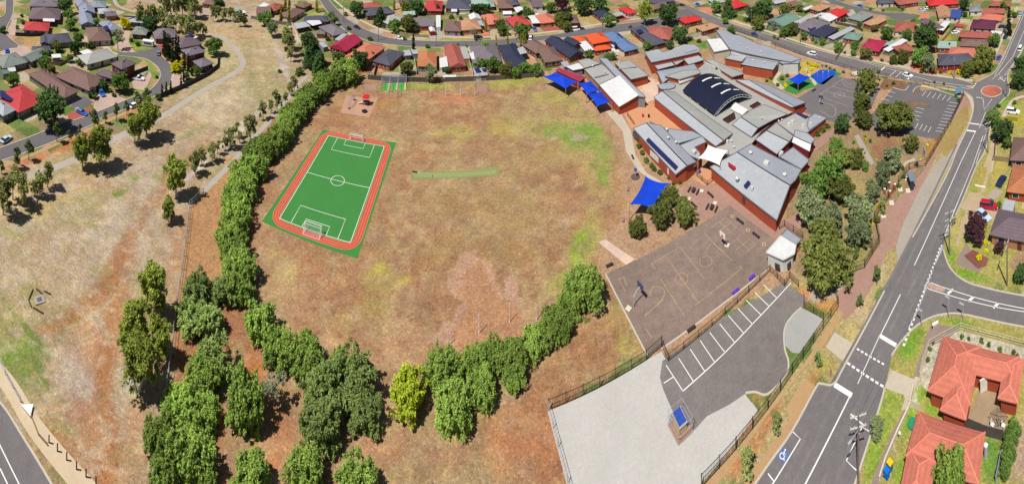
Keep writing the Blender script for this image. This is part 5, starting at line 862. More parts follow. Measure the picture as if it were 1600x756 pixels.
# the navy barrel vault
A, B, C_ = G('h', 1085, 385, 4.0), G('h', 1550, 155, 4.0), G('h', 672, 95, 4.0)
u_ = (B - A); W_ = u_.length; u_.normalize(); v_ = (C_ - A); L_ = v_.dot(Vector((-u_.y, u_.x, 0))); v_ = Vector((-u_.y, u_.x, 0)) * (1 if L_ > 0 else -1); L_ = abs(L_)
RISE = W_ * .19; NA = 16
def vp(s, t, o=0.0): return A + u_ * (W_ * s) + v_ * (L_ * t) + Vector((0, 0, RISE * (1 - (2 * s - 1) ** 2) + o))
vt = thing('assembly_shelter', 'navy blue barrel-vaulted shelter roof with white skylight strips in the middle of the school', 'shelter', (A.x, A.y, 0))
b = MB(); vs = []; 
for o in (0, -.25):
    for k in range(NA + 1):
        for t in (0, 1): vs.append(vp(k / NA, t, o))
n2 = (NA + 1) * 2; fs = [(2 * k, 2 * k + 2, 2 * k + 3, 2 * k + 1) for k in range(NA)] + [(n2 + 2 * k, n2 + 2 * k + 1, n2 + 2 * k + 3, n2 + 2 * k + 2) for k in range(NA)] + [(2 * k, n2 + 2 * k, n2 + 2 * k + 2, 2 * k + 2) for k in range(NA)] + [(2 * k + 1, 2 * k + 3, n2 + 2 * k + 3, n2 + 2 * k + 1) for k in range(NA)] + [(0, 1, n2 + 1, n2), (2 * NA, n2 + 2 * NA, n2 + 2 * NA + 1, 2 * NA + 1)]
b.add(vs, fs); rf = b.build('roof', mat('navy_roof', (36, 40, 66), gain=.6, rough=.45, spec=.4, var=.08, scale=.6), vt)
for i in range(3):
    for (s0, s1, t0_) in ((.36, .62, .78 - .29 * i), (.66, .82, .74 - .29 * i)):
        b = MB(); vs = [vp(s0 + (s1 - s0) * k / 5, t0_ + d, .06) for k in range(6) for d in (0, .035)]; vs += [vp(s0 + (s1 - s0) * k / 5, t0_ + d, -.02) for k in range(6) for d in (0, .035)]
        fs = [(2 * k, 2 * k + 2, 2 * k + 3, 2 * k + 1) for k in range(5)] + [(2 * k, 12 + 2 * k, 14 + 2 * k, 2 * k + 2) for k in range(5)] + [(2 * k + 1, 2 * k + 3, 15 + 2 * k, 13 + 2 * k) for k in range(5)]
        b.add(vs, fs); b.build('skylight', mat('skylight_white', (240, 240, 232), gain=.8), rf)
TRM = mat('truss_white', (214, 216, 222), gain=.7, rough=.5)
for t in (0.004, .5, .996):
    b = MB()
    for k in range(12): b.bar(vp(k / 12, t, -.4), vp((k + 1) / 12, t, -.4), .18); b.bar(vp(k / 12, t, -1.3 if 0 < k < 12 else -.4), vp((k + 1) / 12, t, -1.3 if k + 1 < 12 else -.4), .14)
    for k in range(1, 12): b.bar(vp(k / 12, t, -.4), vp(k / 12, t, -1.3), .1)
    b.build('truss', TRM, vt)
for t in (.01, .25, .5, .75, .99):
    for s in (.01, .99):
        p = vp(s, t); b = MB(); b.cyl((p.x, p.y, 0), (p.x, p.y, p.z - .3), .14, n=8); b.build('column', TRM, vt)
for s in (0.0, 1.0): a, c_ = vp(s, .02), vp(s, .98); b = MB(); b.bar((a.x, a.y, 1.3), (c_.x, c_.y, 1.3), .2, 2.6); b.build('side_wall', mat('dark_red_wall', (120, 40, 48), gain=.6), vt)
a, c_ = vp(.02, .97), vp(.98, .97); b = MB(); b.bar((a.x, a.y, 2), (c_.x, c_.y, 2), .2, 4); b.build('back_wall', mat('dark_blue_wall', (40, 44, 74), gain=.6), vt)
# white roofed entry in front of the vault
block('covered_entry', 'small white sloping canopy in front of the navy arch opening', [('i', [(172, 318, 3.2), (225, 235, 4.0), (390, 330, 4.0), (318, 398, 3.2)], 'white')], wcol='redb', cat='canopy')
# white portable classroom on the court corner, with its lean-to
block('portable_classroom', 'white roofed portable room at the corner of the asphalt court with dark windows', [('l', [(770, 750, 3.0), (955, 545, 3.0), (1145, 660, 3.0), (1125, 770, 3.0), (985, 845, 3.0)], 'white')], wcol='wwhite',
      extra=[(strip, 'C3', (45, 150), (75, 165), .9, 2.0), (strip, 'C3', (118, 160), (140, 140), .9, 2.0), (strip, 'C3', (0, 112), (14, 118), .2, 2.2)])
block('lean_to', 'grey metal lean-to behind the white portable room', [('l', [(958, 540, 2.8), (1030, 460, 2.6), (1215, 590, 2.6), (1148, 655, 2.8)], 'bluegrey')], wcol='tanb', cat='lean-to')
# ------------------------------------------------------------------ trees
def leafmat(name, rgb, **k): return mat(name, rgb, gain=1.0, var=.30, scale=.9, rough=.75, spec=.15, obj_rand=.26, trans=.22, **k)
BARK = mat('bark_brown', (130, 108, 92), gain=.5, var=.25, scale=3); BARKW = mat('bark_pale', (206, 196, 184), gain=.6, var=.2, scale=3)
def cloud(name, lobes, n, leaf, droop, lm, seed, parent, elong=1.8, hole=.0):
    """crown: n leaf sprigs scattered through a set of uneven lobes (x, y, z, rx, ry, rz); every sprig is a bent pair of faces"""
    rg = np.random.default_rng(seed); lobes = np.array(lobes, float); vol = (lobes[:, 3] * lobes[:, 4] * lobes[:, 5]) ** .67
    nc = max(8, int(n / 42)); pk = rg.choice(len(lobes), nc, p=vol / vol.sum())
    d0 = rg.normal(size=(nc, 3)); d0 /= np.linalg.norm(d0, axis=1)[:, None]; d0[:, 2] = np.abs(d0[:, 2]) * np.where(rg.random(nc) < .35, -1, 1)
    cc = lobes[pk, :3] + d0 * (.72 + .42 * rg.random(nc))[:, None] * lobes[pk, 3:]          # sprays of leaves, each a small clump
    size = leaf * (1.1 + 1.5 * rg.random(nc)); pick = rg.integers(0, nc, n); g = rg.normal(size=(n, 3)); g /= np.maximum(np.linalg.norm(g, axis=1), .3)[:, None]
    c = cc[pick] + g * (size[pick] * (.35 + .75 * rg.random(n)))[:, None] * np.array([1, 1, .8 + max(droop, 0) * 1.1]); c[:, 2] -= max(droop, 0) * size[pick] * rg.random(n) * 1.2
    c[:, 2] = np.maximum(c[:, 2], .12 + .3 * rg.random(n))
    a = g * np.array([1, 1, .45]) + d0[pick] * .4 + rg.normal(size=(n, 3)) * .4; a[:, 2] -= droop; a /= np.linalg.norm(a, axis=1)[:, None]
    s = np.cross(a, rg.normal(size=(n, 3))); s /= np.linalg.norm(s, axis=1)[:, None]
    L_ = leaf * elong * (.6 + .8 * rg.random(n))[:, None]; w = leaf * (.6 + .7 * rg.random(n))[:, None]; nn = np.cross(a, s)
    m = c + nn * w * .25
    V = np.stack([c - a * L_ / 2, m + s * w / 2, c + a * L_ / 2, m - s * w / 2], 1).reshape(-1, 3)
    me = bpy.data.meshes.new(name); me.vertices.add(n * 4); me.vertices.foreach_set('co', V.reshape(-1)); me.loops.add(n * 4); me.loops.foreach_set('vertex_index', np.arange(n * 4)); me.polygons.add(n)
    me.polygons.foreach_set('loop_start', np.arange(n) * 4); me.update(calc_edges=True); me.materials.append(lm)
    o = bpy.data.objects.new(name, me); col.objects.link(o); o.parent = parent; return o
def lobeset(rg, R_, Hh, zc, n, kind):
    out = []
    for i in range(n):
        t = rg.uniform(0, 2 * math.pi)
        if kind == 'pepper': r_ = R_ * rg.uniform(.25, .72); z = zc + rg.uniform(-.38, .36) * Hh; s = R_ * rg.uniform(.26, .44); out.append((r_ * math.cos(t), r_ * math.sin(t), z, s, s, s * rg.uniform(1.1, 1.7)))
        elif kind == 'gum': r_ = R_ * rg.uniform(.2, .78); z = zc + rg.uniform(-.36, .42) * Hh; s = R_ * rg.uniform(.2, .33); out.append((r_ * math.cos(t), r_ * math.sin(t), z, s, s, s * rg.uniform(.8, 1.3)))
        else: r_ = R_ * rg.uniform(.2, .66); z = zc + rg.uniform(-.3, .34) * Hh; s = R_ * rg.uniform(.34, .5); out.append((r_ * math.cos(t), r_ * math.sin(t), z, s, s, s * rg.uniform(.8, 1.1)))
    return out
def trunk(parent, hb, R_, zc, rg, m, n=5, r0=.22, lean=.0, multi=1):
    b = MB()
    for k in range(multi):
        a0 = rg.uniform(0, 6.28); ox = (.5 * math.cos(a0), .5 * math.sin(a0)) if multi > 1 else (0, 0)
        top = (ox[0] * 2.2 + lean, ox[1] * 2.2, hb); b.cyl((ox[0] * .4, ox[1] * .4, -.1), (ox[0] * 1.2 + lean * .5, ox[1] * 1.2, hb * .5), r0, r0 * .75, 8); b.cyl((ox[0] * 1.2 + lean * .5, ox[1] * 1.2, hb * .5), top, r0 * .75, r0 * .5, 8)
        for i in range(n):
            t = rg.uniform(0, 6.28); e = (top[0] + R_ * .6 * math.cos(t), top[1] + R_ * .6 * math.sin(t), zc + rg.uniform(-.1, .5) * R_); mid = ((top[0] + e[0]) / 2, (top[1] + e[1]) / 2, (hb + e[2]) / 2 + .3)
            b.cyl((top[0], top[1], hb - .1), mid, r0 * .42, r0 * .28, 6); b.cyl(mid, e, r0 * .28, r0 * .1, 5)
    b.build('trunk', m, parent)
PR = {}
def mk(kind, v):
    """prototype of unit size; crown radius about 1 m per unit is set by the root's scale"""
    rg = random.Random(sum(map(ord, kind)) * 7 + v * 13); sd_ = sum(map(ord, kind)) + v * 101
    spec = {  # crown radius, crown height, crown centre height, lobes, sprigs, sprig size, droop, colour, name
        'pepper': (4.2, 6.0, 3.5, 26, 17000, .25, .8, (142, 168, 78), 'pepper_tree'),
        'pepper2': (4.2, 6.0, 3.5, 22, 14000, .25, .65, (144, 164, 92), 'pepper_tree'),
        'lime': (3.6, 5.6, 3.6, 16, 8000, .26, .5, (166, 180, 54), 'pepper_tree'),
        'gum': (3.5, 7.6, 6.2, 24, 8500, .27, .5, (150, 162, 70), 'gum_tree'),
        'olive': (3.6, 5.4, 3.3, 20, 11000, .25, .2, (122, 130, 66), 'round_tree'),
        'grey': (3.0, 5.0, 4.4, 16, 8000, .26, .3, (138, 150, 106), 'wattle_tree'),
        'dark': (3.8, 5.6, 4.2, 20, 8000, .32, .15, (88, 116, 64), 'dense_tree'),
        'leafy': (3.0, 4.2, 3.4, 14, 4600, .3, .2, (112, 142, 66), 'leafy_tree'),
        'young': (1.2, 3.6, 2.7, 12, 1900, .17, .3, (154, 160, 96), 'young_gum'),
        'sapling': (.8, 2.4, 2.1, 7, 1000, .15, .3, (112, 130, 74), 'young_tree'),
        'shrub': (1.5, 1.5, 1.0, 9, 1500, .2, .0, (102, 128, 60), 'shrub'),
        'yshrub': (1.3, 1.3, .9, 8, 1200, .18, .0, (224, 218, 20), 'flowering_shrub'),
        'purple': (3.0, 5.2, 3.8, 18, 6500, .28, .0, (104, 68, 76), 'purple_leaf_tree'),
        'wisp': (2.6, 4.4, 4.6, 9, 1700, .2, .4, (150, 156, 120), 'sparse_tree'),
    }[kind]
    R_, Hh, zc, nl, n, leaf, dr, rgb, nm = spec
    t = thing(nm, None, None); cl = 'gum' if kind in ('gum', 'young', 'wisp', 'sapling') else 'pepper' if kind.startswith('pep') or kind in ('lime', 'grey') else 'round'
    lobes = lobeset(rg, R_, Hh, zc, nl, cl) + [(0, 0, zc + Hh * .1, R_ * .5, R_ * .5, Hh * .36)]
    if kind == 'dark' and v == 2: lobes = [(0, 0, z, R_ * (1.05 - z / 11), R_ * (1.05 - z / 11), .9) for z in np.arange(.8, 9.5, .8)]
    trunk(t, max(.5, zc - Hh * .40) if cl != 'pepper' else 2.0, R_, zc, rg, BARKW if kind in ('gum', 'wisp', 'young') else BARK, r0=.24 * R_ / 3.5 + .03, multi=2 if kind == 'gum' and v else 1, n=5)
    cloud('crown', lobes, n, leaf, dr, leafmat('leaf_' + kind, rgb), sd_, t)
    t['_r'] = R_; t['_z'] = zc; return proto(t)
def mk_cypress(kind):
    t = thing('cypress', None, None); b = MB(); b.cyl((0, 0, -.1), (0, 0, 1), .1, .08, 6); b.build('trunk', BARK, t)
    lobes = [(0, 0, z, .5 * (1 - (z / 8.6) ** 2) + .08, .5 * (1 - (z / 8.6) ** 2) + .08, .4) for z in np.arange(.4, 8, .35)]
    cloud('crown', lobes, 4200, .15, -1.2, leafmat('leaf_' + kind, (58, 76, 46) if kind == 'cypress' else (176, 176, 44)), 7, t); t['_r'] = .62; t['_z'] = 4.0; return proto(t)
def mk_palm():
    t = thing('palm_tree', None, None); b = MB(); b.cyl((0, 0, -.1), (0, 0, 3.4), .32, .25, 8); b.build('trunk', BARK, t); b = MB()
    for i in range(26):
        a = i * 2.4; el = .9 - (i % 5) * .35; pts = [Vector((0, 0, 3.4))]
        for k in range(1, 6): q = k / 5; pts.append(Vector((math.cos(a) * 2.6 * q * math.cos(el * .6), math.sin(a) * 2.6 * q * math.cos(el * .6), 3.4 + 2.0 * q * math.sin(el) - 1.6 * q * q)))
        for k in range(5):
            w = .34 * (1 - k / 6); s = Vector((-math.sin(a), math.cos(a), 0)); b.add([pts[k] - s * w + Vector((0, 0, -.15)), pts[k], pts[k + 1], pts[k + 1] - s * w * .8 + Vector((0, 0, -.15)), pts[k] + s * w + Vector((0, 0, -.15)), pts[k + 1] + s * w * .8 + Vector((0, 0, -.15))], [(0, 1, 2, 3), (1, 4, 5, 2)])
    b.build('crown', leafmat('leaf_palm', (112, 142, 50)), t); t['_r'] = 2.6; t['_z'] = 3.6; return proto(t)
trng = random.Random(4)
def tree(kind, x, y, w, label, group=None, c='P', cat='tree', hs=None, top=None):
    """x, y: crown centre in the photo, w: crown width in its pixels; stands on the ground below that centre"""
    nv = {'pepper': 4, 'pepper2': 3, 'gum': 3, 'olive': 3, 'grey': 2, 'dark': 2, 'leafy': 3, 'young': 3, 'sapling': 2, 'shrub': 2}.get(kind, 1); v = trng.randrange(nv)
    key = (kind, v)
    if kind == 'conifer': key = ('dark', 2)
    if key not in PR: PR[key] = mk_cypress(kind) if kind in ('cypress', 'ycypress') else mk_palm() if kind == 'palm' else mk(*key)
    w *= {'pepper': .93, 'pepper2': .9, 'dark': .92, 'young': 1.2, 'sapling': 1.1}.get(kind, 1); hs = hs or {'pepper': .86, 'pepper2': .84}.get(kind)
    p = PR[key]; R0, Z0 = p['_r'], p['_z']; s = 1.0
    for _ in range(4):
        g = G(c, x, y, Z0 * s * (hs or 1)); X, Y = px(c, x, y); s = (w / CR[c][2]) / 2 * g.xy.length / FOC / R0
    g = G(c, x, y, Z0 * s * (hs or 1)); g.z = 0; r_ = trng.uniform(0, 6.28); j = trng.uniform(.94, 1.06)
    return place(p, g, r_, (s * j, s * j, s * (hs or 1)), label, group, cat=cat)
def row(kind, pts, fmt, group, cat='tree', hs=None, c='P', w=None):
    for i, q in enumerate(pts):
        k = kind; 
        if len(q) > 3 and isinstance(q[3], str): k = q[3]
        tree(k, q[0], q[1], q[2] if w is None else w, fmt % ordn(i), group, c, cat, hs)
row('pepper', [(540, 112, 50), (520, 124, 38), (503, 132, 40), (488, 146, 42), (474, 160, 40), (462, 174, 42), (450, 188, 44), (441, 204, 42), (430, 218, 46), (418, 232, 44), (402, 238, 46), (396, 258, 52), (380, 276, 54), (384, 296, 46), (366, 304, 48), (364, 326, 54), (372, 346, 48), (358, 366, 54), (366, 390, 52), (374, 418, 58), (376, 448, 54), (404, 500, 62), (438, 545, 62), (480, 560, 66)],
    'bushy pepper tree, %s from the cricket nets in the row west of the pitch', 'pepper trees in the curved row west of the soccer pitch')
row('pepper2', [(310, 452, 62), (345, 455, 50), (300, 495, 62), (328, 500, 56), (330, 560, 66), (352, 540, 40, 'sapling')][:5], 'grey-green pepper tree inside the steel fence, %s going down from the bare strip', 'grey-green pepper trees inside the steel fence')
row('pepper', [(318, 590, 66), (282, 636, 66), (322, 646, 56), (250, 682, 58), (298, 700, 84), (258, 735, 62), (322, 742, 50)], 'large pepper tree in the thicket at the lower left, %s from its top', 'pepper trees in the lower-left thicket')
tree('pepper', 382, 620, 72, 'tall bright green pepper tree standing alone right of the lower-left thicket', hs=1.15)
row('pepper2', [(500, 600, 72), (505, 655, 84), (560, 600, 80), (568, 648, 62)], 'pepper tree with a grey-green tint left of the lime one, %s of the clump', 'pepper trees left of the lime-coloured one')
tree('pepper', 530, 575, 52, 'bright green pepper tree at the back of the clump left of the lime one')
tree('lime', 640, 616, 60, 'lime-yellow pepper tree in the middle of the lower row')
row('pepper', [(690, 574, 66), (705, 636, 74), (738, 566, 52), (752, 606, 60), (768, 556, 50), (800, 560, 58), (806, 588, 44), (832, 536, 50), (856, 520, 48), (872, 500, 54), (888, 480, 44), (911, 452, 68)], 'pepper tree right of the lime-coloured one, %s counting towards the sports court', 'pepper trees between the lime one and the sports court')
row('pepper', [(392, 752, 70), (474, 732, 70), (556, 750, 72)], 'pepper tree cut by the bottom edge, %s from the left of the three', 'pepper trees at the bottom edge')
tree('wisp', 428, 600, 46, 'sparse grey half-bare tree among the pepper trees', hs=.8)
# paddock gums
tree('gum', 213, 196, 34, 'olive gum tree left of a pair by the creek path', hs=1.0); tree('gum', 229, 180, 40, 'tall olive gum tree right of a pair by the creek path')
tree('gum', 129, 232, 34, 'bright olive gum at the left of the gum clump below the creek path'); tree('gum', 156, 222, 42, 'wide pale-trunked gum in the gum clump below the creek path')
tree('gum', 275, 272, 42, 'gum tree with a dark shadow just left of the top of the steel fence'); tree('gum', 263, 325, 28, 'small upright gum with shadow reaching the steel fence', hs=.9)
tree('gum', 237, 442, 58, 'golden-topped gum left of the steel fence, uppermost of the group of four'); tree('gum', 206, 500, 52, 'gum with white limbs in the middle of the group of four by the steel fence'); tree('gum', 250, 524, 42, 'smaller gum closest to the steel fence in the group of four'); tree('gum', 215, 558, 62, 'broad dark gum at the bottom of the group of four by the steel fence')
row('sapling', [(2, 258, 9), (26, 241, 14), (45, 231, 13), (89, 203, 13), (108, 211, 8), (125, 200, 7), (147, 184, 14), (165, 180, 9), (182, 172, 12), (198, 165, 10), (215, 152, 12), (229, 149, 13)], 'young street tree in the red verge, %s from the left edge of the photo', 'young trees along the red verge')
row('young', [(5, 300, 26), (20, 282, 22), (38, 290, 22), (53, 292, 12), (62, 282, 18), (74, 268, 18)], 'slender young gum in the mulch strip at far left, %s from the left', 'slender gums in the far-left mulch strip')
row('young', [(305, 250, 17), (315, 242, 13), (332, 234, 14), (340, 228, 10), (352, 222, 10), (359, 213, 15), (368, 201, 11), (374, 213, 8), (391, 194, 18), (383, 188, 10), (411, 170, 13), (423, 165, 9), (433, 155, 15), (446, 152, 9), (454, 136, 10), (460, 129, 11)], 'young gum on the mulch line beside the pepper row, %s from the steel fence corner', 'young gums on the mulch line')
tree('shrub', 468, 112, 15, 'round dark shrub alone on the dry paddock near the conifers', cat='shrub'); tree('shrub', 437, 111, 7, 'tiny dark shrub alone on the paddock left of the round one', cat='shrub')
row('young', [(449, 54, 18), (453, 68, 16), (454, 82, 11)], 'bushy young tree on the pale mulch beside the fence, %s from the top', 'bushy trees on the pale mulch by the houses')
tree('leafy', 413, 28, 24, 'leafy olive tree at the corner of the back fences, upper of two'); tree('grey', 425, 43, 20, 'grey-green bushy tree at the corner of the back fences, lower of two')
row('young', [(219, 18, 16), (231, 22, 16), (241, 21, 16), (254, 25, 15), (265, 34, 13), (275, 33, 12), (284, 34, 13), (297, 37, 18), (306, 42, 10), (313, 42, 11), (321, 47, 8)], 'bushy gum beside the creek path behind the cul-de-sac, %s from the left', 'gums beside the creek path')
tree('dark', 237, 38, 28, 'big dark tree behind the grey-green pyramid roof'); tree('leafy', 335, 70, 28, 'round green tree at the end of the black fence by the creek path')
row('young', [(257, 5, 16), (262, 11, 14), (275, 3, 18), (285, 5, 16), (294, 6, 16), (304, 8, 16), (313, 14, 8), (333, 19, 11), (341, 18, 10), (350, 20, 10), (360, 20, 10), (367, 24, 8), (375, 26, 12), (383, 31, 8)], 'shadowed gum in the far mulch line at the top, %s from the left', 'gums in the far mulch line')
tree('dark', 343, 6, 20, 'dark bushy tree at the top edge right of the far brown roof')
# houses, north-west
for k, x, y, w, l in (('dark', 103, 8, 26, 'dark round tree at the top edge behind the grey roofs'), ('leafy', 151, 35, 13, 'small round green tree in front of the nearest terrace house'), ('leafy', 123, 59, 18, 'leafy tree between the slate house and the brown-grey house'), ('olive', 88, 72, 18, 'olive bushy tree in front of the slate blue-grey house'), ('dark', 118, 74, 22, 'dark leafy tree left of the street mouth gardens'),
    ('wisp', 184, 56, 24, 'umbrella-shaped bare-looking tree on the driveway island'), ('leafy', 68, 84, 16, 'green tree left of the white flat carport'), ('leafy', 68, 97, 20, 'yellow-green tree above the wooden yard fence'), ('olive', 80, 108, 16, 'low olive tree right of the wooden yard fence'), ('leafy', 110, 36, 18, 'green tree in the yard behind the red roof'),
    ('leafy', 106, 22, 18, 'green garden tree between the grey roofs and the terraces'), ('leafy', 108, 90, 12, 'green bush tree right of the white flat carport'), ('leafy', 187, 126, 28, 'big leafy tree over the white utility truck'), ('dark', 161, 133, 16, 'dark tree left of the big leafy tree over the truck'), ('leafy', 148, 149, 10, 'clipped ball tree by the pink driveway, right one'), ('dark', 140, 147, 10, 'clipped ball tree by the pink driveway, left one'),
    ('dark', 80, 170, 54, 'very large dark round tree in front of the long mauve-brown house'), ('leafy', 20, 124, 20, 'green tree behind the salmon-red roof'), ('leafy', 308, 110, 16, 'green tree in front of the grey pyramid roof'), ('leafy', 291, 117, 12, 'loose green tree left of the pyramid roof garden'), ('leafy', 247, 150, 10, 'round green tree at the lower end of the black fence'), ('leafy', 210, 92, 1, '')):
    if l: tree(k, x, y, w, l)
tree('yshrub', 193, 36, 18, 'bright yellow flowering tree in front of the pale terraces', hs=1.5); tree('yshrub', 276, 104, 20, 'bright yellow bush in the cul-de-sac garden'); tree('yshrub', 287, 97, 12, 'yellow-green bush at the foot of the cypresses'); tree('shrub', 123, 97, 12, 'dark hedge bush left of the street mouth', cat='shrub')
for i, (x, y) in enumerate([(256, 65), (258.5, 68), (262, 70), (265, 72), (270, 76), (275, 72), (279, 74), (276, 85)]): tree('cypress', x, y + 2, 5.2, 'tall dark pencil cypress, %s from the left in the cul-de-sac garden row' % ordn(i), 'pencil cypresses in the cul-de-sac garden', cat='cypress', hs=1.15)
for i, (x, y) in enumerate([(288, 96), (294, 98), (300, 104)]): tree('cypress', x, y, 4.4, 'short dark cypress by the two-storey grey house, %s from the left' % ordn(i), 'short cypresses by the two-storey house', cat='cypress')
for i, (x, y) in enumerate([(78, 144), (84.5, 147), (90, 149)]): tree('cypress', x, y, 4, 'dark cypress spire above the very large round tree, %s from the left' % ordn(i), 'cypress spires above the large round tree', cat='cypress')
for i, (x, y) in enumerate([(253, 141), (260, 138), (267, 136), (283, 128), (287, 118)]): tree('cypress', x, y, 3.8, 'small dark cypress along the black fence, %s from its lower end' % ordn(i), 'small cypresses along the black fence', cat='cypress', hs=.8)
for i, (x, y) in enumerate([(446, 5), (452, 4), (439, 22), (452, 24), (495, 5)]): tree('ycypress', x, y, 4.5, 'yellow-green column of cypress near the brown roofs at the top, %s of five' % ordn(i), 'yellow-green cypresses near the top', cat='cypress')
for i, (x, y) in enumerate([(616, 4), (629, 8), (759, 38), (775, 66), (814, 64), (818, 66), (821, 67), (793, 60)]): tree('ycypress', x, y, 3.6, 'yellow-green cypress along the far street, %s from the left' % ordn(i), 'yellow-green cypresses along the far street', cat='cypress')
tree('conifer', 490, 84, 36, 'big dark conifer between the paddock and the crimson gable'); tree('dark', 482, 62, 26, 'dark tree behind the big dark conifer'); tree('conifer', 500, 100, 28, 'dark conifer at the foot of the big one')
for k, x, y, w, l in (('dark', 558, 14, 26, 'big dark street tree at the top of the curved street'), ('conifer', 594, 27, 22, 'pine-like tree beside the curved street'), ('leafy', 617, 38, 22, 'green tree at the bend, left of a pair'), ('olive', 637, 37, 28, 'wide green tree at the bend, right of a pair'), ('grey', 523, 30, 14, 'grey-green street tree by the navy-grey roof'), ('leafy', 517, 22, 12, 'leafy tree left of the grey-green street tree'), ('dark', 561, 92, 30, 'large dark tree between the orange house and the nets'), ('dark', 530, 92, 22, 'dark tree below the crimson gable'),
    ('leafy', 580, 85, 13, 'narrow leafy tree beside the orange tiled house'), ('olive', 635, 107, 22, 'dark olive tree behind the timber fence beside the nets'), ('grey', 676, 112, 22, 'grey-green tree below the square orange-brown roof'), ('dark', 698, 109, 11, 'clipped dark bush against the rose-brown gable wall'), ('wisp', 741, 50, 16, 'bare purple-grey street tree in front of the apricot roof'), ('leafy', 752, 98, 18, 'hedge-like tree below the octagonal patio'), ('leafy', 770, 99, 24, 'wide green bush below the grey roof'), ('olive', 792, 110, 24, 'olive tree behind the fence left of the navy roof'),
    ('cypress', 646, 69, 5, 'small dark conifer at the kerb of the far street'), ('leafy', 714, 71, 8, 'little green street tree behind the rose-brown roof'), ('conifer', 684, 15, 12, 'dark conifer beside the coral-red hipped roof'), ('dark', 744, 14, 20, 'dark green tree under the sea-green roof, left'), ('dark', 759, 13, 18, 'dark green tree under the sea-green roof, right'), ('olive', 780, 38, 18, 'olive bush tree in front of the orange roof'), ('leafy', 787, 46, 18, 'low green tree at the far street, by the pale driveway'), ('dark', 650, 10, 26, 'dark tree behind the mint garage'), ('olive', 635, 10, 18, 'olive tree left of the dark one behind the mint garage'),
    ('leafy', 815, 46, 26, 'hedge in front of the coral-red roof'), ('leafy', 825, 19, 18, 'green tree behind the coral-red roof'), ('leafy', 860, 10, 18, 'green tree near the mauve roof at the top'), ('olive', 880, 30, 26, 'olive tree in front of the half-hidden brown roof'), ('purple', 877, 5, 24, 'dark purple tree at the top edge'), ('dark', 912, 8, 32, 'dark tree mass at the top edge above the vacant block'), ('dark', 937, 5, 26, 'dark tree at the top edge right of the vacant block'), ('olive', 885, 42, 16, 'olive tree beside the parked white van'), ('leafy', 952, 31, 18, 'yellow-green tree at the kerb of the vacant block'), ('gum', 1007, 16, 28, 'tall gum tree by the far street bend'),
    ('dark', 1046, 22, 36, 'large dark tree at the street corner'), ('dark', 1064, 54, 28, 'large dark tree at the school north boundary'), ('dark', 1047, 70, 14, 'round dark tree against the stepped pale roof'), ('leafy', 1011, 71, 14, 'grey-green bush in the yard of the charcoal roof'), ('leafy', 948, 88, 12, 'round bush in the garden below the orange roof, left'), ('leafy', 958, 88, 12, 'round bush in the garden below the orange roof, right'), ('leafy', 919, 84, 13, 'green bush between the long navy gable and the orange roof'), ('leafy', 806, 112, 18, 'green tree over the timber fence, first left of the navy roof corner'), ('leafy', 820, 105, 20, 'green tree over the timber fence below the brown roof'), ('leafy', 836, 107, 20, 'green tree over the timber fence, last before the blue sails'),
    ('leafy', 1121, 10, 18, 'green tree below the mint roof at the top'), ('conifer', 1138, 14, 24, 'big conical tree left of the red-orange roof'), ('leafy', 1133, 32, 10, 'small round street tree casting a shadow on the side street'), ('leafy', 1143, 48, 15, 'dense round bush inside the school fence'), ('dark', 1178, 22, 26, 'big dark tree across the side street, left'), ('dark', 1192, 14, 34, 'big dark tree across the side street, right'), ('olive', 1187, 36, 24, 'olive street tree behind the kerb of the side street')):
    tree(k, x, y, w, l, cat='cypress' if k == 'cypress' else 'tree')
tree('palm', 758, 66, 17, 'feathery green palm at the kerb of the far street', cat='palm')
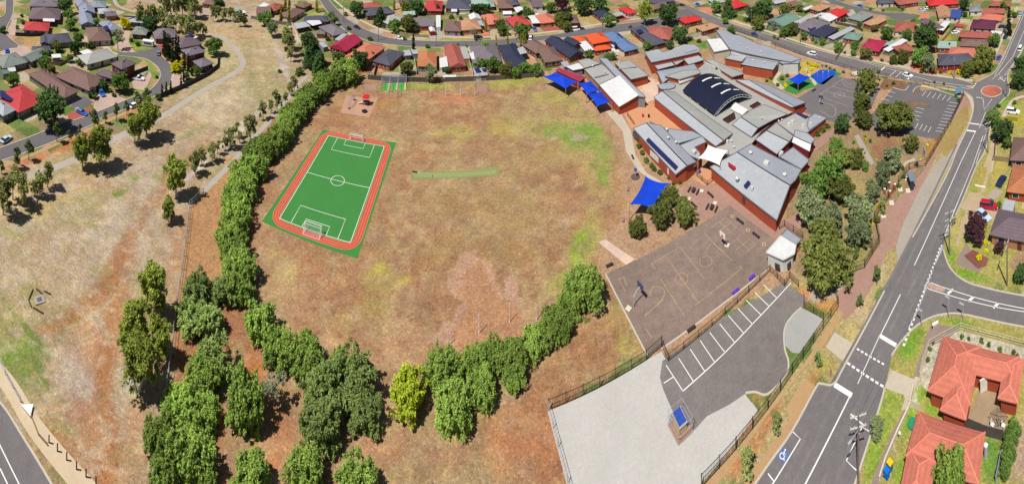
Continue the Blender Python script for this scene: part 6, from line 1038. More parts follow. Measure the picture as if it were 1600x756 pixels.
for k, x, y, w, l in (('olive', 1228, 17, 22, 'olive tree beside the brown roof near the top'), ('wisp', 1208, 38, 12, 'thin tree left of the green metal roof'), ('leafy', 1225, 48, 18, 'green street tree left of the leaning pair'), ('olive', 1240, 46, 22, 'bushy street tree with a dark shadow over the side street'), ('leafy', 1256, 56, 12, 'leafy tree in front of the black-blue roof'), ('leafy', 1286, 64, 11, 'green shrub tree by the black-blue house garden'), ('leafy', 1249, 11, 14, 'small garden tree left of the white strip roof'), ('leafy', 1280, 29, 11, 'small tree before the wide white roof'), ('leafy', 1311, 72, 17, 'green street tree with a round shadow by the green hipped house'),
    ('leafy', 1336, 70, 14, 'leafy tree in front of the crimson-pink house'), ('olive', 1353, 84, 20, 'spreading olive tree at the kerb of the crimson-pink house'), ('leafy', 1334, 82, 10, 'low bush tree left of the spreading olive'), ('leafy', 1343, 37, 9, 'small tree between the pyramid roof and the apricot roof'), ('olive', 1367, 44, 13, 'grey-green bush by the apricot roof garage'), ('leafy', 1386, 50, 22, 'hedge of bushes behind the crimson-pink roof'), ('leafy', 1417, 53, 18, 'leafy bush right of the rust roof with white veranda'), ('dark', 1448, 58, 46, 'very large dark tree in the yards left of the brown roofs'), ('olive', 1396, 93, 15, 'round kerbside tree with shadow near the crossing'), ('olive', 1412, 88, 22, 'olive shrub mass right of the round kerbside tree'),
    ('leafy', 1436, 86, 30, 'green tree behind the orange brick wall'), ('grey', 1451, 98, 24, 'grey-green tree over the orange brick wall'), ('olive', 1514, 108, 26, 'dark olive tree beside the black roofed corner house'), ('olive', 1539, 92, 40, 'large spreading tree at the roundabout corner'), ('leafy', 1553, 62, 20, 'leafy tree at the end of the rust-brown long roof'), ('cypress', 1577, 34, 7, 'dark conifer by the main road near the orange-red roof'), ('leafy', 1586, 22, 10, 'small tree on the main road verge near the top'), ('dark', 1507, 8, 20, 'dark tree left of the grey cottage'), ('dark', 1508, 22, 9, 'narrow dark tree left of the grey cottage'), ('leafy', 1568, 8, 14, 'green tree at the top edge near the pinkish roof'),
    ('dark', 1594, 100, 26, 'dark tree at the right edge above the roundabout'), ('dark', 1594, 124, 30, 'dark tree at the right edge beside the roundabout'), ('leafy', 1552, 184, 26, 'green tree left of the white car by the main road'), ('dark', 1566, 204, 34, 'large green tree over the main road footpath'), ('leafy', 1574, 222, 16, 'yellow-green garden tree above the brown roof at the right'), ('leafy', 1427, 34, 10, 'yellow-green tree at the cul-de-sac end')):
    tree(k, x, y, w, l, cat='cypress' if k == 'cypress' else 'tree')
tree('yshrub', 1498, 112, 10, 'yellow-flowering bush in front of the corner house'); tree('yshrub', 1486, 113, 7, 'small clipped green-yellow bush by the corner house wall')
# school gardens and right-hand verge
for k, x, y, w, l in (('olive', 1358, 128, 38, 'round tree over the edge of the upper basketball court'), ('olive', 1347, 160, 30, 'upper of two olive trees beside the upper car park'), ('olive', 1348, 186, 30, 'lower of two olive trees beside the upper car park'), ('olive', 1398, 186, 56, 'largest spreading olive tree in front of the upper car park'), ('dark', 1315, 194, 28, 'dark tree between the school block and the garden path'), ('olive', 1422, 224, 26, 'olive tree near the blue and white sign'), ('leafy', 1307, 228, 24, 'green tree beside the brick garden path'), ('olive', 1337, 246, 28, 'grey-olive tree right of the brick garden path'), ('olive', 1316, 248, 34, 'broad olive tree left of the pale garden path'),
    ('leafy', 1292, 268, 60, 'big green tree against the mauve-white room'), ('leafy', 1268, 292, 50, 'big green tree against the corner of the biggest roof'), ('olive', 1312, 296, 46, 'olive tree right of the pair of big green trees'), ('grey', 1266, 324, 46, 'grey gum over the corner of the biggest roof'), ('grey', 1295, 344, 42, 'grey gum behind the white portable room'), ('grey', 1394, 244, 32, 'grey-green tree over the garden, uppermost of three in line'), ('grey', 1378, 270, 30, 'grey-green tree over the garden, middle of three in line'), ('grey', 1366, 298, 28, 'grey-green tree over the garden, lowest of three in line'), ('leafy', 1353, 258, 14, 'small round green tree at the end of the pale path'),
    ('grey', 1342, 332, 46, 'grey-green tree left of the black fence bend, upper one'), ('grey', 1341, 362, 40, 'grey-green tree left of the black fence bend, lower one'), ('olive', 1286, 402, 84, 'huge dark olive tree right of the white portable room'), ('young', 1381, 316, 11, 'thin green tree beside the red brick gate pillars'), ('olive', 1370, 343, 12, 'low bush at the black fence bend')):
    tree(k, x, y, w, l)
for x, y, w, l in ((1370, 427, 13, 'small verge tree on the dry grass beside the red paving'), (1344, 467, 10, 'thin sapling on the verge below the red paving'), (1278, 559, 11, 'small sapling left of the pale crossing ramp'), (1211, 659, 15, 'small round tree on the orange verge strip, upper of two'), (1164, 722, 22, 'small round tree on the orange verge strip, lower of two'), (1338, 394, 9, 'thin sapling left of the black fence')): tree('sapling' if w < 14 else 'young', x, y, w, l)
tree('grey', 1370, 664, 24, 'narrow dark street tree beside the power pole', hs=1.3); tree('wisp', 1490, 342, 12, 'scruffy street tree under the power pole', hs=1.0)
tree('purple', 1526, 358, 36, 'spiky purple-brown tree in front of the slate-mauve roof'); tree('purple', 1562, 386, 16, 'small dark purple tree on the lawn of the slate-mauve house'); tree('dark', 1595, 428, 26, 'dark tree at the right edge above the side street'); tree('pepper', 1482, 742, 62, 'green tree in front of the lower salmon roof', hs=1.5)
row('leafy', [(1586, 668, 22), (1581, 684, 24), (1577, 702, 24), (1572, 720, 22), (1570, 738, 18)], 'bright green hedge bush at the right edge, %s from the top', 'hedge bushes at the right edge', cat='hedge')
row('yshrub', [(1530, 403, 12), (1540, 392, 8), (1541, 378, 9), (1541, 360, 6)], 'round yellow bush in the front garden, %s from the road', 'yellow bushes in the front garden', cat='shrub')
row('shrub', [(1535, 316, 9), (1549, 317, 12), (1560, 320, 12)], 'dark green hedge bush above the red car, %s from the left', 'hedge bushes above the red car', cat='shrub')
row('olive', [(998, 356, 30), (1030, 334, 40), (1047, 310, 30), (1068, 332, 36)], 'dense olive tree below the big blue sail, %s from the left', 'olive trees below the big blue sail')
row('shrub', [(998, 228, 10), (1003, 238, 10), (1010, 250, 11), (1018, 258, 9), (1022, 264, 9), (1031, 269, 10), (1045, 278, 6), (1052, 287, 6), (1063, 285, 7)], 'shrub against the solar classroom wall, %s from its far end', 'shrubs along the solar classroom', cat='shrub')
row('shrub', [(1277, 208, 12), (1286, 202, 12), (1293, 197, 9)], 'bright green shrub beside the flat beige roof, %s from the left', 'shrubs beside the flat beige roof', cat='shrub')
row('yshrub', [(1262, 98, 7), (1268, 100, 7), (1274, 101, 7), (1268, 108, 7), (1262, 112, 6), (1278, 103, 6), (1235, 90, 6), (1243, 92, 6), (1228, 133, 8)], 'yellow-flowering shrub in the bed by the blue play pad, %s from the left', 'yellow shrubs by the blue play pad', cat='shrub')
row('shrub', [(1285, 102, 5), (1291, 103, 5), (1297, 106, 5), (1304, 109, 5), (1318, 112, 6), (1332, 116, 6), (1396, 130, 7), (1386, 134, 5), (1460, 128, 5), (1475, 131, 5), (1494, 150, 6), (1498, 156, 8)], 'small shrub inside the fence of the side street, %s from the left', 'small shrubs along the side street fence', cat='shrub')
row('shrub', [(1222, 122, 9), (1230, 118, 8), (1215, 132, 7), (1205, 122, 6), (1198, 126, 6)], 'shrub in the small lawn beside the white path, %s of five', 'shrubs in the small lawn by the white path', cat='shrub')
row('shrub', [(1334, 222, 7), (1360, 220, 7), (1425, 212, 7), (1410, 262, 9), (1432, 256, 8), (1412, 276, 8), (1404, 290, 8), (1330, 300, 9), (1318, 320, 9), (1327, 370, 8), (1312, 350, 10), (1380, 332, 8), (1302, 305, 9), (1352, 214, 6)], 'low shrub in the school garden, %s of the scattered ones', 'low shrubs in the school garden', cat='shrub')
row('yshrub', [(1365, 238, 4), (1369, 250, 4), (1449, 226, 4), (1439, 249, 4), (1310, 355, 8), (1360, 360, 8), (1362, 350, 7), (1352, 217, 6), (1372, 322, 8)], 'yellow-flowering shrub in the school garden, %s of the scattered ones', 'yellow shrubs in the school garden', cat='shrub')
row('shrub', [(1503, 526, 8), (1514, 529, 6), (1534, 532, 8), (1545, 538, 8), (1563, 546, 9), (1584, 551, 8), (1589, 556, 7), (1453, 545, 7), (1458, 536, 6), (1450, 562, 7)], 'dry garden shrub in the pebble bed round the U-shaped house, %s of ten', 'shrubs in the pebble bed', cat='shrub')
row('shrub', [(4, 46, 14), (72, 40, 10), (27, 42, 8), (36, 34, 9), (34, 24, 7), (125, 14, 8), (150, 66, 12), (140, 70, 14), (175, 90, 10), (185, 60, 10), (215, 68, 10), (205, 62, 8), (262, 92, 7), (268, 94, 7), (245, 120, 6), (108, 140, 7), (55, 150, 9), (100, 120, 8), (178, 148, 8), (172, 141, 8)], 'green garden shrub in the north-west yards, %s of the scattered ones', 'garden shrubs in the north-west yards', cat='shrub')
row('shrub', [(512, 60, 10), (470, 46, 10), (578, 60, 10), (562, 66, 11), (545, 44, 8), (540, 22, 8), (613, 20, 9), (600, 40, 8), (668, 72, 8), (655, 98, 9), (728, 72, 6), (660, 44, 6), (720, 28, 8), (705, 26, 9), (790, 90, 8), (845, 88, 8), (868, 92, 8), (940, 32, 6), (965, 32, 7), (985, 42, 6), (1010, 90, 7), (1025, 76, 8), (1080, 60, 8), (1092, 64, 8), (700, 44, 7), (905, 98, 7), (632, 60, 7)], 'green garden shrub in the yards north of the oval, %s of the scattered ones', 'garden shrubs in the yards north of the oval', cat='shrub')
row('shrub', [(1270, 62, 6), (1275, 66, 6), (1265, 36, 6), (1300, 30, 6), (1330, 60, 7), (1345, 60, 6), (1360, 92, 7), (1378, 70, 6), (1400, 70, 8), (1460, 112, 8), (1470, 112, 7), (1475, 80, 6), (1500, 60, 7), (1490, 46, 6), (1545, 34, 6), (1480, 35, 6), (1380, 16, 6), (1395, 8, 6), (1410, 14, 6), (1360, 14, 6), (1440, 112, 7), (1378, 94, 6), (1320, 82, 6), (1150, 22, 8), (1165, 30, 8), (1210, 58, 7), (1215, 60, 6), (1585, 160, 8), (1560, 165, 8), (1597, 232, 8)], 'green garden shrub in the north-east yards, %s of the scattered ones', 'garden shrubs in the north-east yards', cat='shrub')
# ------------------------------------------------------------------ cars
def mkcar(kind):
    nm = {'car': 'parked_car', 'van': 'van', 'ute': 'utility_truck', 'suv': 'parked_car'}[kind]
    t = thing(nm, None, None); L_, W_, hb, hc = {'car': (4.4, 1.78, .85, 1.42), 'suv': (4.6, 1.85, 1.0, 1.72), 'van': (4.9, 1.9, 1.1, 2.0), 'ute': (5.1, 1.85, .95, 1.7)}[kind]
    def loft(sec, m, name, par):
        b = MB(); vs = []
        for x, z0, z1, w0, w1 in sec: vs += [(x, -w0, z0), (x, -w1, z1), (x, w1, z1), (x, w0, z0)]
        fs = [(4 * i + k, 4 * i + (k + 1) % 4, 4 * i + 4 + (k + 1) % 4, 4 * i + 4 + k) for i in range(len(sec) - 1) for k in range(4)] + [(3, 2, 1, 0), tuple(4 * (len(sec) - 1) + k for k in range(4))]
        b.add(vs, [f[::-1] for f in fs]); return b.build(name, m, par)
    h = L_ / 2; w = W_ / 2
    body = loft([(-h, .35, hb * .7, w * .82, w * .74), (-h + .18, .25, hb * .95, w * .97, w * .86), (-h + 1, .22, hb, w, w * .9), (0, .22, hb, w, w * .9), (h - 1.2, .22, hb * .98, w, w * .88), (h - .25, .25, hb * .82, w * .95, w * .8), (h, .35, hb * .62, w * .8, w * .7)], mat('car_paint', (200, 200, 204), rough=.3, spec=.6, var=.02), 'body', t)
    a, b_ = {'car': (-h + .45, h - 1.25), 'suv': (-h + .12, h - 1.2), 'van': (-h + .08, h - .6), 'ute': (-.4, h - 1.3)}[kind]; hh = hc - .07
    loft([(a, hb - .03, hb - .02, w * .84, w * .83), (a + .45 if kind == 'car' else a + .12, hb - .03, hh, w * .86, w * .68), (b_ - .75, hb - .03, hh, w * .86, w * .68), (b_, hb - .03, hb - .02, w * .84, w * .8)], GLASS, 'window', t)
    rb = loft([(a + (.5 if kind == 'car' else .1), hh - .02, hh + .05, w * .70, w * .6), (b_ - .8, hh - .02, hh + .05, w * .70, w * .6)], mat('car_paint', (200, 200, 204)), 'roof', t)
    for sx in (-1, 1):
        for sy in (-1, 1):
            q = MB(); q.cyl((sx * (h - .85), sy * (w - .2), .32), (sx * (h - .85), sy * (w + .01), .32), .32, n=12); wh = q.build('wheel', mat('tyre_black', (34, 34, 36), rough=.9), t)
            q = MB(); q.cyl((sx * (h - .85), sy * (w), .32), (sx * (h - .85), sy * (w + .03), .32), .18, n=8); q.build('rim', mat('rim_grey', (170, 172, 176), rough=.4), wh)
        q = MB(); q.box((h - .04, sx * w * .6, hb * .62), (.14, .3, .12)); q.build('headlight', mat('lamp_clear', (230, 230, 224), rough=.2), t)
    if kind == 'ute': q = MB(); q.box((-h + 1.0, 0, hb - .1), (1.7, W_ * .8, .35)); q.build('tray', mat('tray_dark', (70, 72, 76)), t)
    return proto(t)
CARS = {}
CC = {'blue': (40, 96, 190), 'white': (232, 232, 232), 'black': (34, 36, 44), 'navy': (28, 44, 84), 'red': (178, 24, 50), 'grey': (120, 130, 142), 'silver': (180, 196, 214), 'teal': (40, 80, 110)}
def car(kind, colr, c, p, q, label, cat='car', group=None):
    if kind not in CARS: CARS[kind] = mkcar(kind)
    a, b_ = G(c, *p), G(c, *q); d = b_ - a; m = mat('car_paint_' + colr, CC[colr], rough=.3, spec=.6, var=.02); o = place(CARS[kind], (a.x, a.y, .03), math.atan2(d.y, d.x), None, label, group or 'cars parked and driving', {'body': m, 'roof': m}, cat=cat)
car('car', 'blue', 'u', (88, 640), (88, 560), 'blue car on the bulb of the top-left court'); car('car', 'blue', 'v', (1020, 655), (1100, 690), 'bright blue hatchback on the red brick driveway'); car('car', 'blue', 'v', (1268, 415), (1310, 470), 'blue car on the pink driveway beside the clipped ball trees')
car('ute', 'white', 'A0', (860, 495), (900, 500), 'white utility truck under the big leafy tree', 'truck'); car('car', 'white', 'A0', (836, 662), (870, 645), 'white car driving along the residential street'); car('car', 'grey', 'A0', (985, 337), (985, 320), 'grey car parked in the cul-de-sac'); car('car', 'silver', 'B0', (40, 118), (60, 105), 'silver car on the driveway at the left edge')
car('car', 'black', 'x', (1258, 350), (1310, 375), 'dark car driving on the curved street'); car('car', 'white', 'A1', (892, 243), (930, 250), 'white car parked at the bend of the curved street'); car('car', 'black', 'y', (1170, 470), (1220, 466), 'dark car parked under the bare street tree'); car('car', 'blue', 'z', (285, 375), (310, 410), 'blue car on the driveway between hedge and forecourt')
car('van', 'white', 'z', (785, 378), (850, 372), 'white van parked beside the vacant block', 'van'); car('car', 'black', 'z', (850, 366), (900, 362), 'dark car parked right behind the white van'); car('suv', 'white', 'z', (228, 485), (230, 440), 'white car parked nose-up by the yellow-green cypresses')
car('car', 'teal', 'aa', (1425, 440), (1480, 460), 'dark blue car driving on the side street past the school'); car('car', 'blue', 'aa', (720, 68), (760, 90), 'blue car parked on the salmon driveway at the top'); car('car', 'black', 'aa', (520, 72), (580, 72), 'dark car at the corner of the far street')
car('suv', 'white', 'g', (1020, 365), (960, 350), 'white-topped car driving on the side street by the black roof'); car('car', 'white', 'A3', (868, 474), (930, 490), 'white car crossing the side street near the speed hump'); car('car', 'white', 'A3', (600, 587), (640, 600), 'white car in the shade of the round tree by the upper court')
car('car', 'blue', 'ab', (1147, 85), (1200, 100), 'blue car parked on the far street at the top'); car('car', 'silver', 'ac', (320, 140), (370, 135), 'silver car parked at the cul-de-sac, left of a pair'); car('car', 'white', 'ac', (395, 110), (420, 105), 'white car parked at the cul-de-sac, right of a pair'); car('car', 'grey', 'ac', (345, 262), (390, 268), 'grey car in the driveway below the cul-de-sac')
car('car', 'navy', 'ac', (1315, 340), (1370, 320), 'dark car on the driveway of the maroon house, left of a pair'); car('car', 'black', 'ac', (1385, 355), (1420, 360), 'dark car on the driveway of the maroon house, right of a pair'); car('car', 'navy', 'ac', (1362, 468), (1385, 440), 'dark blue car parked on the main road verge'); car('car', 'blue', 'ac', (1282, 725), (1310, 680), 'blue car parked near the roundabout')
car('van', 'white', 'ac', (1548, 620), (1580, 560), 'white van parked at the right edge of the main road', 'van'); car('car', 'silver', 'ac', (1553, 190), (1575, 150), 'silver car driving on the main road near the top'); car('car', 'white', 'ac', (740, 412), (790, 400), 'white car in the yard left of the rust-brown long roof'); car('suv', 'white', 'A3', (1525, 702), (1560, 706), 'white car in the yard right of the roundabout')
car('car', 'navy', 'n', (1240, 290), (1290, 210), 'dark blue car on the lawn driveway of the orange-brown house'); car('suv', 'red', 'n', (1050, 680), (1130, 690), 'dark red car parked at the slate-mauve house'); car('car', 'silver', 'o', (960, 70), (1040, 130), 'pale blue car below the dark red car')
# caravan
cv = thing('caravan', 'white caravan on the grass at the end of the cul-de-sac', 'caravan', G('w', 570, 410)); p = G('w', 570, 410); b = MB(); b.box((p.x, p.y, 1.5), (5.4, 2.3, 2.2), .5); b.build('body', mat('caravan_white', (236, 240, 240), gain=.8, rough=.4), cv)
for s in (-1, 1): b = MB(); b.box((p.x + s * 1.2 * math.sin(.5), p.y - s * 1.2 * math.cos(.5), 1.7), (3.6, .06, .7), .5); b.build('window', GLASS, cv); b = MB(); b.cyl((p.x + s * .9 * math.sin(.5), p.y - s * .9 * math.cos(.5), .35), (p.x + s * 1.1 * math.sin(.5), p.y - s * 1.1 * math.cos(.5), .35), .35, n=10); b.build('wheel', mat('tyre_black', (34, 34, 36)), cv)
# ------------------------------------------------------------------ fences and walls
def fence(name, label, c, pts, h, style, m, cat='fence', group=None, post=3.0, close=False):
    P = GS(c, pts); base = P[0].copy(); t = thing(name, label, cat, base, group); pb_ = MB(); n = 0
    tot = sum((P[i + 1] - P[i]).length for i in range(len(P) - 1)); post = max(post, tot / 95)
    for i in range(len(P) - 1):
        a, b_ = P[i], P[i + 1]; d = (b_ - a); L_ = d.length; d.normalize(); rz = math.atan2(d.y, d.x)
        if style == 'solid': M = (a + b_) / 2; pb_.box((M.x, M.y, h / 2), (L_, .06, h), rz)
        elif style == 'wall': M = (a + b_) / 2; pb_.box((M.x, M.y, h / 2), (L_, .22, h), rz)
        elif style == 'picket':
            for z in (.2, h - .15): pb_.bar(a + Vector((0, 0, z)), b_ + Vector((0, 0, z)), .05)
            k = int(L_ / .28)
            for j in range(k): q = a + d * (j + .5) / k * L_; pb_.box((q.x, q.y, h / 2), (.03, .03, h), rz)
        elif style == 'wire':
            for z in (.1, h / 2, h - .04): pb_.bar(a + Vector((0, 0, z)), b_ + Vector((0, 0, z)), .05)
            k = int(L_ / .5)
            for j in range(k): q = a + d * (j + .5) / k * L_; pb_.box((q.x, q.y, h / 2), (.018, .018, h), rz)
        k = max(1, round(L_ / post))
        for j in range(k + (i == len(P) - 2)):
            if n < 98 and style != 'wall': q = a + d * (j / k * L_); b = MB(); b.box((q.x, q.y, h / 2 + .04), (.09, .09, h + .08), rz); b.build('post', m, t); n += 1
    pb_.build({'solid': 'panel', 'wall': 'masonry', 'picket': 'railing', 'wire': 'mesh_panel'}[style], m, t); return t
BLK = mat('black_steel', (42, 40, 40), gain=.8, rough=.5, var=.05); BRN = mat('brown_steel', (92, 66, 52), gain=.7, rough=.6); GALV = mat('galvanised', (190, 190, 200), gain=.7, rough=.5, var=.05)
TIM = mat('timber_dark', (112, 100, 96), gain=.6, var=.2, scale=2); TIMP = mat('timber_pale', (176, 152, 124), gain=.6, var=.2, scale=2); WHF = mat('white_fence', (232, 220, 196), gain=.7)
fence('steel_fence', 'green-black picket fence along the top edge of the white gravel yard', 'P', [(857, 641), (1010, 563), (1034, 541)], 1.9, 'picket', BLK)
fence('steel_fence', 'galvanised rail fence down the left side of the white gravel yard', 'P', [(857, 643), (872, 700), (887, 756), (897, 800)], 1.5, 'wire', GALV)
fence('steel_fence', 'brown picket fence between the sports court and the marked parking bays', 'P', [(1034, 541), (1044, 565), (1133, 492), (1203, 424), (1226, 448), (1234, 434), (1248, 449)], 1.5, 'picket', BRN)
fence('steel_fence', 'black picket fence on the street side of the gravel yard and car park', 'P', [(1096, 762), (1150, 703), (1200, 640), (1255, 560), (1286, 515), (1310, 480), (1304, 453)], 2.0, 'picket', BLK)
fence('steel_fence', 'short brown picket fence around the dirt patch beside the grey gravel bay', 'P', [(1256, 466), (1256, 480), (1287, 500)], 1.4, 'picket', BRN)
fence('steel_fence', 'black picket fence winding round the school garden to the roundabout corner', 'P', [(1322, 428), (1351, 419), (1374, 380), (1366, 343), (1388, 311), (1396, 300)], 2.0, 'picket', BLK)
fence('steel_fence', 'long dark picket fence from the bus shelter up to the upper car park corner', 'P', [(1404, 286), (1421, 265), (1447, 259), (1486, 192), (1506, 150)], 2.0, 'picket', BLK)
fence('steel_fence', 'thin dark fence between the upper car park and the side street', 'P', [(1505, 148), (1470, 140), (1443, 132)], 1.8, 'picket', BRN); fence('steel_fence', 'long thin fence between the school and the side street', 'P', [(1411, 124), (1360, 119), (1330, 110), (1290, 97), (1250, 86), (1204, 68), (1150, 48)], 1.8, 'picket', BRN)
fence('wire_fence', 'tall galvanised wire fence down the edge of the paddock', 'P', [(318, 304), (296, 325), (290, 380), (277, 470), (266, 570), (258, 628)], 1.8, 'wire', GALV)
fence('timber_fence', 'long dark timber paling fence behind the oval', 'P', [(575, 124), (610, 127), (660, 128), (720, 127), (790, 124), (850, 119)], 1.9, 'solid', TIM)
fence('timber_fence', 'black fence curving round the cul-de-sac houses', 'P', [(248, 154), (290, 136), (325, 118), (340, 106), (341, 92)], 1.8, 'solid', mat('charcoal_fence', (76, 74, 84), gain=.7))
fence('timber_fence', 'grey-green fence at the paddock corner under the brown roofs', 'P', [(392, 29), (430, 37), (455, 40)], 1.8, 'solid', mat('green_fence', (130, 134, 120), gain=.6)); fence('timber_fence', 'cream fence running down to the big dark conifer', 'P', [(456, 40), (464, 56), (471, 72)], 1.8, 'solid', WHF)
fence('timber_fence', 'dark fence in front of the red roof at the court', 'P', [(24, 56), (46, 57), (68, 56)], 1.8, 'solid', mat('charcoal_fence', (76, 74, 84)))
for i, (c, pts, m, l, hh) in enumerate([('u', [(610, 300), (650, 305), (760, 300)], TIM, 'fence behind the lawn right of the small red roof', 1.7), ('A0', [(195, 395), (260, 430), (330, 480), (410, 520)], TIMP, 'pale timber yard fence between the two mauve-brown houses', 1.6), ('A0', [(500, 420), (620, 395), (735, 372)], TIM, 'dark hedge-lined fence below the large pale grey roof', 1.6), ('A0', [(795, 478), (860, 455), (920, 432)], mat('charcoal_fence', (76, 74, 84)), 'dark fence inside the curve of the street', 1.6),
    ('A0', [(345, 470), (420, 520), (540, 590)], TIM, 'fence left of the skylit mauve-brown house', 1.5), ('A0', [(420, 385), (370, 410), (300, 400)], TIMP, 'fence behind the white flat carport', 1.5), ('y', [(190, 420), (350, 450), (560, 470)], TIMP, 'curved timber fence at the bend of the far street', 1.3), ('y', [(975, 450), (980, 380), (950, 260)], TIM, 'fence between the brown pyramid roof and the apricot roof', 1.6), ('A1', [(735, 470), (760, 380), (745, 365)], TIM, 'fence left of the slate roof behind the nets', 1.6), ('A1', [(940, 400), (900, 470)], WHF, 'pale fence right of the slate roof behind the nets', 1.5),
    ('A1', [(1000, 465), (985, 380)], WHF, 'pale fence left of the square orange-brown roof', 1.5), ('A1', [(1350, 470), (1320, 370)], WHF, 'pale fence right of the rose-brown gable', 1.5), ('A2', [(190, 460), (130, 330), (100, 270)], TIMP, 'fence between the navy corner roof and the brown roof', 1.6), ('A2', [(345, 380), (240, 270)], WHF, 'cream fence beside the long navy gable', 1.6), ('A2', [(540, 370), (620, 340), (700, 350), (850, 300), (1000, 280), (1130, 235), (1270, 185)], WHF, 'long pale fence along the school north boundary', 1.8), ('A2', [(480, 70), (540, 115), (565, 160)], TIMP, 'fence on the right side of the vacant block', 1.6),
    ('A2', [(350, 55), (400, 50), (470, 60)], TIMP, 'fence at the back of the vacant block', 1.6), ('A3', [(895, 405), (950, 420), (1060, 440), (1110, 455)], WALLB := wallm('brick'), 'orange brick garden wall in front of the corner house', 1.0), ('A3', [(810, 200), (905, 205)], WHF, 'cream fence below the rust roof with white veranda', 1.2), ('A3', [(1215, 90), (1310, 92)], WHF, 'cream fence between the grey cottage yard and the orange-red roof', 1.8), ('A3', [(1150, 135), (1255, 140)], WHF, 'cream fence left of the maroon roof', 1.8), ('A3', [(1050, 300), (1140, 200), (1200, 130)], TIMP, 'long fence behind the brown roofed row', 1.6),
    ('A3', [(600, 155), (760, 190), (900, 190)], TIM, 'dark fence behind the apricot hipped house', 1.6), ('A3', [(420, 150), (560, 180), (590, 200)], TIM, 'dark fence between the navy yard and the pyramid roof', 1.6), ('A3', [(1410, 190), (1500, 200)], WHF, 'cream fence by the maroon house driveway', 1.4), ('A3', [(420, 380), (500, 260)], TIMP, 'fence along the concrete driveway of the black-blue house', 1.5), ('r', [(870, 55), (1130, 165), (1330, 215)], TIM, 'weathered timber fence between the two salmon roofs', 1.6), ('m', [(1105, 705), (1370, 730)], TIMP, 'weathered timber fence above the lawn with the dark blue car', 1.4),
    ('P', [(1559, 200), (1556, 222), (1554, 246)], TIM, 'dark fence beside the main road footpath', 1.4), ('P', [(1556, 190), (1575, 188), (1590, 190)], mat('yellow_fence', (196, 180, 60), gain=.6), 'yellow-green hedge fence right of the roundabout', 1.4), ('P', [(1556, 756), (1563, 720), (1573, 700)], GALV, 'grey fence beside the hedge at the bottom right', 1.2)]):
    fence('yard_fence' if 'wall' not in l else 'garden_wall', l, c, pts, hh, 'wall' if 'wall' in l else 'solid', m)
fence('white_fence', 'white rail fence round the pebble garden of the U-shaped salmon house', 'P', [(1437, 590), (1441, 570), (1451, 541), (1475, 527), (1501, 513), (1560, 529), (1600, 540), (1640, 552)], 1.1, 'wire', WHF); fence('white_fence', 'low white wall beside the footpath of the lower salmon house', 'P', [(1427, 606), (1420, 640), (1403, 676), (1384, 720), (1374, 752)], .7, 'wall', WHF)
fence('white_fence', 'short cream fence between the two salmon houses at the footpath', 'P', [(1421, 634), (1437, 641)], 1.0, 'solid', WHF); fence('white_fence', 'short cream fence beside the rubbish bins', 'P', [(1395, 702), (1400, 716)], 1.0, 'wire', WHF)
# ------------------------------------------------------------------ power poles with their wires
def pole(c, x, y, h, label, rz=0.5, arms=2, lamp=False):
    p = G(c, x, y); t = thing('power_pole', label, 'power pole', p, 'power poles'); b = MB(); b.cyl((p.x, p.y, -.1), (p.x, p.y, h), .17, .12, 8); b.build('pole', mat('pole_timber', (150, 136, 128), gain=.6, var=.2), t)
    for k in range(arms):
        z = h - .4 - k * 1.6; b = MB(); b.box((p.x, p.y, z), (2.4, .12, .14), rz); ar = b.build('crossarm', mat('arm_pale', (226, 222, 214), gain=.7), t)
        for i in (-1, -.5, .5, 1): b = MB(); b.cyl((p.x + i * 1.1 * math.cos(rz), p.y + i * 1.1 * math.sin(rz), z + .05), (p.x + i * 1.1 * math.cos(rz), p.y + i * 1.1 * math.sin(rz), z + .28), .06, n=6); b.build('insulator', mat('insulator', (230, 230, 230), gain=.7), ar)
    if lamp: b = MB(); b.bar((p.x, p.y, h - 2.4), (p.x - 1.8, p.y - .3, h - 2.0), .08); b.box((p.x - 2.0, p.y - .33, h - 2.0), (.6, .25, .12)); b.build('street_light', GALV, t)
    return Vector((p.x, p.y, h - .3)), rz
mp = [pole('P', 1341, 757, 10.2, 'big timber power pole with white crossarms beside the main road, at the bottom edge', -.55, 2, True), pole('P', 1483.5, 398, 10, 'timber power pole with white crossarms in the middle of the main road verge', -.5, 2, True), pole('P', 1543.5, 239, 9.5, 'power pole with crossarms beside the large green tree on the main road', -.4, 2, True), pole('P', 1573, 152, 9, 'power pole right of the roundabout', -.3, 2)]
for i in range(len(mp) - 1):
    (a, ra), (b2, rb_) = mp[i], mp[i + 1]; w = thing('power_line', 'thin overhead wires between the power poles of the main road, %s span from the bottom' % ordn(i), 'power line', a, 'overhead wires')
    for k in (-1, -.4, .4, 1):
        pa = a + Vector((math.cos(ra), math.sin(ra), 0)) * k * 1.1; pb2 = b2 + Vector((math.cos(rb_), math.sin(rb_), 0)) * k * 1.1
        pts = [pa.lerp(pb2, j / 10) - Vector((0, 0, 1.2 * 4 * (j / 10) * (1 - j / 10))) for j in range(11)]; b = MB(); b.tube(pts, .014, 4); b.build('wire', mat('wire_grey', (150, 150, 150), gain=.6), w)
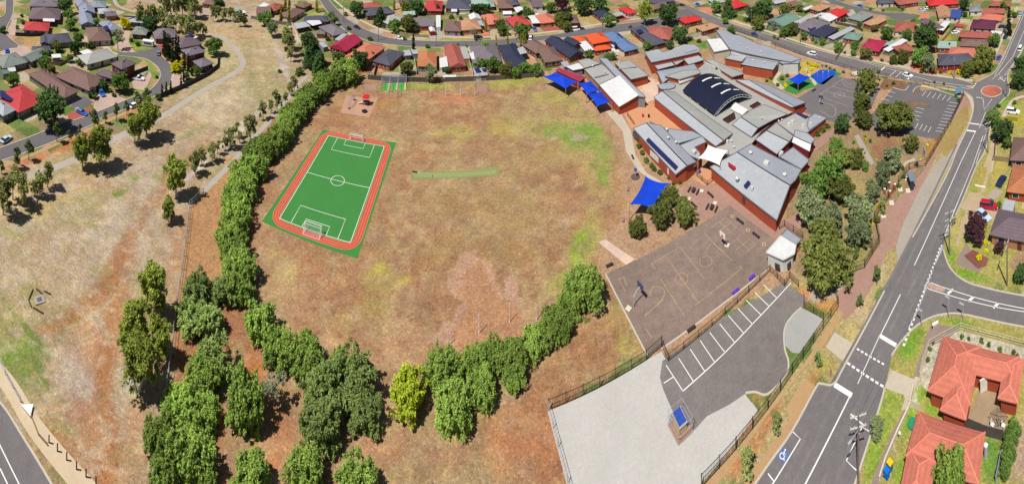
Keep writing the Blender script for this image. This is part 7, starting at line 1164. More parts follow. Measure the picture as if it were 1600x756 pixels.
for c, x, y, h, l, rz, ar in (('C3', 1487, 265, 9, 'thin power pole on the grass above the side street', .2, 1), ('P', 1174, 41, 9, 'power pole across the side street among big dark trees', .7, 1), ('P', 1250.5, 67, 8.5, 'power pole in front of the green metal roof', .7, 1), ('P', 1354.5, 94, 8, 'power pole by the crimson-pink roof', .7, 1), ('P', 537, 35, 8.5, 'power pole by the curved street near the navy-grey roof', .9, 1), ('P', 591, 63, 8.5, 'power pole beside the curved street above the orange house', .9, 1), ('P', 681.5, 72, 9, 'power pole at the kerb by the white gazebo', 0, 1), ('P', 941.5, 50, 7.5, 'power pole in front of the vacant block', 0, 1), ('P', 1491, 123, 8, 'leaning power pole before the black roofed corner house', .6, 1), ('P', 1484, 100, 1, '', 0, 0)):
    if l: pole(c, x, y, h, l, rz, ar)
def lamp(c, x, y, h, label): p = G(c, x, y); t = thing('street_lamp', label, 'street lamp', p, 'slim lamp posts'); b = MB(); b.cyl((p.x, p.y, 0), (p.x, p.y, h), .08, .05, 6); b.build('pole', GALV, t); b = MB(); b.box((p.x, p.y + .4, h), (.3, 1.0, .1)); b.build('lamp_head', GALV, t)
for c, x, y, h, l in (('ag', 123, 405, 5, 'black gate lamp post left of the upper car park entry'), ('ag', 282, 438, 5, 'black gate lamp post right of the upper car park entry'), ('ag', 205, 430, 3.5, 'thin post in the middle of the upper car park entry'), ('C3', 1125, 470, 4, 'thin sign post on the grass corner of the side street, left'), ('C3', 1215, 480, 3, 'thin sign post on the grass corner of the side street, right'), ('C3', 955, 520, 3, 'thin sign post by the dashed turning line')): lamp(c, x, y, h, l)
# ------------------------------------------------------------------ shade sails
def sail(label, c, pts, m, posts=True, peak=None, dip=.10, name='shade_sail'):
    """pts: corner pixels with heights"""
    P = [G(c, x, y, h) for x, y, h in pts]; n = len(P); ctr_ = sum(P, Vector()) / n
    if peak: ctr_ = G(c, *peak)
    t = thing(name, label, 'shade sail', (ctr_.x, ctr_.y, 0), 'shade sails'); N_ = 10; V = []; F_ = []
    edge = []
    for i in range(n):
        a, b_ = P[i], P[(i + 1) % n]; mid = (a + b_) / 2; inn = (Vector((ctr_.x, ctr_.y, mid.z)) - mid) * dip * 4
        for k in range(N_): q = k / N_; edge.append(a.lerp(b_, q) + inn * q * (1 - q))
    rings = [edge] + [[e.lerp(ctr_, s) + (Vector((0, 0, -.25 * s * (1 - s) * 4)) if peak else Vector((0, 0, -.2 * s))) for e in edge] for s in (.25, .5, .75)]
    m_n = len(edge)
    for r_ in rings: V += r_
    V.append(ctr_ - (Vector((0, 0, .2)) if not peak else Vector((0, 0, 0))))
    for j in range(3): F_ += [(j * m_n + i, j * m_n + (i + 1) % m_n, (j + 1) * m_n + (i + 1) % m_n, (j + 1) * m_n + i) for i in range(m_n)]
    F_ += [(3 * m_n + i, 3 * m_n + (i + 1) % m_n, 4 * m_n) for i in range(m_n)]
    k = len(V); V2 = V + [v - Vector((0, 0, .03)) for v in V]; F2 = F_ + [tuple(i + k for i in f[::-1]) for f in F_]
    b = MB(); b.add(V2, F2); b.build('canopy', m, t)
    if posts:
        for p in P:
            o = (p - ctr_); o.z = 0; o = o.normalized() * .35; b = MB(); b.cyl((p.x + o.x, p.y + o.y, 0), (p.x + o.x * .3, p.y + o.y * .3, p.z + .15), .09, n=8); b.build('post', mat('post_tan', (200, 176, 150), gain=.6), t)
BS = mat('sail_blue', (10, 70, 214), gain=.72, rough=.75, var=.14, scale=.5); WS = mat('sail_white', (246, 242, 232), gain=.85, rough=.7, var=.03)
sail('blue shade sail nearest the crimson shed, farthest left of the four in a line', 'e', [(65, 235, 3.6), (215, 178, 3.8), (500, 300, 3.6), (350, 388, 3.6)], BS, peak=(318, 235, 5.0))
sail('blue shade sail in the middle between two others beside the white roofed hall', 'e', [(503, 315, 3.6), (665, 288, 3.8), (782, 408, 3.6), (612, 452, 3.4)], BS, peak=(640, 350, 4.6)); sail('blue shade sail at the lower end beside the white roofed hall', 'e', [(618, 442, 3.6), (790, 418, 3.8), (912, 552, 3.6), (738, 604, 3.6)], BS, peak=(780, 500, 4.8))
sail('largest blue shade sail, alone beside the olive trees and the curved path', 'B2', [(830, 338, 4.2), (984, 382, 3.6), (870, 545, 3.4), (733, 516, 4.0)], BS, dip=.16); sail('white shade sail between the solar classroom and the biggest roof', 'j', [(1005, 208, 4.8), (1252, 278, 4.6), (1150, 464, 4.6), (884, 372, 4.4)], WS, dip=.14)
sail('small blue pyramid sail on the play turf by the blue play pad', 'g', [(724, 668, 3.4), (870, 590, 3.4), (1012, 640, 3.4), (852, 736, 3.4)], BS, peak=(866, 640, 4.6))
# ------------------------------------------------------------------ oval and playground things
def goal(v, label):
    s = 1 if v > 0 else -1; o = S(0, v); t = thing('soccer_goal', label, 'soccer goal', o, 'soccer goals'); b = MB(); hw_ = 2.6 * .8; Hh = 1.9
    def q(u, dv, z): p = S(u, v + dv * s); return Vector((p.x, p.y, z))
    for u in (-hw_, hw_): b.tube([q(u, 0, 0), q(u, 0, Hh), q(u, .7, Hh), q(u, 1.7, 0), q(u, 0, 0)], .06, 6)
    b.tube([q(-hw_, 0, Hh), q(hw_, 0, Hh)], .06, 6); b.tube([q(-hw_, .7, Hh), q(hw_, .7, Hh)], .04); b.tube([q(-hw_, 1.7, .03), q(hw_, 1.7, .03)], .04); b.build('frame', PAINT, t)
    b = MB()
    for i in range(15): u = -hw_ + 2 * hw_ * i / 14; b.tube([q(u, .7, Hh), q(u, 1.7, 0)], .012, 3); b.tube([q(u, 0, Hh), q(u, .7, Hh)], .012, 3)
    for i in range(6): f = i / 6; b.tube([q(-hw_, .7 + f, Hh * (1 - f)), q(hw_, .7 + f, Hh * (1 - f))], .012, 3)
    for u in (-hw_, hw_):
        for i in range(6): f = i / 6; b.tube([q(u, 0, Hh * (1 - f)), q(u, .7 + f, Hh * (1 - f))], .012, 3)
    b.build('net', mat('net_white', (236, 238, 236), gain=.7), t)
goal(hl, 'white soccer goal at the far end of the green pitch'); goal(-hl, 'white soccer goal at the near end of the green pitch')
for i, (x, y, h) in enumerate([(700, 541, 5), (748.5, 521, 6), (796, 504, 6), (838, 501, 5)]):
    p = G('P', x, y); t = thing('football_post', 'white football goal post by the lower trees, %s from the left' % ordn(i), 'goal post', p, 'football goal posts at the near end'); b = MB(); b.cyl((p.x, p.y, 0), (p.x, p.y, h * .62), .06, n=8); b.build('pole', PAINT, t); b = MB(); b.cyl((p.x, p.y, 0), (p.x, p.y, .4), .1, n=8); b.build('sleeve', PAINT, t)
for i, (x, y, h) in enumerate([(672.5, 151, 4), (696.5, 150, 6), (719.5, 150, 6), (742, 150, 4)]):
    p = G('P', x, y); t = thing('football_post', 'pale football goal post at the far end by the timber fence, %s from the left' % ordn(i), 'goal post', p, 'football goal posts at the far end'); b = MB(); b.cyl((p.x, p.y, 0), (p.x, p.y, h * .8), .07, n=8); b.build('pole', PAINT, t); b = MB(); b.cyl((p.x, p.y, 0), (p.x, p.y, .4), .1, n=8); b.build('sleeve', PAINT, t)
# cricket nets
cn = thing('cricket_nets', 'cricket practice nets with three green lanes and a blue-grey mesh back', 'cricket nets', G('ad', 285, 380)); z3 = 3.2
A_, B_ = G('ad', 140, 275), G('ad', 440, 270); dl = (B_ - A_); fr = G('ad', 220, 545) - G('ad', 235, 270); ln_ = Vector((0, -1, 0)).lerp(fr.normalized(), .8).normalized() * 11
b = MB()
for k in range(4):
    a = A_ + dl * k / 3
    for j in range(4): q = a + ln_ * j / 3 * (1 if k in (1, 2) else .55); b.cyl((q.x, q.y, 0), (q.x, q.y, z3), .06, n=6)
    e = a + ln_ * (1 if k in (1, 2) else .55); b.bar((a.x, a.y, z3), (e.x, e.y, z3), .06); b.bar((a.x, a.y, .1), (e.x, e.y, .1), .05)
    for j in range(16): q = a.lerp(e, j / 16); b.box((q.x, q.y, z3 / 2), (.02, .02, z3))
b.bar((A_.x, A_.y, z3), (B_.x, B_.y, z3), .08); b.build('net_frame', GALV, cn)
b = MB()
for i in range(60): q = A_.lerp(B_, i / 59); b.box((q.x, q.y, z3 / 2), (.06, .03, z3))
for i in range(12): z = .2 + i * .26; b.bar((A_.x, A_.y, z), (B_.x, B_.y, z), .03)
b.build('back_mesh', mat('mesh_blue', (150, 156, 182), gain=.7), cn)
for k in range(3):
    a, c_ = A_ + dl * (k + .18) / 3, A_ + dl * (k + .72) / 3; b = MB(); b.flat([a, c_, c_ + ln_ * .55, a + ln_ * .55], .03); b.build('lane', mat('lane_green', (84, 176, 76), gain=.7), cn)
    a, c_ = A_ + dl * (k + .78) / 3, A_ + dl * (k + .96) / 3; b = MB(); b.flat([a, c_, c_ + ln_ * .5, a + ln_ * .5], .032); b.build('lane_edge', mat('lane_pale', (226, 206, 160), gain=.7), cn)
# batting pen further right
bp = thing('batting_pen', 'small mesh batting pen with a pinkish slab right of the far goal posts', 'sports pen', G('ad', 1355, 380)); q_ = GS('ad', [(1275, 385), (1445, 385), (1420, 290), (1280, 290)]); b = MB(); b.flat(q_, .04); b.build('slab', mat('pink_slab', (190, 146, 126), gain=.62), bp)
for i in range(4):
    a, c_ = q_[i], q_[(i + 1) % 4]; b = MB(); b.bar(a + Vector((0, 0, 2.2)), c_ + Vector((0, 0, 2.2)), .06)
    for j in range(14): p = a.lerp(c_, j / 14); b.box((p.x, p.y, 1.1), (.03, .03, 2.2))
    if i != 0: b.build('side_net', GALV, bp)
for i, (x, y) in enumerate([(522, 290), (605, 293), (688, 296), (770, 296), (855, 296), (1100, 275), (1350, 262), (1425, 255), (1525, 245)]):
    p = G('ad', x, y); t = thing('net_post', 'slender dark post in front of the timber fence, %s from the cricket nets' % ordn(i), 'post', p, 'ball-stop posts by the timber fence'); b = MB(); b.cyl((p.x, p.y, 0), (p.x, p.y, 4.4), .05, n=6); b.build('pole', BLK, t); b = MB(); b.ball((p.x, p.y, 4.4), .09); b.build('cap', BLK, t)
# playground
pg = thing('play_tower', 'red and yellow climbing frame with a slide on the tan play mat', 'play equipment', G('A1', 685, 650)); p = G('A1', 685, 650)
for i in (-1, 1):
    for j in (-1, 1): b = MB(); b.cyl((p.x + i * .9, p.y + j * .8, 0), (p.x + i * .9, p.y + j * .8, 2.6), .08, n=6); b.build('post', mat('play_black', (60, 40, 60)), pg)
b = MB(); b.box((p.x, p.y, 1.1), (2, 1.8, .12)); b.build('platform', mat('play_dark', (60, 44, 50)), pg)
b = MB(); b.prism([(p.x - 1.1, p.y - 1, 2.7), (p.x + 1.1, p.y - 1, 2.7), (p.x + 1.1, p.y + 1, 3.2), (p.x - 1.1, p.y + 1, 3.2)], th=.1); b.build('roof', mat('play_red', (214, 24, 40), gain=.7), pg)
b = MB(); b.bar((p.x - 1, p.y - .3, 1.2), (p.x - 2.9, p.y - .5, .1), .6, .1); b.build('slide', mat('play_yellow', (240, 200, 130), gain=.75), pg); b = MB(); b.tube([(p.x + 1, p.y, 1.2), (p.x + 1.8, p.y - .2, 1.3), (p.x + 2.3, p.y - .2, 0)], .07); b.build('climber', mat('play_red', (214, 24, 40)), pg)
sw = thing('swing_set', 'grey curved climbing bars at the left of the tan play mat', 'play equipment', G('A1', 595, 640)); b = MB(); a, c_ = G('A1', 580, 675), G('A1', 612, 622)
for o in (-.3, .3): b.tube([a + Vector((o, 0, 0)), a + Vector((o, .3, 1.8)), a.lerp(c_, .5) + Vector((o, 0, 2.6)), c_ + Vector((o, -.3, 1.8)), c_ + Vector((o, 0, 0))], .07)
for k in range(8): q = a.lerp(c_, .1 + .8 * k / 7); b.bar((q.x - .3, q.y, 2.3), (q.x + .3, q.y, 2.3), .05)
b.build('frame', mat('play_grey', (150, 160, 190), gain=.7), sw); [(b := MB(), b.box((e_.x, e_.y, .1), (.8, .8, .12)), b.build('foot_pad', mat('play_dark', (60, 44, 50)), sw)) for e_ in (a, c_)]
p = G('A1', 675, 695); t = thing('spinner', 'black round spinner disc on the tan play mat', 'play equipment', p); b = MB(); b.cyl((p.x, p.y, .25), (p.x, p.y, .35), 1.0, n=20); b.build('disc', BLK, t); b = MB(); b.cyl((p.x, p.y, 0), (p.x, p.y, .25), .2, n=8); b.build('stem', BLK, t)
t = thing('pen_frame', 'low metal goal frame on a pink slab left of the cricket nets', 'sports pen', G('A1', 715, 545)); q_ = GS('A1', [(672, 568), (750, 566), (742, 520), (680, 525)]); b = MB(); b.flat(q_, .03); b.build('slab', mat('pink_slab', (190, 146, 126)), t); b = MB(); b.tube([q_[0], q_[0] + Vector((0, 0, 1.6)), q_[1] + Vector((0, 0, 1.6)), q_[1]], .05); b.build('frame', GALV, t)
# basketball hoops
def hoop(c, x, y, h, dx, dy, label, boardm, arm=1.2):
    p = G(c, x, y); d = G(c, x + dx, y + dy) - p; d.normalize(); s = Vector((-d.y, d.x, 0)); t = thing('basketball_hoop', label, 'basketball hoop', p, 'basketball hoops')
    b = MB(); b.tube([p, p + Vector((0, 0, h * .7)), p + d * arm * .5 + Vector((0, 0, h * .95)), p + d * arm + Vector((0, 0, h))], .09, 8); b.build('post', GALV, t)
    q = p + d * (arm + .1); b = MB(); b.box((q.x, q.y, h + .2), (1.8, .08, 1.1), math.atan2(s.y, s.x)); bd = b.build('backboard', boardm, t); b = MB(); b.box((q.x + d.x * .05, q.y + d.y * .05, h), (.6, .02, .45), math.atan2(s.y, s.x)); b.build('target_square', mat('hoop_red', (200, 60, 40)), bd)
    q = p + d * (arm + .5); b = MB(); b.tube([(q.x + .23 * math.cos(i * .785), q.y + .23 * math.sin(i * .785), h - .25) for i in range(9)], .025, 5); b.build('rim', mat('hoop_red', (200, 60, 40)), t)
hoop('C2', 757, 400, 3.1, 60, -50, 'basketball hoop with a dark board at the left end of the asphalt court', mat('board_dark', (80, 86, 120), gain=.7), 1.6); hoop('l', 285, 668, 3.1, -60, 50, 'white-boarded basketball hoop at the far end of the asphalt court', PAINT, 1.3)
hoop('A3', 318, 672, 3.1, 30, -30, 'dark basketball hoop on the upper court near the brick gable', mat('board_dark', (80, 86, 120)), 1.2); hoop('af', 445, 205, 3, -30, 30, 'white basketball hoop at the far end of the upper court beside the round tree', PAINT, 1)
# benches, tables, planters
def bench(c, p, q, label, m=None, name='bench', w=.5):
    a, b_ = G(c, *p), G(c, *q); t = thing(name, label, 'bench', (a + b_) / 2, 'benches around the courts'); d = (b_ - a).normalized(); s = Vector((-d.y, d.x, 0)); m = m or mat('bench_dark', (70, 50, 52), gain=.8)
    b = MB(); 
    for o in (-.18, 0, .18): b.bar(a + s * o + Vector((0, 0, .46)), b_ + s * o + Vector((0, 0, .46)), .16, .05)
    b.build('seat', m, t)
    for f in (.12, .88): e = a.lerp(b_, f); b = MB(); b.box((e.x, e.y, .22), (.08, .4, .44), math.atan2(d.y, d.x)); b.build('leg', m, t)
PUR = mat('bench_purple', (120, 60, 220), gain=.7)
bench('C2', (1370, 325), (1412, 293), 'purple bench on the brown strip, lower left of a pair', PUR); bench('C2', (1475, 235), (1508, 205), 'purple bench on the brown strip, upper right of a pair', PUR); bench('C2', (1090, 562), (1140, 525), 'dark bench on the brown strip at the court lower edge'); bench('C2', (585, 155), (628, 135), 'dark bench by the pink ramp at the court left corner')
bench('l', (405, 345), (490, 410), 'dark bench on the asphalt court, upper of a pair'); bench('l', (605, 520), (690, 585), 'dark bench on the asphalt court, lower of a pair'); bench('l', (45, 15), (115, 80), 'dark bench on the brick terrace'); bench('B2', (1113, 508), (1148, 542), 'dark bench at the court edge of the brick terrace')
bench('B2', (745, 215), (755, 238), 'dark bench on the oval edge near the curved path'); bench('B2', (722, 408), (720, 438), 'pale bench on the oval edge left of the big blue sail', mat('bench_pale', (150, 120, 120))); bench('B2', (688, 600), (690, 632), 'pale bench on the oval edge below the big blue sail', mat('bench_pale', (150, 120, 120)))
bench('A3', (275, 572), (297, 558), 'dark bench between the upper court and the play turf')
for (x, y, l) in ((1128, 438, 'dark picnic table with two benches on the brick terrace, left one'), (1242, 545, 'dark picnic table with two benches on the brick terrace, right one')):
    p = G('B2', x, y); rz = .75; t = thing('picnic_table', l, 'picnic table', p, 'picnic tables on the terrace'); b = MB(); b.box((p.x, p.y, .74), (1.6, .8, .06), rz); b.build('tabletop', mat('bench_dark', (70, 50, 52)), t); b = MB(); b.box((p.x, p.y, .37), (.12, .6, .72), rz); b.build('pedestal', mat('bench_dark', (70, 50, 52)), t)
    for s in (-1, 1): b = MB(); b.box((p.x - s * 1.2 * math.sin(rz), p.y + s * 1.2 * math.cos(rz), .45), (2.0, .4, .06), rz); b.box((p.x - s * 1.2 * math.sin(rz), p.y + s * 1.2 * math.cos(rz), .22), (.1, .3, .44), rz); b.build('seat', mat('bench_dark', (70, 50, 52)), t)
for i, (c, x, y, l) in enumerate((('B2', 1180, 435, 'cream square slab seat by the left picnic table'), ('B2', 1263, 510, 'cream square slab seat by the right picnic table'), ('B2', 1100, 483, 'cream square slab seat behind the olive trees'), ('C2', 725, 412, 'cream square pad beside the left hoop'), ('l', 287, 670, 'cream square pad beside the far hoop'))):
    p = G(c, x, y); t = thing('slab_seat', l, 'slab', p); b = MB(); b.box((p.x, p.y, .2), (1.0, 1.0, .1), .7); b.build('top', mat('cream_slab', (240, 226, 196), gain=.7), t); b = MB(); b.box((p.x, p.y, .08), (.8, .8, .16), .7); b.build('plinth', mat('cream_slab', (240, 226, 196)), t)
# bus shelter, pads, brick pillars, signs
p = G('B3', 893, 400); rz = .93; t = thing('bus_shelter', 'grey roofed bus shelter on the red paving', 'bus shelter', p); ca, sa = math.cos(rz), math.sin(rz)
def loc(u, v, z): u *= .68; v *= .8; return (p.x + u * ca - v * sa, p.y + u * sa + v * ca, z)
b = MB(); b.prism([loc(-2.6, -1.1, 2.5), loc(2.6, -1.1, 2.5), loc(2.6, 1.1, 2.75), loc(-2.6, 1.1, 2.75)], th=.12); b.build('roof', mat('shelter_roof', (140, 160, 176), gain=.6, rough=.5), t); b = MB(); b.box(loc(0, .9, 1.25), (3.3, .08, 2.3), rz); b.build('back_panel', mat('shelter_dark', (60, 62, 84), gain=.7), t)
for s in (-1, 1): b = MB(); b.box(loc(s * 2.3, .3, 1.25), (.08, .9, 2.3), rz); b.build('side_panel', mat('shelter_dark', (60, 62, 84)), t); b = MB(); b.cyl(loc(s * 2.3, -.9, 0), loc(s * 2.3, -.9, 2.45), .06); b.build('post', GALV, t)
b = MB(); b.box(loc(0, .55, .45), (2.4, .4, .08), rz); b.build('seat', mat('bench_dark', (70, 50, 52)), t)
def pad(c, x, y, label): q = G(c, x, y); t = thing('tactile_pad', label, 'paving pad', q, 'white pads on the red paving'); b = MB(); b.box((q.x, q.y, .035), (1.4, 1.1, .05), .9); b.build('slab', mat('pad_white', (246, 232, 212), gain=.75), t); b = MB(); b.cyl((q.x, q.y, .05), (q.x, q.y, .075), .3, n=12); b.build('cover', CONC, t)
for c, x, y, l in (('ah', 930, 68, 'white pad behind the bus shelter'), ('ah', 850, 207, 'white pad left of the bus shelter front'), ('ah', 945, 222, 'white pad at the bus shelter front'), ('ah', 740, 373, 'white pad on the red paving, upper of the lower pair'), ('ah', 638, 530, 'white pad on the red paving, lowest one')): pad(c, x, y, l)
for i, (x, y, h) in enumerate(((713, 200, 1.8), (785, 225, 1.8), (655, 285, 1.8), (722, 310, 1.8))):
    q = G('ah', x, y); t = thing('brick_pillar', 'orange brick gate pillar with a white cap, %s of four by the bus shelter' % ordn(i), 'pillar', q, 'gate pillars'); b = MB(); b.box((q.x, q.y, h / 2), (.45, .45, h), .9); b.build('shaft', wallm('brick'), t); b = MB(); b.box((q.x, q.y, h + .06), (.52, .52, .08), .9); b.build('cap', PAINT, t)
def sign(c, x, y, w, h, z, rz, m, label, cat='sign', nm='sign'):
    q = G(c, x, y); t = thing(nm, label, cat, q)
    for s in (-1, 1): b = MB(); b.cyl((q.x + s * w * .45 * math.cos(rz), q.y + s * w * .45 * math.sin(rz), 0), (q.x + s * w * .45 * math.cos(rz), q.y + s * w * .45 * math.sin(rz), z + h), .05, n=6); b.build('post', GALV, t)
    b = MB(); b.box((q.x, q.y, z + h / 2), (w, .08, h), rz); b.build('panel', m, t)
sign('ae', 1150, 520, 2.4, 1.6, .9, .9, mat('sign_pale', (206, 220, 232), gain=.7), 'pale blue and white sign board in the garden above the bus shelter'); sign('ag', 780, 560, 2.6, 2.2, 1.2, -.6, mat('sign_blue', (120, 170, 210), gain=.7), 'blue school sign board at the upper car park corner'); sign('ah', 655, 385, 1.6, 1.5, .4, .9, mat('sign_pale', (206, 220, 232)), 'small pale sign behind the black fence near the brick pillars')
sign('A3', 550, 475, 3.0, 1.6, .5, -.5, PAINT, 'white sign board on the fence by the upper court'); sign('D3', 390, 100, .5, 1.2, .3, .5, mat('sign_red', (200, 60, 50), gain=.7), 'red and white marker post beside the crossing ramp'); sign('m', 653, 215, .3, 1.6, .2, .5, mat('sign_redw', (230, 150, 130), gain=.7), 'red and white striped post on the dry verge by the main road')
q_ = GS('g', [(405, 262), (515, 262)]); t = thing('mural_wall', 'cream rendered wall panel with dark spots by the side street fence', 'wall', (q_[0] + q_[1]) / 2); b = MB(); b.bar(q_[0] + Vector((0, 0, 1.2)), q_[1] + Vector((0, 0, 1.2)), .25, 2.4); b.build('masonry', mat('wall_cream', (226, 214, 190)), t); b = MB(); M_ = (q_[0] + q_[1]) / 2; b.bar(q_[0] + Vector((0, 0, 2.46)), q_[1] + Vector((0, 0, 2.46)), .35, .1); b.build('coping', KERB, t)
# roundabout island, side-street island
o = G('A3', 1390, 568); b = MB(); b.cyl((o.x, o.y, 0), (o.x, o.y, .16), 6.6 * .62, n=40); tag(b.build('roundabout_kerb', KERB), kind='structure'); b = MB(); b.cyl((o.x, o.y, .16), (o.x, o.y, .24), 3.7, n=40); tag(b.build('roundabout_island', mat('island_brick', (196, 112, 92), gain=.64, var=.25, scale=1.2)), kind='structure')
q = GS('C3', [(985, 262), (1000, 252), (1085, 275), (1103, 290), (1098, 302), (1085, 306), (1010, 285)]); b = MB(); b.prism([(v.x, v.y, .15) for v in q], z0=0); tag(b.build('traffic_island', mat('island_pink', (206, 172, 152), gain=.64)), kind='structure')
q = GS('ag', [(850, 432), (965, 430), (945, 465), (900, 455)]); b = MB(); b.prism([(v.x, v.y, .1) for v in q], z0=0); tag(b.build('traffic_island', mat('island_pink', (206, 172, 152))), kind='structure')
# garden islands of the upper car park
for pts in ([(110, 625), (125, 605), (250, 640), (405, 660), (425, 680), (405, 695), (270, 670), (230, 700), (215, 740), (195, 730), (215, 680), (180, 655)], [(215, 505), (250, 490), (265, 520), (300, 470), (310, 480), (270, 540), (230, 545)]):
    q = GS('ag', pts); b = MB(); b.prism([(v.x, v.y, .12) for v in q], z0=0); tag(b.build('garden_island', mat('bed_soil', (176, 116, 86))), kind='structure')
# letter boxes, bins, rotary clothes line, bits in the yards
for c, x, y, cl, l in (('D3', 758, 640, (250, 210, 0), 'yellow-lidded wheelie bin on the lawn beside the blue one'), ('D3', 738, 690, (0, 120, 220), 'blue wheelie bin on the lawn below the yellow-lidded one')):
    q = G(c, x, y + 25); t = thing('wheelie_bin', l, 'bin', q); b = MB(); b.prism([(q.x - .32, q.y - .34, 1.0), (q.x + .32, q.y - .34, 1.0), (q.x + .32, q.y + .36, 1.0), (q.x - .32, q.y + .36, 1.0)], z0=.05); b.build('body', mat('bin_' + l[:4], cl if 'blue w' in l[:8] else (40, 120, 190), gain=.7), t); b = MB(); b.box((q.x, q.y, 1.04), (.7, .78, .1)); b.build('lid', mat('bin_lid_' + l[:4], cl, gain=.75), t)
    for s in (-1, 1): b = MB(); b.cyl((q.x + s * .26, q.y + .34, .12), (q.x + s * .34, q.y + .34, .12), .12, n=8); b.build('wheel', mat('tyre_black', (34, 34, 36)), t)
for c, x, y, l in (('D3', 818, 490, 'pale letter post with a round top beside the low white wall'), ('p', 180, 175, 'white round-topped post on the brown footpath corner')):
    q = G(c, x, y); t = thing('garden_lamp', l, 'garden lamp', q); b = MB(); b.cyl((q.x, q.y, 0), (q.x, q.y, 1.1), .05); b.build('post', WHF, t); b = MB(); b.ball((q.x, q.y, 1.25), .22); b.build('globe', PAINT, t)
q = G('p', 213, 72); t = thing('letter_box', 'white rectangular slab on the footpath corner of the side street', 'letter box', q); b = MB(); b.box((q.x, q.y, .25), (1.2, .35, .3), -.5); b.build('box', PAINT, t); b = MB(); b.box((q.x, q.y, .05), (.4, .3, .12), -.5); b.build('foot', KERB, t)
q = G('n', 905, 350); t = thing('drive_kerb', 'white kerb bar across the footpath by the lawn with the dark blue car', 'kerb bar', q); b = MB(); b.bar(G('n', 830, 338) + Vector((0, 0, .1)), G('n', 985, 365) + Vector((0, 0, .1)), .3, .2); b.build('bar', PAINT, t); b = MB(); q = G('n', 985, 400); b.cyl((q.x, q.y, 0), (q.x, q.y, .7), .12); b.build('end_post', PAINT, t)
q = G('q', 1280, 735); t = thing('clothes_line', 'rotary clothes line with a square wire frame in the courtyard of the U-shaped house', 'clothes line', q); b = MB(); b.cyl((q.x, q.y, 0), (q.x, q.y, 2.0), .05); b.build('post', GALV, t); b = MB()
for k in (1.4, 1.0, .6): b.tube([(q.x + k * math.cos(i * math.pi / 2 + .3), q.y + k * math.sin(i * math.pi / 2 + .3), 2.0) for i in range(5)], .02, 4)
for i in range(4): b.bar((q.x, q.y, 1.8), (q.x + 1.4 * math.cos(i * math.pi / 2 + .3), q.y + 1.4 * math.sin(i * math.pi / 2 + .3), 2.02), .04)
b.build('arms', BLK, t)
for c, x, y, l, sx in (('r', 1200, 50, 'white scooter-like garden chair left of the clothes line', .5), ('r', 1335, 60, 'white garden chair right of the clothes line', .5)):
    q = G(c, x, y); t = thing('garden_chair', l, 'chair', q); b = MB(); b.box((q.x, q.y, .42), (.5, .5, .06)); b.build('seat', PAINT, t); b = MB(); b.box((q.x, q.y + .24, .75), (.5, .06, .6)); b.build('backrest', PAINT, t)
    for i in (-1, 1):
        for j in (-1, 1): b = MB(); b.cyl((q.x + i * .2, q.y + j * .2, 0), (q.x + i * .2, q.y + j * .2, .42), .03); b.build('leg', PAINT, t)
q = G('r', 1117, 420); t = thing('hot_water_unit', 'white hot water unit against the side wall of the lower salmon house', 'water heater', q); b = MB(); b.cyl((q.x, q.y, 0), (q.x, q.y, 1.7), .3, n=12); b.build('tank', GALV, t); b = MB(); b.box((q.x, q.y, 1.75), (.5, .5, .12)); b.build('cap', PAINT, t)
# facades of the two near houses
def nearwall(h_, c, a, b_, z0, z1, name, m): strip(h_, c, a, b_, z0, z1, name, m)
U = [o for o in bpy.data.objects if o.get('label', '').startswith('large U-shaped')][0]
def wallbox(root, c, x, y, w, hh, z, rz, name, m): q = G(c, x, y, z); b = MB(); b.box((q.x, q.y, z), (w, .12, hh), rz); return b.build(name, m, root)
wallbox(U, 'q', 1138, 180, 2.7, 2.1, 1.15, -.62, 'garage_door', mat('garage_cream', (240, 232, 216), gain=.75)); wallbox(U, 'q', 1140, 100, 2.9, .3, 2.35, -.62, 'door_lintel', PAINT)
# gatehouse: the small solar cabin inside its wire cage in the gravel yard
qa, qb = G('P', 1044, 668), G('P', 1059, 697); qc = (qb - qa).normalized(); qd = Vector((-qc.y, qc.x, 0)); q = qa + (qb - qa) * .5 + qd * 1.5; rz = math.atan2(qc.y, qc.x); t = thing('solar_cabin', 'small timber cabin with blue solar panels inside a wire cage on the gravel yard', 'cabin', q); ca, sa = math.cos(rz), math.sin(rz)
def lc(u, v, z): u *= -.56; v *= .72; return Vector((q.x + u * ca - v * sa, q.y + u * sa + v * ca, z))
b = MB(); b.box(lc(.3, 0, .75), (1.5, 1.4, 1.5), rz); b.build('wall', mat('cabin_yellow', (226, 192, 124), gain=.65), t)
b = MB(); b.prism([lc(-1.4, -1.1, 1.5), lc(2.2, -1.1, 1.9), lc(2.2, 1.1, 1.9), lc(-1.4, 1.1, 1.5)], th=.1); rf = b.build('roof', mat('cabin_roof', (196, 190, 190), gain=.6), t)
for i in range(3):
    b = MB(); u0 = -1.1 + i * 1.1; b.prism([lc(u0, -1.0, 1.60 + (u0 + 1.4) * .11), lc(u0 + 1.0, -1.0, 1.60 + (u0 + 2.4) * .11), lc(u0 + 1.0, .9, 1.60 + (u0 + 2.4) * .11), lc(u0, .9, 1.60 + (u0 + 1.4) * .11)], th=.05); b.build('solar_panel', mat('solar_blue', (52, 84, 176), gain=.8, rough=.25), rf)
for i, (a, c_) in enumerate((((-2.4, -1.9), (2.9, -1.9)), ((2.9, -1.9), (2.9, 1.9)), ((2.9, 1.9), (-2.4, 1.9)), ((-2.4, 1.9), (-2.4, -1.9)))):
    b = MB(); A_, B_ = lc(*a, 0), lc(*c_, 0)
    for z in (.1, 1.2, 2.3): b.bar(A_ + Vector((0, 0, z)), B_ + Vector((0, 0, z)), .05)
    for j in range(12): w_ = A_.lerp(B_, j / 12); b.box((w_.x, w_.y, 1.15), (.02, .02, 2.3))
    b.build('cage_panel', GALV, t)
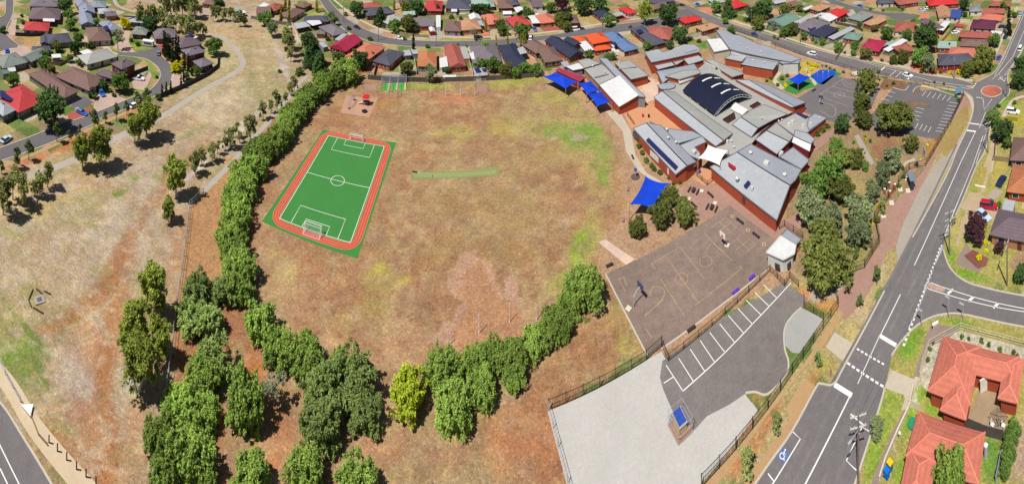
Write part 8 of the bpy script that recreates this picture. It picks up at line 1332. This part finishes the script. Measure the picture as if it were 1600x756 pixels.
b = MB(); b.prism([lc(-2.5, -2.0, .03), lc(3.0, -2.0, .03), lc(3.0, 2.0, .03), lc(-2.5, 2.0, .03)], th=.1); b.build('base_slab', mat('cabin_base', (196, 150, 120), gain=.6), t)
# lower-left roadside things
q = G('D0', 165, 262); t = thing('barrier_panel', 'white concrete panel cover at the end of the roadside fence', 'panel', q); b = MB(); b.prism([G('D0', 136, 268, .4), G('D0', 203, 262, .4), G('D0', 190, 326, .4)], z0=0); b.build('block', PAINT, t); b = MB(); b.prism([G('D0', 132, 264, .47), G('D0', 207, 257, .47), G('D0', 190, 334, .47)], th=.07); b.build('cap', PAINT, t)
fence('wire_fence', 'low wire fence along the concrete path at lower left', 'P', [(-10, 545), (8, 585), (32, 628)], .9, 'wire', GALV); fence('timber_rail', 'low timber retaining rail beside the path at lower left', 'P', [(48, 650), (60, 680), (74, 696)], .4, 'solid', TIMP)
for i, (x, y) in enumerate([(305, 500), (357, 553), (415, 608), (476, 666), (535, 713), (597, 762)]):
    q = G('D0', x, y); t = thing('bollard', 'short dark timber bollard beside the roadside path, %s from the top' % ordn(i), 'bollard', q, 'timber bollards at lower left'); b = MB(); b.cyl((q.x, q.y, 0), (q.x, q.y, 1.05), .1, n=8); b.build('post', mat('bollard_dark', (70, 46, 36), gain=.8), t); b = MB(); b.cyl((q.x, q.y, 1.05), (q.x, q.y, 1.1), .12, n=8); b.build('cap', mat('bollard_dark', (70, 46, 36)), t)
q = G('C0', 245, 355); t = thing('drain_pit', 'grey drain cover ringed by dark logs on the paddock', 'drain', q); b = MB(); b.box((q.x, q.y, .1), (1.6, 2.0, .2), -.2); b.build('slab', CONCG, t); b = MB(); b.box((q.x, q.y, .23), (.8, 1.0, .06), -.2); b.build('grate', mat('grate_dark', (90, 92, 104)), t)
for i, (a, c_) in enumerate((((205, 290), (180, 350)), ((178, 355), (195, 400)), ((205, 402), (270, 440)), ((225, 285), (265, 320)), ((275, 300), (315, 320)))):
    A_, B_ = G('C0', *a), G('C0', *c_); t = thing('log', 'dark log edging the paddock drain, %s of five from the upper left' % ordn(i), 'log', (A_ + B_) / 2, 'logs around the drain'); b = MB(); b.cyl(A_ + Vector((0, 0, .12)), B_ + Vector((0, 0, .12)), .13, n=8); b.build('wood', mat('log_dark', (74, 56, 50), gain=.8), t); b = MB(); b.cyl(A_ + Vector((0, 0, .12)), A_.lerp(B_, .03) + Vector((0, 0, .12)), .14, n=8); b.build('end', TIMP, t)
# small timber stakes of the verge, totem poles, blue play items
for i, (x, y) in enumerate([(1095, 640), (1160, 660), (1230, 650), (1160, 560), (1230, 560)]):
    q = G('g', x, y); t = thing('totem_pole', 'thin pink and white pole on the blue play pad, %s of five' % ordn(i), 'pole', q, 'poles on the blue play pad'); b = MB(); b.cyl((q.x, q.y, 0), (q.x, q.y, 2.6), .07, n=6); b.build('pole', mat('totem_pink', (220, 150, 190), gain=.7), t); b = MB(); b.ball((q.x, q.y, 2.7), .2); b.build('tip', PAINT, t)
q = G('B2', 768, 345); t = thing('play_post', 'blue round-topped play post on a dark disc left of the curved path', 'play equipment', q); b = MB(); b.cyl((q.x, q.y, 0), (q.x, q.y, .07), 1.3, n=24); b.build('mat', mat('dark_disc', (120, 96, 90), gain=.6), t); b = MB(); b.cyl((q.x, q.y, 0), (q.x, q.y, 1.9), .07); b.build('pole', GALV, t); b = MB(); b.ball((q.x, q.y, 2.1), (.5, .5, .4), 10); b.build('top', BLUEM, t)
for c, x, y, l, cl in (('h', 195, 420, 'small red figure-like play post in the orange courtyard', (210, 40, 40)), ('h', 268, 425, 'small black round drum in the orange courtyard', (40, 40, 44)), ('j', 900, 560, 'small blue bin at the corner of the solar classroom', (70, 80, 190))):
    q = G(c, x, y); t = thing('play_drum', l, 'play equipment', q); b = MB(); b.cyl((q.x, q.y, 0), (q.x, q.y, .9), .3, n=10); b.build('body', mat('drum_' + l[:9], cl, gain=.7), t); b = MB(); b.cyl((q.x, q.y, .9), (q.x, q.y, 1.0), .34, n=10); b.build('lid', mat('drum_' + l[:9], cl), t)
# stumps on the cricket pitch
for i, (x, y) in enumerate([(988, 314), (1101, 340)]):
    q = G('B1', x, y); t = thing('cricket_cover', 'small dark mat on the cricket pitch, %s from the left' % ordn(i), 'mat', q); b = MB(); b.box((q.x, q.y, .06), (1.4 if i == 0 else .3, .5, .08)); b.build('mat', BLK, t); b = MB(); b.box((q.x + (1.2 if i == 0 else .3), q.y, .05), (.7, .3, .06)); b.build('board', CONC, t)
fence('school_fence', 'dark pool-style fence round the small orange courtyard beside the solar classroom', 'j', [(865, 600), (995, 715), (1080, 650), (1075, 570), (1000, 480)], 1.3, 'picket', BRN); fence('school_fence', 'brown pool-style fence beside the white roofed hall path', 'h', [(0, 400), (85, 520)], 1.2, 'picket', BRN)
fence('school_fence', 'brown fence from the brick corner past the white portable room', 'l', [(935, 470), (1000, 430), (1110, 500), (1230, 580)], 1.6, 'picket', BRN)
# garden lattice under the power line and the white framed trampoline
q = G('r', 205, 30); t = thing('garden_trampoline', 'small green round cover on the lawn of the lower salmon house', 'garden cover', q); b = MB(); b.cyl((q.x, q.y, .3), (q.x, q.y, .38), .8, n=16); b.build('cover', mat('cover_green', (50, 150, 110), gain=.7), t); b = MB(); b.cyl((q.x, q.y, 0), (q.x, q.y, .3), .1); b.build('stand', GALV, t)
q = G('ab', 940, 262); t = thing('trampoline', 'round black trampoline in the yard below the vivid red roof', 'trampoline', q); b = MB(); b.cyl((q.x, q.y, .7), (q.x, q.y, .78), 2.0, n=20); b.build('bed', BLK, t)
for i in range(8): b = MB(); b.cyl((q.x + 2 * math.cos(i * .785), q.y + 2 * math.sin(i * .785), 0), (q.x + 2 * math.cos(i * .785), q.y + 2 * math.sin(i * .785), 2.2), .04, n=5); b.build('net_pole', GALV, t)
# accessible-parking symbol: a white wheelchair figure painted on a blue square
o = G('P', 1224, 711); e1 = (G('P', 1245, 690) - G('P', 1210, 750)).normalized(); e2 = Vector((e1.y, -e1.x, 0)); wb_ = MB()
wb_.flat([o + e1 * s + e2 * r_ for s, r_ in ((-.75, -.65), (.75, -.65), (.75, .65), (-.75, .65))], .034); tag(wb_.build('road_marking', mat('paint_blue', (112, 132, 190), gain=.62)), kind='structure')
wb_ = MB(); W2 = lambda u, v: o + (e1 * v + e2 * u) * .8
ribbon(wb_, [W2(-.1 + .42 * math.cos(R(a)), -.25 + .42 * math.sin(R(a))) for a in range(120, 400, 20)], .12, .038); ribbon(wb_, [W2(-.15, .6), W2(-.12, .05), W2(.3, .02), W2(.5, -.5), W2(.68, -.46)], .13, .038); ribbon(wb_, [W2(-.13, .32), W2(.25, .3)], .1, .042); wb_.flat([W2(-.16 + .15 * math.cos(R(a)), .78 + .15 * math.sin(R(a))) for a in range(0, 360, 30)], .038)
tag(wb_.build('road_marking', PAINT), kind='structure')
for t in list(bpy.data.objects):
    for k in ('_r', '_z', '_fresh'):
        if k in t: del t[k]
# prototypes that were never placed are removed
for t in list(col.objects):
    if t.parent is None and t.type == 'EMPTY' and not t.get('label'):
        for c_ in list(t.children_recursive): bpy.data.objects.remove(c_)
        bpy.data.objects.remove(t)
